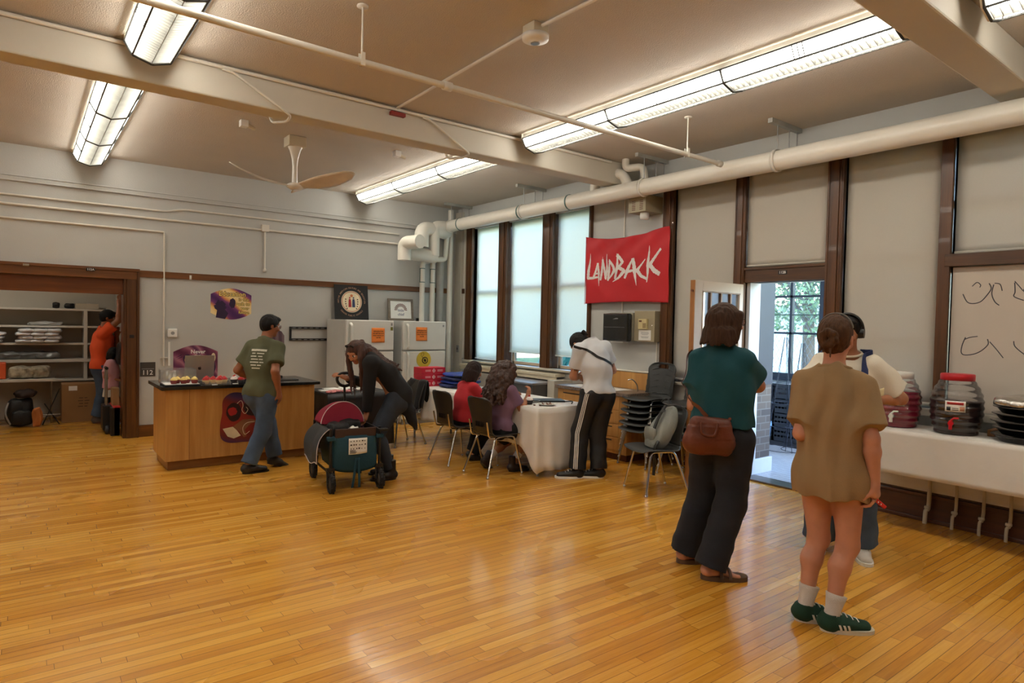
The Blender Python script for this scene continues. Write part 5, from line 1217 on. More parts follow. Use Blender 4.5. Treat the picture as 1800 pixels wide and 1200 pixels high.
letter([([(.60, .66), (.55, .50), (.515, .36)], .004, a * .7, a), ([(.60, .66), (.625, .48), (.655, .24)], a * .8, .002, a * 1.1), ([(.54, .46), (.64, .48)], a * .8, a * .6)])
letter([([(.74, .62), (.68, .52), (.655, .47), (.70, .38), (.765, .33)], .006, a * .6, a)])
letter([([(.785, .80), (.775, .55), (.765, .28)], .003, .006, a), ([(.92, .72), (.84, .60), (.78, .50)], a * .6, a), ([(.79, .54), (.84, .44), (.905, .38)], a, a * 1.0, a * 1.2)])
MB().cyl((WX - .09, 6.06, 1.82), (WX - .09, 6.06, 2.69), .004, n=6).build('hem', M('red_banner_cloth', (190, 18, 30)), t, world=True)
tag(MB().tube([(WX - .07, 4.70, 2.70), (WX - .05, 4.70, 2.72), (WX - .051, 4.70, 2.74)], .007, 6).build('binder_clip', CHROME), 'bright clip pinning the banner\'s upper right corner', 'clip')

# ================================================================ OPEN DOOR
DOORP = M('door_cream_paint', (222, 208, 196), .5, var=.03, vs=3)
t = thing('door_1', 'open cream door with glass panes and a worn bare-wood edge', 'door', (5.92, 3.8, 0)); del t['category']; t['kind'] = 'structure'
X0, X1, YA, YB = 5.07, 5.87, 3.775, 3.82
m = MB().box((X0, YA, .012), (X0 + .13, YB, 2.0)).box((X1 - .06, YA, .012), (X1, YB, 2.0)).box((X0 + .13, YA, 1.9), (X1 - .06, YB, 2.0)).box((X0 + .13, YA, .012), (X1 - .06, YB, 1.05))
m.build('leaf', DOORP, t, world=True, bev=.003)
MB().box((X0 - .006, YA - .003, .012), (X0 + .002, YB + .003, 2.0)).build('worn_edge', wood('bare_door_edge', (130, 80, 36), (180, 124, 66), 2, .6), t, world=True)
for x in (X0 + .27, X0 + .44, X0 + .60): MB().box((x - .01, YA + .006, 1.05), (x + .01, YB - .006, 1.9)).build('glazing_bar', wood('brown_bar', (110, 70, 44), (150, 104, 70), 2), t, world=True)
MB().box((X0 + .13, YA + .02, 1.05), (X1 - .06, YA + .024, 1.9)).build('pane', GLASS, t, world=True)
m = MB(); m.box((X0 + .122, YA - .004, 1.892), (X1 - .055, YA, 1.904)).box((X0 + .122, YA - .004, 1.05), (X0 + .133, YA, 1.9)); m.build('pane_bead', wood('brown_bar', (110, 70, 44), (150, 104, 70), 2), t, world=True)
MB().lathe([(.0, -.055), (.022, -.05), (.026, -.03), (.01, -.022), (.01, 0)], (X0 + .06, YA, .95), 20, ax='y').build('door_knob', CHROME, t, world=True)
MB().tube([(X0 - .006, YA + .02, 1.90), (X0 - .02, YA + .02, 1.90)], .012, 10).build('latch', BRI, t, world=True)
struct('trim_23', MB().box((WX - .03, 2.93, 0), (WX, 2.945, 2.02)), VEST)
struct('trim_24', MB().box((WX + .02, 3.74, 0), (6.13, 3.785, 2.02)).box((6.02, 2.94, 0), (6.13, 2.96, 2.02)), VEST)

# vestibule contents
t = thing('bucket', 'light blue plastic bucket with a white label on the vestibule floor', 'bucket', (7.55, 4.62, 0))
BB = M('light_blue_plastic', (120, 168, 214), .4)
MB().lathe([(0, 0), (.125, 0), (.15, .30), (.158, .302), (.158, .335), (.152, .337), (.155, .36), (.146, .36), (.120, .01)], (7.60, 4.60, 0), 32).build('pail', BB, t, world=True)
MB().grid(lambda a, c: (7.60 + math.cos(3.5 + a * .5) * (.1365 + .02 * c), 4.60 + math.sin(3.5 + a * .5) * (.1365 + .02 * c), .10 + .14 * c), 6, 4, thick=.001).build('label', PAPER, t, world=True)
def cage(x, y, h, r, label, n=5):
    t = thing('tomato_cage', label, 'plant cage', (x, y, 0)); m = MB()
    for k in range(n): a = 2 * PI * k / n + .3; m.tube([(x + math.cos(a) * r, y + math.sin(a) * r, .012), (x + math.cos(a) * r * .45, y + math.sin(a) * r * .45, h * .55), (x + math.cos(a) * .02, y + math.sin(a) * .02, h)], .004, 6)
    m.build('upright_wires', FRM, t, world=True)
    for z in (.02, h * .22, h * .42, h * .6):
        rr = r * (1 - .55 * z / (h * .55)) if z < h * .55 else r * .45 * (1 - (z - h * .55) / (h * .45)); MB().tube([(x + math.cos(2 * PI * k / 24) * rr, y + math.sin(2 * PI * k / 24) * rr, z) for k in range(25)], .004, 6, caps=False).build('ring_wire', FRM, t, world=True)
cage(7.75, 4.35, 1.45, .27, 'tall wire plant cage standing nearest the bucket'); cage(7.85, 4.18, 1.38, .22, 'wire plant cage nested behind the first one'); cage(7.95, 3.85, 1.3, .24, 'wire plant cage partly behind the girl in tan')
CR = M('dark_crate', (44, 46, 52), .6)
ci = 0
for c in range(3):
    for r_ in range(4):
        ci += 1; x0, y0, z0 = 8.02, 4.66 - c * .36, .06 + r_ * .19
        m = MB().box((x0, y0, z0), (x0 + .26, y0 + .34, z0 + .02)); 
        for zz in (0, .06, .12): m.box((x0, y0, z0 + zz + .02), (x0 + .012, y0 + .34, z0 + zz + .055))
        for k in range(8): m.box((x0 + .002, y0 + k * .047, z0), (x0 + .014, y0 + k * .047 + .012, z0 + .17))
        m.box((x0, y0, z0), (x0 + .26, y0 + .01, z0 + .17)).box((x0, y0 + .33, z0), (x0 + .26, y0 + .34, z0 + .17)).box((x0 + .25, y0, z0), (x0 + .26, y0 + .34, z0 + .17))
        tag(m.build('plastic_crate', CR), 'dark slatted crate, %s from the bottom in the %s column under the vestibule window' % (['lowest', 'second', 'third', 'topmost'][r_] if r_ else 'first', ['left', 'middle', 'right'][c]), 'crate', 'crates under the vestibule window')
t = thing('low_pallet', 'dark low pallet under the vestibule crates', 'pallet', (8.14, 4.5, 0)); MB().box((8.0, 3.9, 0), (8.29, 5.02, .055)).build('pallet_deck', CR, t, world=True)

# ================================================================ DRINKS TABLE
t = thing('drinks_table', 'long narrow table under the white cloth with the drinks', 'table', (5.63, .9, 0))
MB().box((5.408, -.59, .745), (5.852, 2.43, .782)).build('tabletop', M('table_laminate', (190, 186, 178), .5), t, world=True, bev=.003)
tablecloth(5.40, 5.86, -.6, 2.44, .785, lambda k, u: [.445, .44, .25, .4][k] if True else 0, CLOTHW, 'white cloth on the drinks table along the window wall', seed=9, n=260, amp=.005, flare=.012, freq=6)
struct('trim_25', MB().box((WX - .02, -.6, .23), (WX, 2.5, .29)), TRIMY)
for i, y in enumerate((2.02, 1.83, 1.65, 1.48)):
    MB().tube(smoothpath([(5.83, y - .01, .745), (5.84, y - .01, .18), (5.835, y + .01, .10), (5.83, y + .012, 0)], 4), .016 if i == 0 else .012, 10).lathe([(.016, .12), (.022, .125), (.022, .14), (.016, .145)], (5.838, y, 0), 12, caps=False).build('leg', M('ivory_pipe', (196, 184, 160), .45), t, world=True)
VIT = clear('clear_barrel_plastic', (250, 250, 250), .04, .06, .02)
def barrel_disp(x, y, liquid, lidm, tapm, label, fill, h=.44, R=.165):
    t = thing('drink_dispenser', label, 'drink dispenser', (x, y, .7895))
    n = 60; prof = []
    for k in range(n + 1):
        u = k / n; z = u * (h - .045); r = R * (.78 + .22 * math.sin(PI * min(1, u * 1.02) ** .9)) if u < .55 else R * (.60 + .40 * math.cos((u - .55) / .45 * PI / 2) ** .8)
        r += .004 * math.sin(u * 2 * PI * 8.5); prof.append((r, z))
    MB().lathe([(0, .001)] + prof, (0, 0, 0), 48, caps=False).build('barrel', VIT, t)
    zf = fill * (h - .045); lp = [(r * .975, max(.004, z)) for r, z in prof if z <= zf]
    MB().lathe([(0, .004)] + lp + [(0, zf)], (0, 0, 0), 48, caps=False).build('drink', liquid, t)
    rt = prof[-1][0]
    MB().lathe([(rt + .004, h - .05), (rt + .008, h - .048), (rt + .008, h - .006), (rt + .002, h), (0, h)], (0, 0, 0), 40).build('lid', lidm, t)
    d = Vector((-.99, -.14, 0)).normalized(); s_ = d.cross(Vector((0, 0, 1))).normalized(); z = .095; p = d * (R * .93)
    m = MB(); m.cyl(p + Vector((0, 0, z)), p + d * .045 + Vector((0, 0, z)), .017, n=14); m.cyl(p + d * .035 + Vector((0, 0, z + .02)), p + d * .035 + Vector((0, 0, z - .045)), .012, n=12); m.tube([p + d * .035 + Vector((0, 0, z + .02)), p + d * .035 - s_ * .02 + Vector((0, 0, z + .04)), p + d * .035 - s_ * .05 + Vector((0, 0, z + .042))], .007, 8)
    m.build('tap', tapm, t)
    O = d * (R * 1.0 + .004); w_, h0, h1 = .062, .18, .26
    def lab(a, c): 
        an = math.atan2(d.y, d.x) + (a - .5) * 2 * w_ / R + .12; return (math.cos(an) * (R + .006), math.sin(an) * (R + .006), h0 + (h1 - h0) * c)
    lb_ = MB().grid(lab, 8, 4, thick=.0012).build('label', PAPER, t)
    m = MB()
    def patch(a0, a1, c0, c1, mt, nm): 
        MB().grid(lambda a, c: tuple(Vector(lab(a0 + (a1 - a0) * a, c0 + (c1 - c0) * c)) * 1.0 + Vector((lab(a0 + (a1 - a0) * a, .5)[0], lab(a0 + (a1 - a0) * a, .5)[1], 0)).normalized() * .001), 4, 1, thick=.0005).build(nm, mt, lb_)
    patch(.1, .9, .66, .9, REDI, 'label_band'); patch(.08, .28, .1, .45, BLACKP, 'label_badge'); patch(.72, .95, .12, .5, M('label_tan', (196, 140, 110), .6), 'label_patch'); patch(.35, .66, .3, .36, BLACKP, 'label_line'); patch(.35, .66, .16, .22, BLACKP, 'label_line')
    return t
PINKL = M('berry_drink', (150, 14, 50), .25, coat=.5, spec=.6, var=.05); DARKL = M('hibiscus_drink', (38, 8, 12), .2, coat=.5, spec=.6, var=.05)
barrel_disp(5.63, 2.19, PINKL, WHITEP, WHITEP, 'barrel drink dispenser of berry-red drink with a white lid and white tap', .72)
barrel_disp(5.63, 1.78, DARKL, M('red_lid', (196, 24, 40), .35), M('red_lid', (196, 24, 40), .35), 'barrel drink dispenser of dark drink with a red lid and red tap', .63, .455, .172)
barrel_disp(5.70, 1.415, DARKL, M('red_lid', (196, 24, 40), .35), M('red_lid', (196, 24, 40), .35), 'nearly empty barrel drink dispenser behind the trays', .12, .43) if False else None
# foil-topped black catering trays
FO = M('crumpled_foil', (196, 192, 186), .22, .85, var=.15, vs=14, bump=1.0, bs=26)
for k in range(5):
    t = thing('catering_tray', ['lowest', 'second', 'third', 'fourth', 'topmost'][k] + ' black catering tray in the stack at the right edge', 'tray', (5.62, 1.35, .79 + .05 * k), group='black catering trays stacked on the drinks table')
    z = .79 + .05 * k; dx = .006 * math.sin(k * 2.1)
    MB().lathe([(.0, z), (.15, z), (.185, z + .04), (.205, z + .046), (.205, z + .05), (.18, z + .047), (.15, z + .012), (0, z + .012)], (5.62 + dx, 1.345 - dx, 0), 40).build('tray_body', M('glossy_black_tray', (26, 27, 30), .18, coat=.5), t, world=True)
o = soft_box((5.62, 1.345, 1.035), (.38, .38, .075), FO, 'foil_cover', 'crumpled foil covering the topmost catering tray', 'foil', None, 33, .010)
tag(MB().box((5.70, 1.555, .79), (5.85, 1.60, .84)).build('serving_box', M('brown_kraft', (140, 96, 58), .8), bev=.004), 'low brown box between the dark drink and the trays', 'box')
tag(MB().prism([(-.06, -.09), (.06, -.09), (.06, .09), (-.06, .09)], (5.47, 1.56, .7905), (.9, .3, 0), (-.3, .9, 0), .002).build('napkin_sheet', PAPER), 'white napkin lying between the dark drink and the trays', 'napkin')
cup(5.48, 2.36, .79, .038, .11, 'clear plastic cup beside the berry-red drink')

# ================================================================ FOLDING WAGON
TEAL = M('teal_canvas', (14, 62, 78), .75, var=.08, bump=.25, bs=60); MAR = M('maroon_canvas', (142, 26, 54), .7, var=.06, bump=.2, bs=60); DGR = M('charcoal_canvas', (52, 54, 56), .75, var=.08, bump=.25, bs=60)
t = thing('folding_wagon', 'teal folding wagon with maroon canopy and knobbly black wheels', 'wagon', (2.45, 5.75, 0), -.12)
RUB = M('black_rubber', (24, 24, 25), .75, bump=.6, bs=60)
def tub(u, v):
    th = 2 * PI * u; c_, s_ = math.cos(th), math.sin(th); e = .55 - .25 * (1 - v)
    a, b_3 = .215 * (.80 + .20 * min(1, v * 1.6)), .31 * (.86 + .14 * min(1, v * 1.6))
    x = a * math.copysign(abs(c_) ** (e), c_); y = b_3 * math.copysign(abs(s_) ** (e), s_)
    return (x + .004 * math.sin(th * 9 + v * 7), y + .004 * math.sin(th * 7), .19 + .31 * v - .03 * (1 - v) * 0)
m = MB().grid(tub, 56, 12, thick=.006); m.add([tub(k / 40, 0) for k in range(40)], [tuple(reversed(range(40)))]); m.build('fabric_tub', TEAL, t)
def pocket(u, v): 
    x = -.205 + .41 * u; w = math.sin(PI * u) ** .45; return (x, -.29 - .045 * w * math.sin(PI * (.15 + .75 * v)), .165 + .05 * (1 - w) + (.335 - .05 * (1 - w)) * v)
MB().grid(pocket, 24, 12, thick=.006).build('front_pocket', TEAL, t)
MB().box((-.19, -.305, .485), (.19, -.285, .565)).build('front_board', M('brown_board', (62, 40, 30), .6), t, bev=.006)
for sx in (-1, 1): MB().box((sx * .215 - .006, -.3, .48), (sx * .215 + .006, .3, .555)).build('side_rail', BLACKP, t, bev=.004)
for sx in (-1, 1):
    for y in (-.30, .30): MB().cyl((sx * .225, y, .15), (sx * .225, y, .57), .013, n=10).build('corner_post', BLACKP, t)
    MB().tube([(sx * .225, -.30, .17), (sx * .225, .30, .17)], .012, 10).build('lower_rail', BLACKP, t)
    MB().box((sx * .225 - .035, -.33, .465), (sx * .225 + .035, -.27, .50)).build('corner_tab', TEAL, t, bev=.008)
for sx, y in ((-1, -.33), (1, -.33), (-1, .33), (1, .33)):
    w = thing('w', '', '', (sx * .225, y, 0)) if False else None
    r = .09 if y < 0 else .095; m = MB()
    prof = [(r * .62, -.02), (r * .9, -.022), (r, -.012), (r, .012), (r * .9, .022), (r * .62, .02)]
    cx = sx * .225
    m.lathe([(a, cx + b_3) for a, b_3 in prof], (0, y, r), 32, ax='x', caps=False)
    for k in range(22): a = 2 * PI * k / 22; m.cbox((cx + (.011 if k % 2 else -.011), y + math.cos(a) * r, r + math.sin(a) * r * .99 + .0), (.016, .012, .012))
    wh = m.build('wheel', RUB, t)
    MB().lathe([(0, cx - .018), (r * .6, cx - .014), (r * .6, cx + .014), (0, cx + .018)], (0, y, r), 24, ax='x').build('hub', M('hub_grey', (70, 70, 72), .5), wh)
    MB().tube([(cx - .03, y * .9, .20), (cx - .032, y, r), ], .009, 8).tube([(cx + .03, y * .9, .20), (cx + .032, y, r)], .009, 8).box((cx - .035, y * .9 - .02, .19), (cx + .035, y * .9 + .02, .22)).build('fork', BLACKP, t)
def can(u, v):
    a = PI * (.04 + .92 * u); return (-.035 + .205 * -math.cos(a) * (1 - .06 * v), .02 + .30 * v - .02, .545 + .235 * math.sin(a) * (.97 - .25 * v ** 2))
MB().grid(can, 30, 8, thick=.004).build('canopy', MAR, t)
m = MB(); m.tube([can(k / 30, 0) for k in range(31)], .005, 6); m.build('canopy_piping', M('pale_piping', (190, 180, 180), .6), t)
cf = MB(); cf.add([can(k / 30, 0) for k in range(31)] + [(-.02, .0, .55)], [(k, k + 1, 31) for k in range(30)]); o = cf.build('canopy_front', MAR, t); so = o.modifiers.new('t', 'SOLIDIFY'); so.thickness = .004
def flap(u, v): 
    return (-.22 - .115 * v - .045 * math.sin(PI * v) * (1 + .3 * math.sin(u * 8)), -.24 + .46 * u + .02 * math.sin(v * 6), .56 - .32 * v ** 1.15 + .02 * math.sin(u * 7 + 1) * v)
MB().grid(flap, 24, 14, thick=.006).build('side_flap', DGR, t)
m = MB().tube([flap(k / 24, 1) for k in range(25)], .005, 6); m.tube([flap(0, k / 14) for k in range(15)], .004, 6).build('flap_piping', M('pale_piping', (190, 180, 180), .6), t)
MB().tube([(.08, .31, .30), (.085, .34, .60), (.075, .345, .88)], .012, 10).build('handle_pole', BLACKP, t)
MB().tube(smoothpath([(.14, .345, .90), (.075, .345, .885), (.02, .345, .91), (.0, .345, .96), (.03, .345, 1.005), (.10, .345, 1.015), (.15, .345, 1.0)], 6), .015, 12).build('handle_grip', BLACKP, t)
m = MB(); 
for x0_, x1_ in ((-.0, -.035), (.02, .03)): m.grid(lambda a, c, x0_=x0_, x1_=x1_: (x0_ + (x1_ - x0_) * c + .022 * (a - .5) * 1.0, -.335 + .004 * math.sin(c * 7), .30 - .27 * c), 2, 10, thick=.003)
m.build('hanging_strap', TEAL, t)
MB().grid(lambda a, c: (-.075 + .17 * a, -.341 - .004 * math.sin(a * 3), .335 + .145 * c + (.02 * (1 - c) * (a > .6) * (a - .6))), 6, 6, thick=.0012).build('paper_sheet', PAPER, t)
q = random.Random(9)
for r_ in range(3):
    m = MB()
    for k in range(6): x = -.062 + k * .026 + q.uniform(-.004, .004); z = .45 - r_ * .034; m.box((x, -.348, z), (x + q.uniform(.008, .018), -.3465, z + q.uniform(.006, .014)))
    m.build('printed_row', INK, t)
m = MB()
for r_ in range(4): m.box((-.065, -.348, .345 + r_ * .009), (-.02 + q.uniform(0, .02), -.3465, .349 + r_ * .009))
m.build('printed_note', INK, t)
MB().box((.20, -.36, .53), (.29, -.29, .555)).build('phone_holder', BLACKP, t, bev=.004)
# things lying in the wagon
for i, (x, y, z, d, mt, lb) in enumerate([(2.33, 5.66, .44, (.2, .2, .16), BPB, 'black camera bag in the wagon'), (2.48, 5.78, .44, (.22, .22, .17), M('black_jacket', (22, 22, 24)), 'black bundle in the middle of the wagon'), (2.44, 5.56, .50, (.1, .07, .06), PAPER, 'white crumpled tissue at the woman\'s fingers in the wagon'), (2.58, 5.9, .42, (.2, .2, .14), M('plum_cloth', (70, 40, 60), .8), 'plum-coloured cloth at the back of the wagon')]):
    soft_box((x, y, z), d, mt, ['camera_bag', 'cloth_bundle', 'tissue', 'folded_cloth'][i], lb, ['bag', 'bundle', 'tissue', 'cloth'][i], None, 80 + i, .008)
# ================================================================ PEOPLE: smooth implicit bodies turned into meshes
V3 = lambda *a: np.array(a[0] if len(a) == 1 else a, dtype=np.float64)
def nrm(v): v = V3(v); return v / (np.linalg.norm(v) + 1e-12)
class Field:
    def __init__(s): s.p = []; s.mods = []
    def _a(s, fn, lo, hi, k, mid): s.p.append((fn, V3(lo), V3(hi), k, mid)); return s
    def cap(s, a, b, ra, rb, k=.03, mid=0, wide=None, ratio=1.0, cut=False, cuta=False, sub=False):
        a, b = V3(a), V3(b); d = b - a; L2 = float(d @ d) + 1e-12; u = d / math.sqrt(L2)
        w = nrm(V3(wide) - u * (V3(wide) @ u)) if wide is not None else None
        def fn(X, Y, Z):
            px, py, pz = X - a[0], Y - a[1], Z - a[2]
            t = np.clip((px * d[0] + py * d[1] + pz * d[2]) / L2, 0, 1)
            qx, qy, qz = px - t * d[0], py - t * d[1], pz - t * d[2]
            if w is not None:
                q = (qx * w[0] + qy * w[1] + qz * w[2]) * (1 - 1 / ratio); qx, qy, qz = qx - q * w[0], qy - q * w[1], qz - q * w[2]
            D = np.sqrt(qx * qx + qy * qy + qz * qz) - (ra + (rb - ra) * t)
            if cut: D = np.maximum(D, (X - b[0]) * u[0] + (Y - b[1]) * u[1] + (Z - b[2]) * u[2])
            if cuta: D = np.maximum(D, -((X - a[0]) * u[0] + (Y - a[1]) * u[1] + (Z - a[2]) * u[2]))
            return D
        R = max(ra, rb) * max(1, ratio) + .05
        return s._a(fn, np.minimum(a, b) - R, np.maximum(a, b) + R, -k if sub else k, mid)
    def ell(s, c, r, fr=None, k=.03, mid=0, sub=False):
        c, r = V3(c), V3(r); fr = np.eye(3) if fr is None else np.array(fr)   # rows = local axes
        def fn(X, Y, Z):
            x, y, z = X - c[0], Y - c[1], Z - c[2]
            a = [(x * fr[i][0] + y * fr[i][1] + z * fr[i][2]) for i in range(3)]
            k0 = np.sqrt(sum((a[i] / r[i]) ** 2 for i in range(3))); k1 = np.sqrt(sum((a[i] / r[i] ** 2) ** 2 for i in range(3))) + 1e-9
            return k0 * (k0 - 1) / k1
        R = float(max(r)) + .05
        return s._a(fn, c - R, c + R, -k if sub else k, mid)
    def plane(s, o, n):
        """keeps the side the normal points away from"""
        o, n = V3(o), nrm(n); s.mods.append(lambda F, X, Y, Z: np.maximum(F, (X - o[0]) * n[0] + (Y - o[1]) * n[1] + (Z - o[2]) * n[2])); return s
    def folds(s, amp, dirs, seed=0):
        q = random.Random(seed); W = [(nrm(d) * f, q.uniform(0, 6), q.uniform(0, 6)) for d, f in dirs]
        def fn(F, X, Y, Z):
            o = 0
            for w, p1, p2 in W:
                ph = X * w[0] + Y * w[1] + Z * w[2]; o = o + np.sin(ph + p1 + 1.4 * np.sin((X * w[1] - Y * w[0] + Z * .7 * abs(w[0])) * .45 + p2))
            return F + amp * o / len(W)
        s.mods.append(fn); return s
    @staticmethod
    def comb(F, D, k):
        if k < 0:   # smooth subtraction
            k = -k; h = np.maximum(k - np.abs(-D - F), 0) / k; return np.maximum(F, -D) + h * h * k * .25
        h = np.maximum(k - np.abs(F - D), 0) / k; return np.minimum(F, D) - h * h * k * .25
    def grid(s, vox):
        lo = np.min([p[1] for p in s.p if p[3] > 0], 0); hi = np.max([p[2] for p in s.p if p[3] > 0], 0)
        n = np.ceil((hi - lo) / vox).astype(int) + 1
        ax = [(lo[i] + vox * np.arange(n[i])).astype(np.float32) for i in range(3)]
        F = np.full(n, .5, np.float32)
        for fn, a, b, k, mid in s.p:
            i0 = np.clip(np.floor((a - lo) / vox).astype(int), 0, n); i1 = np.clip(np.ceil((b - lo) / vox).astype(int) + 1, 0, n)
            if (i1 <= i0).any(): continue
            sl = tuple(slice(i0[i], i1[i]) for i in range(3))
            X, Y, Z = ax[0][sl[0]][:, None, None], ax[1][sl[1]][None, :, None], ax[2][sl[2]][None, None, :]
            F[sl] = s.comb(F[sl], fn(X, Y, Z), k)
        X, Y, Z = ax[0][:, None, None], ax[1][None, :, None], ax[2][None, None, :]
        for m in s.mods: F = m(F, X, Y, Z)
        F[0] = F[-1] = .1; F[:, 0] = F[:, -1] = .1; F[:, :, 0] = F[:, :, -1] = .1
        return F.astype(np.float32), lo, vox
    def at(s, P):
        P = np.atleast_2d(P); X, Y, Z = P[:, 0], P[:, 1], P[:, 2]; F = np.full(len(P), .5)
        for fn, a, b, k, mid in s.p: F = s.comb(F, fn(X, Y, Z), k)
        for m in s.mods: F = m(F, X, Y, Z)
        return F
    def cast(s, P, d, far=.6):
        """march points along d until they meet the surface"""
        P = np.array(P, float); d = nrm(d); t = np.zeros(len(P))
        for _ in range(60):
            t = np.minimum(far, t + np.maximum(s.at(P + t[:, None] * d), -.02) * .7)
        return P + t[:, None] * d
    def mesh(s, name, mats, parent, vox=.007, smooth=1, lab=None):
        F, lo, vox = s.grid(vox); nz = np.array(F.shape)
        sg = F < 0
        c = [sg[:-1 if not i else None, :-1 if not j else None, :-1 if not k else None][1 if i else 0:, 1 if j else 0:, 1 if k else 0:] for i in (0, 1) for j in (0, 1) for k in (0, 1)]
        cnt = sum(x.astype(np.int8) for x in c); act = (cnt > 0) & (cnt < 8); idx = np.argwhere(act)
        if not len(idx): return None
        vid = np.full(act.shape, -1, np.int64); vid[act] = np.arange(len(idx))
        acc = np.zeros((len(idx), 3)); num = np.zeros(len(idx))
        cor = [(i, j, k) for i in (0, 1) for j in (0, 1) for k in (0, 1)]
        val = {q: F[idx[:, 0] + q[0], idx[:, 1] + q[1], idx[:, 2] + q[2]] for q in cor}
        for q in cor:
            for axx in range(3):
                if q[axx]: continue
                r_ = list(q); r_[axx] = 1; r_ = tuple(r_); a, b_ = val[q], val[r_]; ch = (a < 0) != (b_ < 0)
                t = np.where(ch, a / (a - b_ + 1e-12), 0); p = np.array(q, float)[None] + np.eye(3)[axx][None] * t[:, None]
                acc += p * ch[:, None]; num += ch
        V = lo + vox * (idx + acc / num[:, None])
        quads = []
        for axx in range(3):
            o1, o2 = [(1, 2), (2, 0), (0, 1)][axx]; sa = [slice(None)] * 3; sb = [slice(None)] * 3
            sa[axx] = slice(0, -1); sb[axx] = slice(1, None); A, B = sg[tuple(sa)], sg[tuple(sb)]
            e = np.argwhere(A != B); e = e[(e[:, o1] > 0) & (e[:, o2] > 0) & (e[:, o1] < nz[o1] - 1) & (e[:, o2] < nz[o2] - 1)]
            ins = A[e[:, 0], e[:, 1], e[:, 2]]
            def cell(d1, d2):
                q = e.copy(); q[:, o1] -= d1; q[:, o2] -= d2; return vid[q[:, 0], q[:, 1], q[:, 2]]
            Q = np.stack([cell(0, 0), cell(1, 0), cell(1, 1), cell(0, 1)], 1); Q[~ins] = Q[~ins][:, ::-1]; quads.append(Q)
        Q = np.concatenate(quads); Q = Q[(Q >= 0).all(1)]
        for _ in range(smooth):
            S_ = np.zeros_like(V); n_ = np.zeros(len(V))
            for a, b_ in ((0, 1), (1, 2), (2, 3), (3, 0)):
                np.add.at(S_, Q[:, a], V[Q[:, b_]]); np.add.at(n_, Q[:, a], 1); np.add.at(S_, Q[:, b_], V[Q[:, a]]); np.add.at(n_, Q[:, b_], 1)
            V = V * .5 + .5 * S_ / np.maximum(n_, 1)[:, None]
        if not isinstance(mats, (list, tuple)): mats = [mats]
        mi = np.zeros(len(Q), np.int32)
        if len(mats) > 1:
            Cc = V[Q].mean(1); best = np.full(len(Q), 1e9)
            for fn, a, b_, k, mid in s.p:
                if k < 0: continue
                ok = ((Cc > a) & (Cc < b_)).all(1)
                if not ok.any(): continue
                d = np.full(len(Q), 1e9); d[ok] = np.abs(fn(Cc[ok, 0], Cc[ok, 1], Cc[ok, 2])) - (.0015 if mid else 0); w = d < best; best[w] = d[w]; mi[w] = mid
        off = V3(parent.location) if parent is not None else V.min(0) * 0
        me = bpy.data.meshes.new(name); V = V - off
        me.vertices.add(len(V)); me.vertices.foreach_set('co', V.ravel().astype(np.float32))
        me.loops.add(len(Q) * 4); me.loops.foreach_set('vertex_index', Q.ravel().astype(np.int32))
        me.polygons.add(len(Q)); me.polygons.foreach_set('loop_start', np.arange(0, len(Q) * 4, 4, dtype=np.int32)); me.polygons.foreach_set('loop_total', np.full(len(Q), 4, np.int32))
        for m in mats: me.materials.append(m)
        me.polygons.foreach_set('material_index', mi); me.polygons.foreach_set('use_smooth', np.ones(len(Q), bool)); me.update(calc_edges=True); me.validate()
        o = bpy.data.objects.new(name, me); C.objects.link(o)
        if parent is not None: o.parent = parent
        if lab: o['label'] = lab
        return o

def ik(a, c, l1, l2, hint):
    a, c, hint = V3(a), V3(c), V3(hint); d = c - a; L = np.linalg.norm(d); L_ = min(L, (l1 + l2) * .999); u = d / (L + 1e-9); c = a + u * L_
    x = (l1 * l1 - l2 * l2 + L_ * L_) / (2 * L_); hgt = math.sqrt(max(0, l1 * l1 - x * x)); hv = hint - a; hv = hv - u * (hv @ u); hv = nrm(hv)
    return a + u * x + hv * hgt, c
def skinm(name, col): 
    m = M(name, col, .5, var=.07, vs=14, bump=.06, bs=160, spec=.4)
    b = m.node_tree.nodes['Principled BSDF']; b.inputs['Subsurface Weight'].default_value = .12; b.inputs['Subsurface Radius'].default_value = (.012, .005, .003); b.inputs['Subsurface Scale'].default_value = .6
    return m
EYEW = M('eye_white', (196, 186, 176), .3, var=.02); IRIS = M('iris_dark', (40, 26, 20), .2, var=.1); LIPS = M('lips', (164, 92, 84), .5, var=.05)
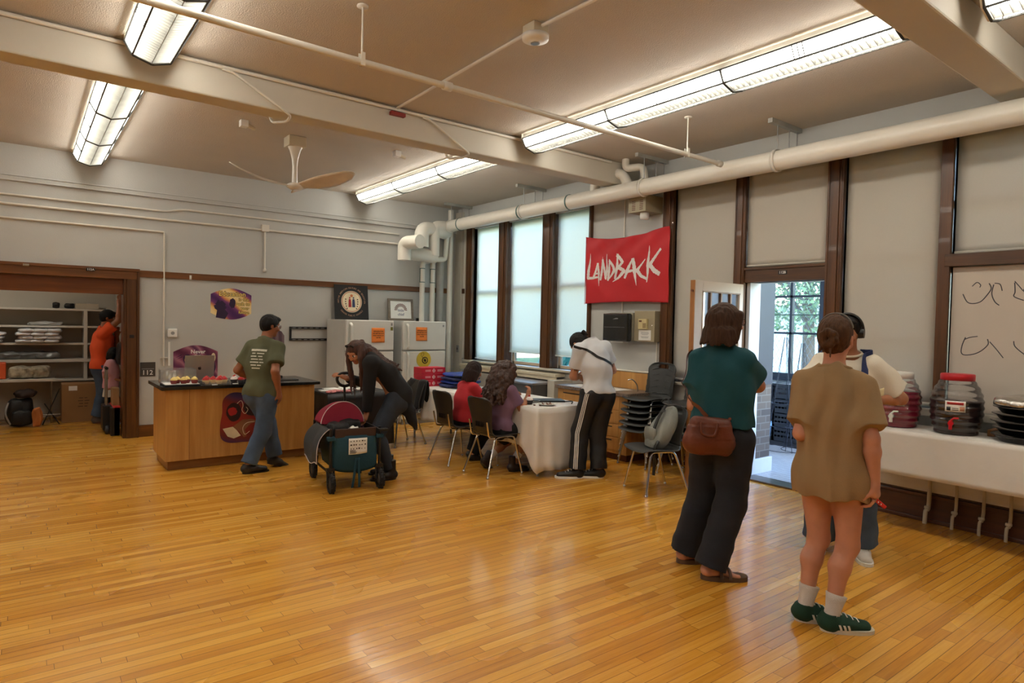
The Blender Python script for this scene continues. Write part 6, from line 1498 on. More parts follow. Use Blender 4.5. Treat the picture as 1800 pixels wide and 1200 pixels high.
class Person:
    def __init__(s, label, h, hip, yaw, s1, s2, head_yaw, head_pitch, hands, elbows, feet, knees, skin, w=1.0, chest_yaw=None, roll=0, vox=.006, headoff=None, shoulder=1.0, legw=1.0, curl=.5, hand_dirs=(None, None), bust=0, name='person', straight=False, bare=False, hsc=1.0):
        s.bare = bare; s.h = h; s.w = w; D = lambda a: V3(math.cos(a), math.sin(a), 0); s.f = D(yaw); s.l = D(yaw + PI / 2); hip = V3(hip); s.hip = hip; s.label = label
        base = V3((feet[0][0] + feet[1][0]) / 2, (feet[0][1] + feet[1][1]) / 2, 0)
        s.t = thing(name, label, 'person', tuple(base)); s.vox = vox; s.skin = skin
        cy = yaw if chest_yaw is None else chest_yaw; s1, s2 = nrm(s1), nrm(s2); s.s1, s.s2 = s1, s2
        s.chest = hip + s1 * .145 * h; s.nb = s.chest + s2 * .165 * h
        s.lc = nrm(D(cy + PI / 2) - s2 * (D(cy + PI / 2) @ s2)); s.fc = np.cross(s.lc, s2); s.sc = s.nb - s2 * .022 * h
        sw = .090 * h * shoulder * (1 + (w - 1) * .5); s.sh = [s.sc + s.lc * sw - s.s2 * .022 * h, s.sc - s.lc * sw - s.s2 * .022 * h]
        s.hj = [hip + s.l * .052 * h * (1 + (w - 1) * .5) - V3(0, 0, .02 * h), hip - s.l * .052 * h * (1 + (w - 1) * .5) - V3(0, 0, .02 * h)]
        hy = D(head_yaw); s.hf = nrm(hy * math.cos(head_pitch) + V3(0, 0, math.sin(head_pitch))); up = V3(0, 0, 1) * math.cos(head_pitch) - hy * math.sin(head_pitch)
        lf = np.cross(up, s.hf); up2 = up * math.cos(roll) + lf * math.sin(roll); s.hu = up2; s.hl = np.cross(s.hu, s.hf)
        s.hs = .132 * h / .23 * hsc
        s.hc = s.nb + s2 * .025 * h + s.hu * .072 * h * hsc + s.hf * .012 * h if headoff is None else s.nb + V3(headoff)
        s.el = []; s.wr = []; s.kn = []; s.an = []
        for i in range(2):
            e, c_ = ik(s.sh[i], hands[i], .168 * h, .145 * h, elbows[i]); s.el.append(e); s.wr.append(c_)
            a = V3(feet[i][:3]); DD = np.linalg.norm(a - s.hj[i]); q_ = min(1, max(.93, DD * 1.012 / (.48 * h))) if straight else 1; k_, a_ = ik(s.hj[i], a, .245 * h * q_, .235 * h * q_, knees[i]); s.kn.append(k_); s.an.append(a_)
        s.fy = [feet[i][3] for i in range(2)]; s.fp = [feet[i][4] if len(feet[i]) > 4 else 0 for i in range(2)]
        s.curl = curl if isinstance(curl, (list, tuple)) else (curl, curl); s.hd = hand_dirs; s.legw = legw; s.shoulder = shoulder
        s.body()
    def frame(s): return np.array([s.hf, s.hl, s.hu])
    def H(s, x, y, z): return s.hc + (s.hf * x + s.hl * y + s.hu * z) * s.hs
    def body(s):
        h, w = s.h, s.w; b = Field(); lw = s.legw
        s.torso(b, 0)
        b.cap(s.sc, s.hc - s.hu * .04 * h - s.hf * .010 * h, .036 * h, .031 * h, .03)
        s.lower(b, 0)
        for i in range(2):
            d = V3(math.cos(s.fy[i]), math.sin(s.fy[i]), 0); d = nrm(d * math.cos(s.fp[i]) - V3(0, 0, math.sin(s.fp[i])))
            hl = s.an[i] - d * .012 * h - V3(0, 0, .020 * h); b.cap(s.an[i], hl, .020 * h, .018 * h, .02)
            if s.bare:
                sd = np.cross(d, V3(0, 0, 1)); b.cap(hl, s.an[i] + d * .062 * h - V3(0, 0, .026 * h), .022 * h, .014 * h, .02, wide=sd, ratio=1.35)
                for q_ in range(5):
                    o_ = sd * (.022 - .011 * q_) * h * (1 if i == 1 else -1); b.cap(s.an[i] + d * .060 * h - V3(0, 0, .029 * h) + o_ * .8, s.an[i] + d * (.094 - .006 * q_) * h - V3(0, 0, .034 * h) + o_, .0085 * h, (.0080 if q_ == 0 else .0058) * h, .008)
            m_ = s.el[i] * .72 + s.wr[i] * .28; b.cap(s.el[i], m_, .0235 * h, .0245 * h, .02).cap(m_, s.wr[i], .0235 * h, .0155 * h, .02)
        head = b; f = s.frame(); S_ = s.hs
        b.ell(s.H(-.012, 0, .022), V3(.097, .074, .094) * S_, f, .01); b.ell(s.H(.022, 0, -.035), V3(.062, .056, .072) * S_, f, .03)
        b.ell(s.H(.062, 0, -.092), V3(.022, .026, .018) * S_, f, .03)
        b.cap(s.H(.082, 0, .012), s.H(.103, 0, -.028), .008 * S_, .0125 * S_, .012 * S_ + .004); b.cap(s.H(.092, .012, -.032), s.H(.092, -.012, -.032), .0085 * S_, .0085 * S_, .008)
        for y in (1, -1):
            b.cap(s.H(.078, y * .012, .030), s.H(.070, y * .045, .030), .009 * S_, .009 * S_, .014)
            b.ell(s.H(.066, y * .042, -.028), V3(.020, .022, .020) * S_, f, .02)
            b.ell(s.H(.0700, y * .031, .008), V3(.0130, .0125, .0060) * S_, f, .002, 1); b.ell(s.H(.0790, y * .031, .008), V3(.0050, .0058, .0050) * S_, f, .001, 2)
            b.ell(s.H(-.012, y * .077, -.004), V3(.018, .008, .030) * S_, np.array([s.hf, nrm(s.hl * y * -.5 + s.hf), s.hu]) if False else f, .006)
        b.cap(s.H(.082, .020, -.060), s.H(.082, -.020, -.060), .0065 * S_, .0065 * S_, .004, 3); b.cap(s.H(.087, .010, -.060), s.H(.087, -.010, -.060), .007 * S_, .007 * S_, .004, 3)
        for i in range(2): s.hand(b, i)
        b.mesh('body', [s.skin, EYEW, IRIS, LIPS], s.t, s.vox)
        s.bodyf = b
    def torso(s, b, o, arms=1.0):
        h, w = s.h, s.w
        b.cap(s.hip + s.s1 * .02 * h, s.chest, .056 * h * w + o, .058 * h * w + o, .05, wide=s.l, ratio=1.38)
        b.ell(s.chest + s.s2 * .060 * h, V3(.064 * h * w, .088 * h * w, .095 * h) + o, [s.fc, s.lc, s.s2], .05)
        for i in range(2):
            sg = 1 if i == 0 else -1
            b.cap(s.sc + s.lc * sg * .022 * h, s.sh[i] + s.s2 * .002 * h, .030 * h + o, .031 * h + o, .04)
            b.cap(s.sc + s.s2 * .018 * h - s.fc * .012 * h, s.sh[i] + s.s2 * .008 * h, .022 * h + o, .018 * h + o, .03)
            e = s.sh[i] + (s.el[i] - s.sh[i]) * arms; r1 = (.030 + (.0245 - .030) * arms) * h * (w * .5 + .5)
            b.cap(s.sh[i], e, .030 * h * (w * .5 + .5) + o, r1 + o, .03, cut=arms < 1)
    def lower(s, b, o, upto=2.0):
        """pelvis and legs; upto 1 = knee, 2 = ankle"""
        h, w = s.h, s.w; lw = s.legw
        b.ell(s.hip + V3(0, 0, -.005 * h), V3(.066 * h * w, .092 * h * w, .075 * h) + o, [s.f, s.l, V3(0, 0, 1)], .05)
        for i in range(2):
            sd = s.l; bk = -nrm(V3(math.cos(s.fy[i]), math.sin(s.fy[i]), 0)); bb = -s.f
            b.cap(s.hj[i] + bb * .018 * h + V3(0, 0, .01 * h), s.hj[i] + bb * .022 * h - V3(0, 0, .03 * h), .048 * h * w + o, .048 * h * w + o, .05)
            t = min(1, upto); k = s.hj[i] + (s.kn[i] - s.hj[i]) * t; b.cap(s.hj[i], k, .053 * h * lw + o, (.053 + (.034 - .053) * t) * h * lw + o, .04, cut=upto <= 1)
            if upto > 1:
                mid = s.kn[i] * .68 + s.an[i] * .32 + bk * .010 * h; t = (upto - 1 - .32) / .68
                b.cap(s.kn[i], mid, .031 * h * lw + o, .033 * h * lw + o, .03).cap(mid, mid + (s.an[i] - mid) * t, .031 * h * lw + o, (.031 - .0115 * t) * h * lw + o, .03, cut=upto < 2)
    def hand(s, b, i):
        h = s.h / 1.7; W = s.wr[i]; d = nrm(W - s.el[i]) if s.hd[i] is None else nrm(s.hd[i][0]); n = V3(0, 0, -1) if s.hd[i] is None else V3(s.hd[i][1])
        if s.hd[i] is None:
            n = -s.l * (1 if i == 0 else -1) if abs(d[2]) > .5 else V3(0, 0, -1)
        n = nrm(n - d * (n @ d)); t = np.cross(n, d) * (1 if i == 1 else -1)   # thumb side
        p0 = W + d * .012 * h; pal = W + d * .052 * h; b.cap(W, pal, .022 * h, .024 * h, .012, wide=t, ratio=1.65); s.palm = getattr(s, 'palm', {}); s.palm[i] = pal + n * .03 * h; c = s.curl[i]
        for q, (o, L) in enumerate(((.030, .072), (.010, .080), (-.010, .074), (-.029, .060))):
            P = W + d * .082 * h + t * o * h; L *= h; r = .0088 * h; dd = d; a = c * (.7 + .1 * q)
            for sg_, fr in ((.45, 0), (.30, 1), (.25, 2)):
                dd = nrm(dd * math.cos(a) + n * math.sin(a)) if True else dd
                nn = nrm(n - dd * (n @ dd)); Q = P + dd * L * sg_; b.cap(P, Q, r, r * .92, .006); P = Q; r *= .93; a = c * 1.1
        P = W + d * .025 * h + t * .028 * h; dd = nrm(d * .75 + t * .6 + n * .35 * (1 + c)); Q = P + dd * .038 * h; b.cap(P, Q, .012 * h, .0105 * h, .012); dd = nrm(dd + d * .5 + n * .5 * c); b.cap(Q, Q + dd * .032 * h, .0100 * h, .0085 * h, .006)
    # -------- clothing
    def tee(s, mat, sleeve=.62, hem=.0, loose=1.0, srad=.044, wide=1.42, frad=.075, hemr=None, fold=.004, collar=True, vox=None, name='t_shirt', long=False, back=0, hemdir=None, seed=0, neckdrop=.0, slope=0, vert=False):
        """hem: metres below the hip centre; sleeve: share of the upper arm covered (beyond 1 runs down the forearm)"""
        h, w = s.h, s.w; g = Field(); fr = frad * h * w * loose
        hd = -s.s1 * hem if hemdir is None else V3(hemdir) * hem
        hc = s.hip + (hd if hem >= 0 else s.s1 * (-hem)); bo = -s.f * back
        hr = (frad * 1.02 if hemr is None else hemr) * h * w * loose
        g.cap(s.chest + s.s2 * .075 * h + bo, s.chest + bo, fr * .98, fr, .06, wide=s.lc, ratio=wide)
        g.cap(s.chest + bo, hc + bo, fr, hr, .06, wide=s.l, ratio=wide, cut=True)
        s.torso(g, .009, min(1, sleeve)); s.lower(g, .012, .7)
        g.cap(s.sc - s.s2 * .02 * h, s.sc + s.s2 * .016 * h, .055 * h, .043 * h, .03, wide=s.lc, ratio=1.15)
        g.plane(hc + hd / (np.linalg.norm(hd) + 1e-9) * 0 + bo, -s.s1 if hemdir is None else V3(hemdir))
        for i in range(2):
            r0 = .037 * h * (1 + (loose - 1) * .6)
            if sleeve <= 1:
                e = s.sh[i] + (s.el[i] - s.sh[i]) * sleeve; g.cap(s.sh[i], e, r0, srad * h * loose, .045, cut=True)
            else:
                g.cap(s.sh[i], s.el[i], r0, .036 * h, .04); e = s.el[i] + (s.wr[i] - s.el[i]) * (sleeve - 1); g.cap(s.el[i], e, .035 * h, .027 * h, .02, cut=True)
        # neck opening
        g.cap(s.sc + s.s2 * (.020 - neckdrop) * h + s.fc * .012 * h, s.sc + s.s2 * .12 * h + s.fc * .02 * h, .041 * h, .06 * h, .006, sub=True, cuta=False)
        if vert: g.folds(fold, [((s.l[0], s.l[1], .05), 62), ((s.l[0], s.l[1], -.22), 34), ((s.l[0] + s.f[0], s.l[1] + s.f[1], .12), 44)], seed)
        elif fold: g.folds(fold, [((s.l[0], s.l[1], .15), 55), ((s.l[0] * .7, s.l[1] * .7, -.6), 38), ((.3, .2, 1), 30), ((s.f[0], s.f[1], .4), 44)], seed)
        o = g.mesh(name, mat, s.t, vox or s.vox); s.teef = g
        if collar:
            m = MB(); c0 = s.sc + s.s2 * (.028 - neckdrop) * h + s.fc * .006 * h; pts = []
            for k in range(28):
                a = 2 * PI * k / 28; pts.append(tuple(c0 + s.lc * math.cos(a) * .050 * h + s.fc * math.sin(a) * .043 * h - s.s2 * (.012 * math.sin(a)) * h))
            m.tube(pts + pts[:1], .0052 * h / 1.0, 8, caps=False); m.build('collar', mat, s.t, world=True)
        return g
    def trousers(s, mat, thigh=.062, knee=.05, cuff=.045, length=1.0, rise=.04, fold=.004, vox=None, name='trousers', seed=1, hemdir=False):
        h, w = s.h, s.w; g = Field(); lw = s.legw
        s.lower(g, .008, min(length, 1) if length < 1 else 1.92)
        g.cap(s.hip, s.hip + s.s1 * rise * h, .066 * h * w, .060 * h * w, .04, wide=s.l, ratio=1.45, cut=True)
        for i in range(2):
            if length < 1:
                e = s.hj[i] + (s.kn[i] - s.hj[i]) * length; g.cap(s.hj[i], e, thigh * h * lw, (thigh * .98) * h * lw, .04, cut=True)
            else:
                g.cap(s.hj[i], s.kn[i], thigh * h * lw, knee * h * lw, .04)
                e = s.kn[i] + (s.an[i] - s.kn[i]) * (length - .06); e = e + (s.an[i] - s.kn[i]) * 0
                g.cap(s.kn[i], e, knee * h * lw, cuff * h * lw, .03, cut=True)
        if fold: g.folds(fold, [((s.l[0] * .4, s.l[1] * .4, 1), 42), ((s.f[0] * .6, s.f[1] * .6, .8), 60), ((s.l[0], s.l[1], .3), 50)], seed)
        g.mesh(name, mat, s.t, vox or s.vox); s.trf = g; return g
    def shoes(s, mat, sole, kind='sneaker', L=.150, lace=None, name='shoe'):
        out = []
        for i in range(2):
            h = s.h; d0 = V3(math.cos(s.fy[i]), math.sin(s.fy[i]), 0); pt = s.fp[i]; d = nrm(d0 * math.cos(pt) - V3(0, 0, math.sin(pt))); u = nrm(V3(0, 0, 1) * math.cos(pt) + d0 * math.sin(pt)); sd = np.cross(u, d)
            a = s.an[i]; g = Field(); st = .012 if kind == 'flat' else .022
            O = a - u * (.052 * h if kind != 'boot' else .055 * h)       # ground point under the ankle
            if pt == 0: O[2] = .0
            heel = O - d * .030 * h; toe = O + d * (L - .030) * h; fr = [d, sd, u]
            if kind == 'sandal':
                pass
            else:
                g.cap(heel + u * .030 * h + d * .006 * h, O + d * .04 * h + u * .030 * h, .022 * h, .022 * h, .02, wide=sd, ratio=1.15)
                g.cap(O + d * .03 * h + u * .026 * h, toe - d * .022 * h + u * .019 * h, .024 * h, .0165 * h, .02, wide=sd, ratio=1.35)
                g.cap(O + u * .02 * h - d * .004 * h, O + u * ((.058 if kind != 'boot' else .12) * h) - d * .006 * h, .029 * h, .026 * h, .02, cut=True)
                if kind != 'boot': g.cap(O + u * .05 * h, O + u * .10 * h, .0215 * h, .022 * h, .004, sub=True)
                g.plane(O + u * .008, -u)
                sh_ = g.mesh(name, mat, s.t, min(s.vox, .005))
            n = 28; pts = []
            for k in range(n):
                t_ = 2 * PI * k / n; c_, s__ = math.cos(t_), math.sin(t_); x = (L / 2 + .004) * h * (c_ if kind else c_); y = (.031 + .004 * c_ - (.003 if False else 0)) * h * math.copysign(abs(s__) ** .8, s__)
                x = (L / 2 + .005) * h * math.copysign(abs(c_) ** .8, c_); pts.append((x, y))
            mid = heel + d * (L / 2 - .0) * h
            m = MB(); m.prism(pts, mid + u * .001, d, sd, (.020 if kind in ('sneaker', 'boot') else .012 if kind == 'flat' else .026) * (h / 1.6)); so = m.build('sole', sole, s.t if kind == 'sandal' else sh_, world=True, bev=.004) if kind == 'sandal' else m.build('sole', sole, sh_, world=True, bev=.004)
            out.append((O, d, u, sd, None if kind == 'sandal' else sh_))
            s.footf = g
            if kind == 'sandal':
                for q in (.03, .062):
                    P = [tuple(O + d * q * h + sd * .036 * h * math.cos(t_) + u * (.012 * h + .038 * h * math.sin(t_) * (1 if q < .05 else .8))) for t_ in [PI * k / 12 for k in range(13)]]
                    MB().tube(P, .010, 8, flat=(tuple(u), .45)).build('sandal_strap', mat, s.t, world=True)
            if kind == 'sneaker' and lace is not None:
                for q in range(4):
                    c0 = O + d * (.022 + q * .018) * h + u * (.062 - q * .007) * h; MB().tube([tuple(c0 - sd * .016 * h - u * .006), tuple(c0 + u * .001), tuple(c0 + sd * .016 * h - u * .006)], .0035, 6).build('lace', lace, sh_, world=True)
        return out
    def hair(s, mat, kind, vox=None, strand=.003, seed=0, name='hair', L=.3):
        g = Field(); f = s.frame(); S_ = s.hs; q = random.Random(seed)
        if kind in ('short', 'bob', 'kidbob', 'bun', 'long', 'curly', 'tail'):
            g.ell(s.H(-.018, 0, .030), V3(.101, .083, .097) * S_, f, .02)
        if kind == 'short':
            g.ell(s.H(-.045, 0, -.005), V3(.065, .076, .075) * S_, f, .02); g.ell(s.H(.055, .01, .085), V3(.045, .06, .028) * S_, f, .02)
            for y in (1, -1): g.ell(s.H(-.0, y * .068, .02), V3(.03, .016, .035) * S_, f, .01)
        if kind == 'bob':
            g.ell(s.H(-.035, 0, .0), V3(.102, .098, .11) * S_, f, .03); g.ell(s.H(-.045, 0, -.07), V3(.092, .108, .065) * S_, f, .03)
            for y in (1, -1): g.cap(s.H(.045, y * .075, .05), s.H(.02, y * .085, -.095), .028 * S_, .03 * S_, .03)
            for k in range(26): a = PI * (.35 + 1.3 * k / 25); g.cap(s.H(-.03 + .085 * math.cos(a), .1 * math.sin(a), -.06), s.H(-.03 + .118 * math.cos(a), .128 * math.sin(a), -.122 - q.uniform(0, .028)), .026 * S_, .008 * S_, .012)
        if kind == 'kidbob':
            g.ell(s.H(-.03, 0, -.01), V3(.098, .095, .115) * S_, f, .03)
            for k in range(16): a = PI * (.3 + 1.4 * k / 15); g.cap(s.H(-.03 + .08 * math.cos(a), .088 * math.sin(a), -.03), s.H(-.035 + .085 * math.cos(a), .092 * math.sin(a), -.14 - q.uniform(0, .03)) , .028 * S_, .012 * S_, .016)
        if kind == 'bun':
            g.ell(s.H(-.04, 0, -.01), V3(.07, .07, .075) * S_, f, .02)
            for k in range(9): a = k * .9; g.cap(s.H(-.115 + .006 * (k % 3), .03 * math.cos(a), .0 + .03 * math.sin(a)), s.H(-.128, .034 * math.cos(a + 1.5), .0 + .036 * math.sin(a + 1.5)), .018 * S_, .017 * S_, .008)
            for k in range(6): a = q.uniform(-1, 1); g.cap(s.H(-.12, .03 * a, -.02), s.H(-.125 - q.uniform(0, .02), .06 * a + .01, -.075 - q.uniform(0, .03)), .007 * S_, .002, .006)
        if kind in ('long', 'curly', 'tail'):
            g.ell(s.H(-.045, 0, -.015), V3(.085, .088, .10) * S_, f, .03)
        if kind == 'tail':
            g.cap(s.H(-.10, 0, .03), s.H(-.15, .01, .02), .022 * S_, .02 * S_, .01); g.cap(s.H(-.15, .01, .02), s.H(-.165, .02, -.05), .022 * S_, .006, .012)
        g.folds(strand, [((s.hl[0], s.hl[1], s.hl[2]), 210), ((s.hf[0] * .6 + s.hl[0], s.hf[1] * .6 + s.hl[1], 0), 260)], seed)
        # face stays open
        if kind != 'none':
            c = s.H(.085, 0, -.03); g2 = Field()
            fn = Field(); fn.ell(s.H(.098, 0, -.035), V3(.075 if kind in ('short', 'bun', 'tail') else .062, .064, .085) * S_, f)
            ff = fn.p[0][0]; g.mods.append(lambda F, X, Y, Z: np.maximum(F, -ff(X, Y, Z)))
            if kind in ('short', 'bun', 'tail'):
                for y in (1, -1):
                    e = Field(); e.ell(s.H(-.005, y * .09, -.022), V3(.026, .022, .034) * S_, f); ef = e.p[0][0]; g.mods.append(lambda F, X, Y, Z, ef=ef: np.maximum(F, -ef(X, Y, Z)))
        s.hairf = g
        return g
    def locks(s, g, n, end_fn, r0=.02, r1=.005, seed=0, wav=0, back=1.0, segs=5, k=.01):
        q = random.Random(seed)
        for i in range(n):
            a = PI * (.32 + 1.36 * (i + q.random()) / n) if back >= 1 else PI * (1 + back * (q.random() * 2 - 1)); z = q.uniform(-.02, .07)
            p0 = s.H(-.03 + .085 * math.cos(a), .082 * math.sin(a), z); end = V3(end_fn(a, q, p0)); pr = p0
            for j in range(1, segs + 1):
                t = j / segs; p = p0 * (1 - t) + end * t + nrm(p0 - s.hc) * .035 * math.sin(PI * min(1, t * 1.3)) * (1 - t)
                if wav: p = p + V3(math.sin(t * 17 + i), math.cos(t * 19 + i * 2), 0) * wav
                ra = r0 + (r1 - r0) * (j - 1) / segs; rb = r0 + (r1 - r0) * t; g.cap(pr, p, ra, rb, k); pr = p
    def glasses(s, mat, sun=False):
        m = MB(); z0, x0 = (.008, .098) if not sun else (.105, .045)
        for y in (1, -1):
            P = [tuple(s.H(x0, y * .034 + .026 * math.cos(a), z0 + .019 * math.sin(a))) for a in [2 * PI * k / 20 for k in range(21)]]; m.tube(P, .0022, 6, caps=False)
            m.tube([tuple(s.H(x0, y * .06, z0 + .008)), tuple(s.H(x0 - .10, y * .080, z0 + .006 - (.03 if sun else 0)))], .002, 6)
        m.tube([tuple(s.H(x0, .01, z0 + .004)), tuple(s.H(x0, -.01, z0 + .004))], .002, 6)
        o = m.build('glasses_frame' if not sun else 'sunglasses', mat, s.t, world=True)
        l = MB()
        for y in (1, -1): l.add([tuple(s.H(x0, y * .034 + .025 * math.cos(a), z0 + .018 * math.sin(a))) for a in [2 * PI * k / 20 for k in range(20)]], [tuple(range(20))])
        l.build('lens', BLACKP if sun else GLASS, o, world=False) if False else l.build('lens_pair', BLACKP if sun else GLASS, s.t, world=True)
    def decal(s, field, text, size, o, u, v, d, name, mat, bold=.02, **kw):
        """lettering printed on a garment: letters dropped on to the cloth"""
        vs, fs = text_geo(text, size, bold, **kw); u, v, o = nrm(u), nrm(v), V3(o)
        P = np.array([o + u * a + v * b_ for a, b_ in vs]); Q = field.cast(P, d) - nrm(d) * .0035
        return MB().add([tuple(p) for p in Q], fs).build(name, mat, s.t, world=True)
    def bars(s, field, rects, o, u, v, d, name, mat, nu=6, off=.0035):
        m = MB(); u, v, o, dn = nrm(u), nrm(v), V3(o), nrm(d)
        for x0, x1, y0, y1 in rects:
            G = np.array([[o + u * (x0 + (x1 - x0) * i / nu) + v * (y0 + (y1 - y0) * j / 2) for j in range(3)] for i in range(nu + 1)]).reshape(-1, 3)
            Q = field.cast(G, dn) - dn * off; m.add([tuple(p) for p in Q], [(i * 3 + j, (i + 1) * 3 + j, (i + 1) * 3 + j + 1, i * 3 + j + 1) for i in range(nu) for j in range(2)], 0, True)
        return m.build(name, mat, s.t, world=True)
    def ribbon(s, field, pts, width, mat, name, inward=None, n=40, off=.006, th=.003):
        """strap lying on the garment: path points pushed on to the surface"""
        P = smoothpath([tuple(p) for p in pts], max(2, n // (len(pts) - 1))); P = np.array([list(p) for p in P]); Cn = V3(inward) if inward is not None else None; out = []
        for i, p in enumerate(P):
            c = s.axis_point(p) if Cn is None else Cn; d = nrm(c - p); start = p - d * .25; q = field.cast(start[None], d, far=.6)[0]; out.append((q - d * off, d))
        m = MB(); vs = []
        for i, (p, d) in enumerate(out):
            tn = nrm(out[min(i + 1, len(out) - 1)][0] - out[max(i - 1, 0)][0]); sd = nrm(np.cross(tn, d)) * width / 2
            vs += [tuple(p + sd), tuple(p - sd), tuple(p - sd - d * th), tuple(p + sd - d * th)]
        fs = [(i * 4 + a, i * 4 + (a + 1) % 4, (i + 1) * 4 + (a + 1) % 4, (i + 1) * 4 + a) for i in range(len(out) - 1) for a in range(4)]
        return m.add(vs, fs, 0, False).build(name, mat, s.t, world=True)
    def axis_point(s, p):
        a, b_ = s.hip - s.s1 * .3, s.nb; d = b_ - a; t = np.clip((p - a) @ d / (d @ d), 0, 1); return a + d * t

HB = M('hair_black', (18, 15, 15), .5, spec=.25, var=.3, vs=30, stretch=(4, 4, .4), bump=.5, bs=120); HBR = M('hair_dark_brown', (44, 28, 22), .5, spec=.25, var=.35, vs=30, stretch=(4, 4, .4), bump=.5, bs=120)
HMB = M('hair_mid_brown', (84, 56, 36), .55, spec=.2, var=.35, vs=30, stretch=(4, 4, .4), bump=.5, bs=120); HLB = M('hair_reddish_brown', (70, 38, 26), .4, var=.5, vs=18, stretch=(5, 5, .3), bump=.5, bs=120)
DENIM = M('blue_denim', (66, 84, 108), .85, var=.22, vs=9, bump=.3, bs=260); DDEN = M('dark_denim', (24, 28, 38), .85, var=.2, vs=9, bump=.3, bs=260); GDEN = M('grey_denim', (42, 50, 62), .85, var=.2, vs=9, bump=.3, bs=260)
SK1 = skinm('skin_brown', (150, 96, 68)); SK2 = skinm('skin_tan', (176, 120, 88)); SK3 = skinm('skin_fair', (196, 138, 112)); SK4 = skinm('skin_light', (190, 136, 108))
BLKC = M('black_knit', (18, 18, 20), .85, var=.1, bump=.2, bs=200)
cosd = lambda a: math.radians(a)

# ---- man in olive shirt walking past the island
p = Person('man in olive t-shirt with white back print, walking past the island', 1.63, (1.93, 6.66, .815), cosd(40), (.05, .03, 1), (.12, .10, .98), cosd(5), -.2,
           [(1.93, 6.95, .90), (2.05, 6.50, .80)], [(1.72, 6.85, 1.0), (1.99, 6.44, 1.05)], [(2.10, 6.76, .10, cosd(12), .38), (1.79, 6.60, .085, cosd(2))], [(2.3, 7.0, .5), (2.2, 6.7, .5)], SK1, .93, vox=.0065, curl=.55, straight=True)
OL = M('olive_cotton', (84, 86, 62), .9, var=.08, vs=6, bump=.25, bs=200)
p.tee(OL, .66, .055, 1.0, .046, fold=.010)
p.trousers(DENIM, .058, .047, .048, 1.02); p.shoes(M('dark_leather', (38, 34, 32), .45), BLACKP, 'flat')
p.hair(HB, 'short').mesh('hair', HB, p.t, .006); p.glasses(MET)
bk = -p.fc; lr = -p.lc
rr = [(-.075, .085, .128, .150)] + [(a - .0, b_, .10 - .03 * k, .111 - .03 * k) for k, (a, b_) in enumerate(((-.06, -.015), (-.075, .0), (-.06, .02), (-.07, .03), (-.055, .01)))] + [(a, b_, .10 - .03 * k, .111 - .03 * k) for k, (a, b_) in enumerate(((.0, .07), (.015, .06), (.03, .07), (.04, .08), (.02, .06), (-.04, .05)))]
o_ = p.chest + p.s2 * .02 + bk * .3
m_ = p.bars(p.teef, rr, o_, lr, p.s2, -bk, 'back_print', M('faded_white_print', (206, 204, 188), .8, var=.15, vs=60))

# ---- woman stooping over the wagon
p = Person('woman with very long dark hair in a black cardigan, stooping over the teal wagon', 1.60, (2.97, 5.74, .80), cosd(155), (-.42, .18, .80), (-.62, .30, .62), cosd(200), -.62,
           [(2.67, 5.79, .60), (2.58, 6.07, .965)], [(2.62, 5.45, .80), (2.9, 6.2, .80)], [(2.86, 5.63, .085, cosd(168)), (2.95, 5.86, .085, cosd(165))], [(2.4, 5.8, .5), (2.4, 5.9, .5)], SK2, .92, vox=.0065, curl=.45, headoff=(-.085, .03, .055), hand_dirs=((nrm((-.3, .1, -.9)), (-.9, -.1, .3)), (nrm((-.6, .2, .3)), (.2, .3, -.9))))
g = p.tee(BLKC, 1.92, .03, 1.12, .05, frad=.068, fold=.005, collar=False, back=.022, name='cardigan') if False else None
g = Field(); h = p.h
g.cap(p.sh[0], p.sh[1], .042 * h, .042 * h, .05); b0 = -p.fc * .030 + V3(0, 0, .01)
g.cap(p.sc - p.s2 * .03 + b0 * .5, p.chest + b0, .056 * h, .060 * h, .05, wide=p.lc, ratio=1.55); g.cap(p.chest + b0, p.hip + V3(.045, -.015, .03), .060 * h, .066 * h, .05, wide=p.l, ratio=1.55)
g.cap(p.hip + V3(.05, -.02, .02), p.hip + V3(.13, -.07, -.24), .075, .045, .06, wide=p.l, ratio=1.9); g.cap(p.hip + V3(.12, -.08, -.15), p.hip + V3(.155, -.12, -.32), .045, .018, .04, wide=p.l, ratio=1.8)
g.cap(p.chest + p.l * .08 - p.fc * .0, p.hip + p.l * .1 + V3(.07, 0, -.14), .045, .035, .05)
for i in range(2):
    g.cap(p.sh[i], p.el[i], .042 * h, .036 * h, .04); e = p.el[i] + (p.wr[i] - p.el[i]) * .9; g.cap(p.el[i], e, .035 * h, .030 * h, .02, cut=True)
g.folds(.005, [((1, .3, .3), 42), ((.3, 1, .1), 50), ((.2, .2, 1), 36)], 4); g.mesh('cardigan', BLKC, p.t, .007); p.teef = g
p.trousers(GDEN, .052, .038, .030, 1.0, fold=.003); p.shoes(M('black_boot_leather', (26, 22, 22), .4), BLACKP, 'boot')
g = p.hair(HLB, 'long', strand=.003)
def le(a, q, p0):
    if math.sin(a) > .15 or math.cos(a) > .1: return (p0[0] + q.uniform(.0, .06), p0[1] - .03 + q.uniform(-.02, .02), max(.70, p0[2] - q.uniform(.38, .50)))
    return (p.chest[0] + q.uniform(-.05, .12), p.chest[1] + q.uniform(-.13, .02), p.chest[2] + .115 - q.uniform(0, .05))
p.locks(g, 46, le, .022, .004, 3, segs=6, k=.012)
for k in range(16):
    s_ = (k - 8) / 8; g.cap(p.H(-.10, .06 * s_, .0), p.chest + p.lc * (.085 * s_) + V3(.0, -.0, .125), .026, .02, .016); g.cap(p.chest + p.lc * (.085 * s_) + V3(0, 0, .125), p.chest + p.lc * (.1 * s_) + V3(.10 + .03 * (k % 3), -.04, .055), .02, .005, .014)
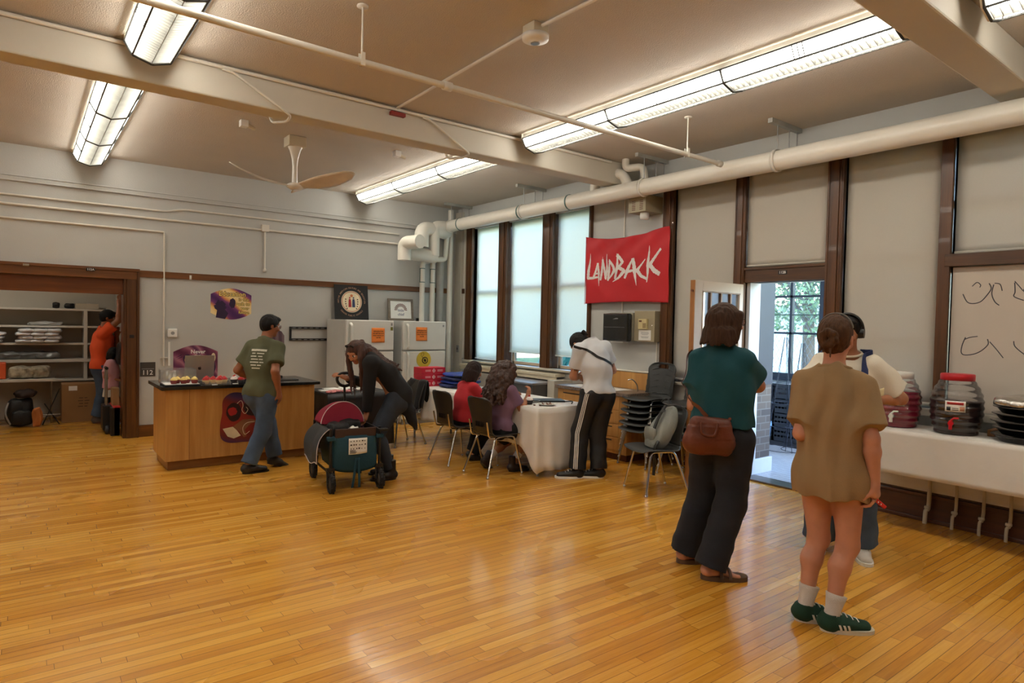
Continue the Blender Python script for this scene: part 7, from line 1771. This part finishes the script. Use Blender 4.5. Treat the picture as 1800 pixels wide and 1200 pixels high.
for k in range(8): g.cap(p.H(-.035, .075, .0), p.H(-.04, .08, 0) + V3(.012 * k, -.01 + .004 * k, -.36 - .02 * (k % 4)), .018, .004, .014)
g.mesh('hair', HLB, p.t, .006); p.glasses(BLACKP, True)
MB().lathe([(.021, -.012), (.024, 0), (.021, .012)], (0, 0, 0), 20, caps=False) if False else None
wd = nrm(p.wr[0] - p.el[0]); MB().tube([tuple(p.wr[0] - wd * .035), tuple(p.wr[0] - wd * .012)], .024, 16).build('watch_strap', BLACKP, p.t, world=True)
MB().tube([tuple(p.hip + p.s1 * .045 + p.l * .105 * math.cos(a) * 1.0 + p.f * .078 * math.sin(a)) for a in [2 * PI * k / 30 for k in range(31)]], .012, 8, caps=False).build('belt', BLACKP, p.t, world=True)

# ---- children at the table
p = Person('child in a red t-shirt with dark chin-length hair, seated at the white table', 1.27, (3.93, 6.0, .49), cosd(0), (.10, 0, 1), (.30, -.02, .95), cosd(-5), -.35,
           [(4.28, 6.10, .745), (4.26, 5.88, .745)], [(4.0, 6.3, .55), (4.0, 5.7, .55)], [(4.10, 6.08, .065, cosd(0)), (4.02, 5.92, .065, cosd(-10))], [(4.6, 6.1, .6), (4.6, 5.9, .6)], SK2, .98, vox=.0065, curl=.5, hsc=1.2)
p.tee(M('red_cotton', (184, 42, 50), .9, var=.08, bump=.25, bs=200), .72, .045, .98, .048, fold=.005)
p.trousers(BLKC, .056, .045, .042, 1.0); p.shoes(BLACKP, BLACKP, 'sneaker', L=.16)
p.hair(HBR, 'kidbob').mesh('hair', HBR, p.t, .006)
p = Person('girl in a mauve t-shirt with long curly hair, seated at the white table', 1.36, (3.955, 5.34, .495), cosd(5), (.06, 0, 1), (.14, 0, .97), cosd(15), -.3,
           [(4.20, 5.47, .79), (4.235, 5.22, .80)], [(4.05, 5.7, .5), (4.12, 5.1, .45)], [(3.93, 5.52, .10, cosd(10), .7), (4.09, 5.27, .085, cosd(-12))], [(4.5, 5.45, .6), (4.7, 5.2, .6)], SK2, .96, vox=.006, hsc=1.14, curl=(.8, .9), hand_dirs=((nrm((.4, -.6, .3)), (0, -.3, -1)), (nrm((.25, .1, .9)), (-.2, .9, 0))))
p.tee(M('mauve_cotton', (118, 88, 112), .9, var=.08, bump=.25, bs=200), .70, .05, 1.0, .050, fold=.0055)
p.trousers(BLKC, .060, .056, .05, .82, name='shorts')
p.shoes(M('dark_boot', (40, 26, 22), .5), BLACKP, 'boot', L=.165)
for i in range(2):
    u_ = nrm(p.kn[i] - p.an[i]); MB().tube([tuple(p.an[i] + u_ * .06), tuple(p.an[i] + u_ * .125)], [.040, .043], 18).build('sock', M('white_sock', (214, 210, 202), .9, bump=.4, bs=150), p.t, world=True)
g = p.hair(HLB, 'curly', strand=.004)
p.locks(g, 84, lambda a, q, p0: (p.chest[0] - .085 + .07 * math.cos(a) + q.uniform(-.03, .02), p.chest[1] + .135 * math.sin(a), q.uniform(.70, .84)), .028, .011, 5, wav=.014, segs=10, k=.011)
g.mesh('hair', M('hair_curly_brown', (62, 38, 28), .5, var=.5, vs=26, bump=.8, bs=60), p.t, .006)
# ---- slim man bent over the table end
p = Person('slim person in white t-shirt and striped black track pants, head bowed', 1.66, (4.64, 4.60, .875), cosd(75), (.0, .08, 1), (-.02, .36, .93), cosd(98), -.95,
           [(4.70, 4.93, 1.0), (4.80, 4.88, 1.06)], [(4.30, 4.70, 1.02), (5.1, 4.40, 1.12)], [(4.47, 4.69, .085, cosd(148)), (4.66, 4.58, .085, cosd(140))], [(4.5, 5.2, .5), (4.7, 5.2, .5)], SK4, .90, vox=.006, headoff=(-.045, .125, -.022), straight=True, shoulder=1.08)
WC = M('white_cotton', (206, 208, 212), .9, var=.04, bump=.2, bs=200)
TP = M('black_track_cloth', (15, 16, 20), .6, var=.1, bump=.15, bs=200)
p.tee(WC, .60, .015, .98, .043, frad=.066, fold=.009)
p.trousers(TP, .060, .052, .052, 1.04, fold=.005); sh_ = p.shoes(BLACKP, WHITEP, 'sneaker', L=.165, lace=PAPER)
for k in (-1, 0, 1):
    pts = []
    for t_ in np.linspace(.03, .97, 30):
        c_ = (p.hj[0] + V3(0, 0, .05)) * (1 - t_ / .5) + p.kn[0] * (t_ / .5) if t_ < .5 else p.kn[0] * (1 - (t_ - .5) / .5) + p.an[0] * ((t_ - .5) / .5)
        pts.append(c_)
    pts = np.array(pts); out = nrm(V3(-.80, -.48, 0)); sd = nrm(V3(.48, -.80, 0)) * .017 * k
    Q = p.trf.cast(pts + out * .25 + sd, -out, .5) + out * .0015
    MB().tube([tuple(q_) for q_ in Q], .0052, 6, flat=(tuple(out), .5)).build('side_stripe', WHITEP, p.t, world=True)
g = p.hair(HB, 'tail'); g.mesh('hair', HB, p.t, .006)
p.ribbon(p.teef, [p.sh[0] + V3(.05, 0, .05), p.chest + p.s2 * .10 - p.fc * .1 + p.lc * .04, p.chest + p.s2 * .03 - p.fc * .1 - p.lc * .07, p.chest - p.s2 * .02 - p.lc * .13 + p.fc * .02], .026, BLACKP, 'crossbody_strap')
TAT = M('tattoo_ink', (58, 44, 46), .6, var=.4, vs=60)
for i in range(2):
    c0 = p.sh[i] * .28 + p.el[i] * .72; m = MB(); q = random.Random(i)
    out = nrm(V3(-.55, -.83, 0)) if i == 0 else nrm(V3(-.3, -.95, 0))
    G = []
    for k in range(5):
        a = V3(q.uniform(-.02, .02), q.uniform(-.01, .01), q.uniform(-.035, .035)); pts = np.array([c0 + a + V3(math.cos(t_) * .010, 0, math.sin(t_) * .013) for t_ in np.linspace(0, 4.5, 10)])
        Q = p.bodyf.cast(pts + out * .15, -out, .4) + out * .0008; m.tube([tuple(q_) for q_ in Q], .0022, 5)
    m.build('tattoo', TAT, p.t, world=True)
# ---- woman in teal, arms folded
p = Person('woman in a teal t-shirt and wide dark jeans with bobbed hair and glasses, arms folded', 1.71, (3.50, 2.37, .89), cosd(14), (-.01, .02, 1), (-.02, .03, 1), cosd(-30), -.05,
           [(3.66, 2.55, 1.07), (3.64, 2.50, 1.13)], [(3.66, 2.60, .0), (4.30, 1.95, 1.05)], [(3.475, 2.60, .09, cosd(-28)), (3.375, 2.335, .09, cosd(-38))], [(4.2, 2.4, .5), (4.2, 2.1, .5)], SK3, .98, vox=.0055, shoulder=.90, legw=1.04, straight=True, bare=True)
p.tee(M('teal_cotton', (16, 72, 82), .9, var=.06, bump=.2, bs=220), .56, -.045, 1.0, .050, frad=.078, hemr=.084, fold=.013, seed=3)
p.trousers(DDEN, .060, .052, .055, 1.09, rise=.05, fold=.005)
p.shoes(M('brown_sandal', (74, 52, 38), .6), M('cork_sole', (92, 66, 46), .8), 'sandal', L=.158)
g = p.hair(HMB, 'bob', strand=.0025); g.mesh('hair', M('hair_bob_brown', (66, 44, 31), .55, spec=.2, var=.35, vs=26, stretch=(4, 4, .4), bump=.5, bs=120), p.t, .005)
p.glasses(BLACKP)
LEA = M('brown_leather', (104, 50, 30), .42, var=.18, vs=7, bump=.35, bs=40)
vd = nrm(V3(.83, .56, 0)); rt = V3(.793, -.609, 0)
bg_ = thing('shoulder_bag', 'brown leather crossbody bag resting on the back of the teal-shirted woman', 'bag', tuple(p.hip - vd * .19 - rt * .075))
bc = p.hip - vd * .175 - rt * .075 + V3(0, 0, .02); g = Field(); fr_ = [rt, vd, V3(0, 0, 1)]
g.cap(bc - rt * .105 - V3(0, 0, .06), bc + rt * .10 - V3(0, 0, .075), .048, .048, .03, wide=(0, 0, 1), ratio=1.25); g.cap(bc - rt * .085 + V3(0, 0, .07), bc + rt * .10 + V3(0, 0, .055), .026, .026, .10, wide=(0, 0, 1), ratio=1.2)
g.cap(bc - V3(0, 0, .04), bc + V3(0, 0, .05), .045, .035, .05, wide=rt, ratio=2.6); g.folds(.004, [((1, 0, 1), 50), ((0, 1, .5), 40)], 2)
g.mesh('bag_body', LEA, bg_, .006)
MB().tube(smoothpath([tuple(bc - rt * .05 - vd * .045 + V3(0, 0, .075)), tuple(bc - rt * .04 - vd * .06 + V3(0, 0, .01)), tuple(bc + rt * .03 - vd * .06 + V3(0, 0, .0)), tuple(bc + rt * .05 - vd * .045 + V3(0, 0, .07))], 6), .008, 8).build('carry_handle', LEA, bg_, world=True)
MB().tube(smoothpath([tuple(bc - rt * .11 - V3(0, 0, .055) - vd * .035), tuple(bc - vd * .047 - V3(0, 0, .068)), tuple(bc + rt * .11 - V3(0, 0, .08) - vd * .035)], 6), .003, 6).build('seam_piping', LEA, bg_, world=True)
st = p.ribbon(p.teef, [bc - rt * .09 + V3(0, 0, .09), p.chest + p.lc * .16 - p.fc * .05 - V3(0, 0, .03), p.sh[0] - p.fc * .04 + p.lc * .02 - V3(0, 0, .06), p.sh[0] - p.lc * .05 + V3(0, 0, .06)], .026, LEA, 'bag_strap', n=40)
st.parent = bg_; st.location = tuple(V3(p.t.location) - V3(bg_.location))
s2_ = MB().tube(smoothpath([tuple(bc + rt * .105 + V3(0, 0, .07)), tuple(bc + rt * .155 + vd * .05 + V3(0, 0, .15)), tuple(bc + rt * .19 + vd * .11 + V3(0, 0, .26))], 6), .010, 8, flat=(tuple(vd), .4)).build('bag_strap', LEA, bg_, world=True)
for e_ in (-.10, .115): MB().tube([tuple(bc + rt * e_ + V3(0, 0, .06 + .02 * math.sin(a)) + rt * .014 * math.cos(a)) for a in [2 * PI * k / 14 for k in range(15)]], .003, 6, caps=False).build('buckle_ring', CHROME, bg_, world=True)

# ---- girl in tan oversized shirt, nearest figure
TANC = M('tan_cotton', (156, 128, 92), .9, var=.05, bump=.2, bs=240)
p = Person('young woman in a long tan t-shirt with bare legs and green sneakers, seen from behind', 1.63, (3.385, 1.625, .835), cosd(20), (-.01, .01, 1), (.0, .01, 1), cosd(8), -.02,
           [(3.50, 1.80, 1.0), (3.425, 1.425, .775)], [(3.25, 1.78, .2), (3.2, 1.20, 1.05)], [(3.325, 1.705, .09, cosd(-38)), (3.325, 1.565, .09, cosd(-40))], [(4.0, 1.6, .5), (4.0, 1.4, .5)], SK3, .86, vox=.005, legw=.97, shoulder=.86, straight=True, hsc=1.07, curl=(.5, .95), hand_dirs=(None, (nrm((.12, -.05, -1)), nrm((-.1, .9, 0)))))
p.tee(TANC, .78, .150, 1.0, .052, frad=.088, hemr=.092, wide=1.29, fold=.014, vert=True, neckdrop=.0, seed=6, hemdir=(0, 0, -1), vox=.005)
SOCKW = M('ribbed_white_sock', (214, 206, 200), .9, var=.05, bump=.5, bs=180)
for i in range(2):
    u_ = nrm(p.kn[i] - p.an[i]); pr = [(.036, -.03), (.039, .0), (.039, .03), (.046, .07), (.052, .098), (.048, .10)]
    a0 = Vector(p.an[i]); MB().tube([tuple(a0 + Vector(u_) * z) for r_, z in pr], [r_ for r_, z in pr], 24).build('sock', SOCKW, p.t, world=True)
GRN = M('green_suede', (20, 58, 42), .85, var=.12, vs=20, bump=.2, bs=240)
out = p.shoes(GRN, M('cream_rubber', (206, 196, 178), .6), 'sneaker', L=.155, lace=PAPER)
for (O, d, u, sd, so) in out:
    for sgn in (1, -1):
        m = MB()
        for k in range(3):
            x = .030 + k * .021; pts = [(x - .006, .018), (x + .006, .018), (x - .008, .052), (x - .019, .052)]
            q_ = np.array([O + d * a + u * b_ + sd * sgn * .12 for a, b_ in pts]); 
            G = np.array([q_[0] * (1 - i / 4) * 1 + q_[3] * (i / 4) for i in range(5)] + [q_[1] * (1 - i / 4) + q_[2] * (i / 4) for i in range(5)])
            fld = Field(); h = p.h
            fld.cap(O - d * .024 * h + u * .030 * h, O + d * .04 * h + u * .030 * h, .022 * h, .022 * h, .02, wide=sd, ratio=1.15); fld.cap(O + d * .03 * h + u * .026 * h, O + d * (.125 - .022) * h + u * .019 * h, .024 * h, .0165 * h, .02, wide=sd, ratio=1.35); fld.cap(O + u * .02 * h - d * .004 * h, O + u * .058 * h - d * .006 * h, .029 * h, .026 * h, .02)
            Q = fld.cast(G, -sd * sgn, .3) + sd * sgn * .003
            m.add([tuple(v_) for v_ in Q], [(i, i + 1, i + 6, i + 5) for i in range(4)])
        m.build('side_stripe', PAPER, so, world=True)
hb = O - d * .050 * p.h + u * .052
g = p.hair(HMB, 'bun', strand=.0022); g.mesh('hair', HMB, p.t, .0045)
MB().tube([tuple(p.H(-.018 + .0 * math.cos(a), .086 * math.cos(a), .045 + .090 * math.sin(a))) for a in [PI * (.05 + .9 * k / 20) for k in range(21)]], .004, 8).build('hair_band', M('grey_hair_band', (110, 106, 100), .4), p.t, world=True)
c_ = p.palm[1] - nrm(V3(.83, .56, 0)) * .03; rs = thing('red_strip', 'red printed strip held in the tan-shirted woman\'s right hand', 'paper strip', tuple(c_))
dr = nrm(rt * .78 + V3(0, 0, -.62)); m = MB(); m.tube([tuple(c_ - dr * .10), tuple(c_ + dr * .10)], .010, 8, flat=(tuple(vd), .35)); m.build('strip_body', M('red_strip_paper', (206, 40, 36), .5), rs, world=True)
m = MB()
for k in range(-4, 5):
    if abs(k) > 1: m.cbox(tuple(c_ + dr * .018 * k - vd * .0042), (.008, .003, .008))
m.build('white_mark', PAPER, rs, world=True)

# ---- vendor behind her
p = Person('person in a cream t-shirt with headphones facing the tan-shirted woman', 1.665, (4.55, 2.10, .87), cosd(203), (.0, .0, 1), (-.03, -.02, 1), cosd(196), -.25,
           [(4.50, 1.90, 1.09), (4.33, 2.10, 1.05)], [(5.0, 1.70, 1.05), (4.30, 2.45, 1.05)], [(4.60, 1.99, .09, cosd(215)), (4.51, 2.23, .09, cosd(200))], [(4.1, 1.8, .5), (4.1, 2.1, .5)], SK2, 1.0, vox=.006, shoulder=1.05, straight=True)
p.tee(M('cream_cotton', (222, 214, 198), .9, var=.04, bump=.2, bs=200), .80, .06, 1.06, .056, frad=.074, fold=.012, seed=8)
p.trousers(DENIM, .066, .060, .066, 1.06, fold=.005); p.shoes(M('white_leather', (214, 210, 204), .5), WHITEP, 'sneaker', L=.165, lace=PAPER)
p.hair(HB, 'short').mesh('hair', HB, p.t, .006)
m = MB(); m.tube([tuple(p.H(-.01, .098 * math.cos(a), .02 + .115 * math.sin(a))) for a in [PI * (.0 + 1.0 * k / 24) for k in range(25)]], .009, 10, flat=(tuple(p.hf), 1.6))
hp = thing('headphones', 'black over-ear headphones worn by the white-shirted person', 'headphones', tuple(p.hc)); m.build('headband', BLACKP, hp, world=True)
for y in (1, -1):
    MB().tube([tuple(p.H(-.01, y * .070, -.005)), tuple(p.H(-.01, y * .105, -.005))], [.038, .034], 20).build('ear_cup', BLACKP, hp, world=True); 
BLS = M('blue_strap_nylon', (28, 44, 96), .7, bump=.3, bs=120)
bpk = thing('backpack', 'blue backpack worn by the white-shirted person, its straps over both shoulders', 'backpack', tuple(p.chest - p.fc * .2))
for i in range(2):
    sg_ = 1 if i == 0 else -1
    r_ = p.ribbon(p.teef, [p.sc + p.lc * sg_ * .085 + V3(0, 0, .05) - p.fc * .06, p.sc + p.lc * sg_ * .088 + p.fc * .05 + V3(0, 0, .02), p.chest + p.lc * sg_ * .10 + p.fc * .12 + V3(0, 0, .08), p.chest + p.lc * sg_ * .12 + p.fc * .05 - V3(0, 0, .05)], .052, BLS, 'shoulder_strap', th=.008)
    r_.parent = bpk; r_.location = tuple(V3(p.t.location) - V3(bpk.location))
g = Field(); g.cap(p.chest - p.fc * .19 + V3(0, 0, .1), p.chest - p.fc * .18 - V3(0, 0, .12), .075, .085, .03, wide=p.lc, ratio=1.5); g.mesh('pack_body', BLS, bpk, .009)
p.decal(p.teef, 'EAST', .048, p.chest + p.s2 * .085 + p.fc * .3, p.lc, p.s2, -p.fc, 'chest_lettering', M('black_print', (36, 30, 30), .8), bold=.02)
p.bars(p.teef, [(-.03, .05, .045, .055)], p.chest + p.fc * .3, p.lc, p.s2, -p.fc, 'chest_print', REDI)
tag(MB().grid(lambda a, c: tuple(V3(4.45, 1.92, 1.10) + rt * (.10 * a) + V3(-.02 * a, -.02, .05 * c + .03 * a)), 4, 3, thick=.004).build('folded_paper', M('pale_yellow_paper', (232, 222, 180), .7)), 'folded pale paper in the hands of the white-shirted person', 'paper')

# ---- man and girl in the closet
p = Person('man in orange t-shirt and backwards black cap, reaching up in the closet', 1.63, (.90, 10.76, .84), cosd(-8), (.02, 0, 1), (.10, -.03, 1), cosd(-5), -.2,
           [(1.09, 10.78, 1.26), (1.10, 10.60, 1.70)], [(1.0, 11.0, 1.0), (1.05, 10.55, 1.3)], [(.90, 10.90, .09, cosd(-5)), (.85, 10.74, .09, cosd(-25))], [(1.3, 10.9, .5), (1.3, 10.7, .5)], SK1, 1.03, vox=.008, curl=.3, straight=True)
p.tee(M('orange_cotton', (224, 84, 40), .9, var=.06, bump=.2, bs=200), .60, .06, 1.0, .048, fold=.006); p.trousers(DENIM, .060, .05, .05, 1.03); p.shoes(M('brown_boot', (84, 70, 62), .6), BRI, 'boot')
g = Field(); g.ell(p.H(-.012, 0, .045), V3(.103, .082, .085) * p.hs, p.frame(), .02); g.plane(p.H(0, 0, .028), -p.hu); g.cap(p.H(-.08, 0, .035), p.H(-.15, 0, .02), .012, .010, .01, wide=p.hl, ratio=4.5); g.mesh('baseball_cap', BLKC, p.t, .007)
g = p.hair(HB, 'short'); g.mesh('hair', HB, p.t, .008)
p = Person('small girl in pink t-shirt with black bob, standing by the cart', 1.10, (.99, 10.46, .57), cosd(-10), (0, 0, 1), (.03, 0, 1), cosd(-5), -.25,
           [(1.08, 10.55, .66), (1.07, 10.36, .64)], [(.95, 10.7, .6), (.85, 10.35, .62)], [(.97, 10.54, .06, cosd(-10)), (.94, 10.42, .06, cosd(-10))], [(1.3, 10.5, .3), (1.3, 10.4, .3)], SK2, .95, vox=.007)
p.tee(M('pink_cotton', (206, 150, 158), .9, var=.05, bump=.2, bs=200), .70, .04, 1.12, .052, fold=.003); 
g = Field(); g.cap(p.hip + V3(0, 0, .02), p.hip - V3(0, 0, .16), .078, .105, .02, wide=p.l, ratio=1.25, cut=True); g.folds(.005, [((1, .2, 0), 90), ((.2, 1, 0), 80)], 3); g.mesh('skirt', M('pale_skirt', (206, 200, 192), .9), p.t, .007)
p.shoes(M('pink_white_shoe', (206, 190, 188), .6), WHITEP, 'sneaker', L=.165); p.hair(HB, 'kidbob').mesh('hair', HB, p.t, .007)
tag(MB().ell((1.09, 10.80, 1.33), (.035, .03, .035), 14, 10).tube([(1.09, 10.80, 1.30), (1.07, 10.79, 1.22)], .01, 8).build('red_scraper', M('red_plastic', (190, 20, 30), .4)), 'small red tool in the orange-shirted man\'s lower hand', 'tool')
# ================================================================ LIGHT AND CAMERA
w = bpy.data.worlds.new('sky'); S.world = w; w.use_nodes = True
nt = w.node_tree; bg = nt.nodes['Background']; sky = nt.nodes.new('ShaderNodeTexSky')
sky.sky_type = 'NISHITA'; sky.sun_disc = False; sky.sun_elevation = math.radians(40); sky.sun_rotation = math.radians(200); sky.air_density = 1.2; sky.dust_density = .6; sky.ozone_density = 2.0
nt.links.new(sky.outputs['Color'], bg.inputs['Color']); bg.inputs['Strength'].default_value = SKYK
cam = bpy.data.cameras.new('camera'); co = bpy.data.objects.new('camera', cam); C.objects.link(co); S.camera = co
Fpx, yaw, pitch, roll = 1124.23, 0.654429107, -0.0284419, 0.0223528
cam.sensor_width = 36; cam.lens = Fpx / 1800 * 36; cam.clip_start = .05; cam.clip_end = 200
f = Vector((math.sin(yaw) * math.cos(pitch), math.cos(yaw) * math.cos(pitch), math.sin(pitch))); r = Vector((math.cos(yaw), -math.sin(yaw), 0)); u = r.cross(f)
r2 = math.cos(roll) * r + math.sin(roll) * u; u2 = -math.sin(roll) * r + math.cos(roll) * u
co.matrix_world = Matrix(((r2.x, u2.x, -f.x, 0), (r2.y, u2.y, -f.y, 0), (r2.z, u2.z, -f.z, 1.55), (0, 0, 0, 1)))
vs_ = S.view_settings; vs_.view_transform = 'Standard'; vs_.look = 'None'; vs_.gamma = 1; vs_.use_curve_mapping = False; vs_.exposure = EXPO
S.cycles.use_adaptive_sampling = True; S.cycles.adaptive_threshold = .02; S.cycles.max_bounces = 9; S.cycles.diffuse_bounces = 4; S.cycles.glossy_bounces = 4; S.cycles.transparent_max_bounces = 16; S.cycles.sample_clamp_indirect = 6
S.cycles.use_denoising = True
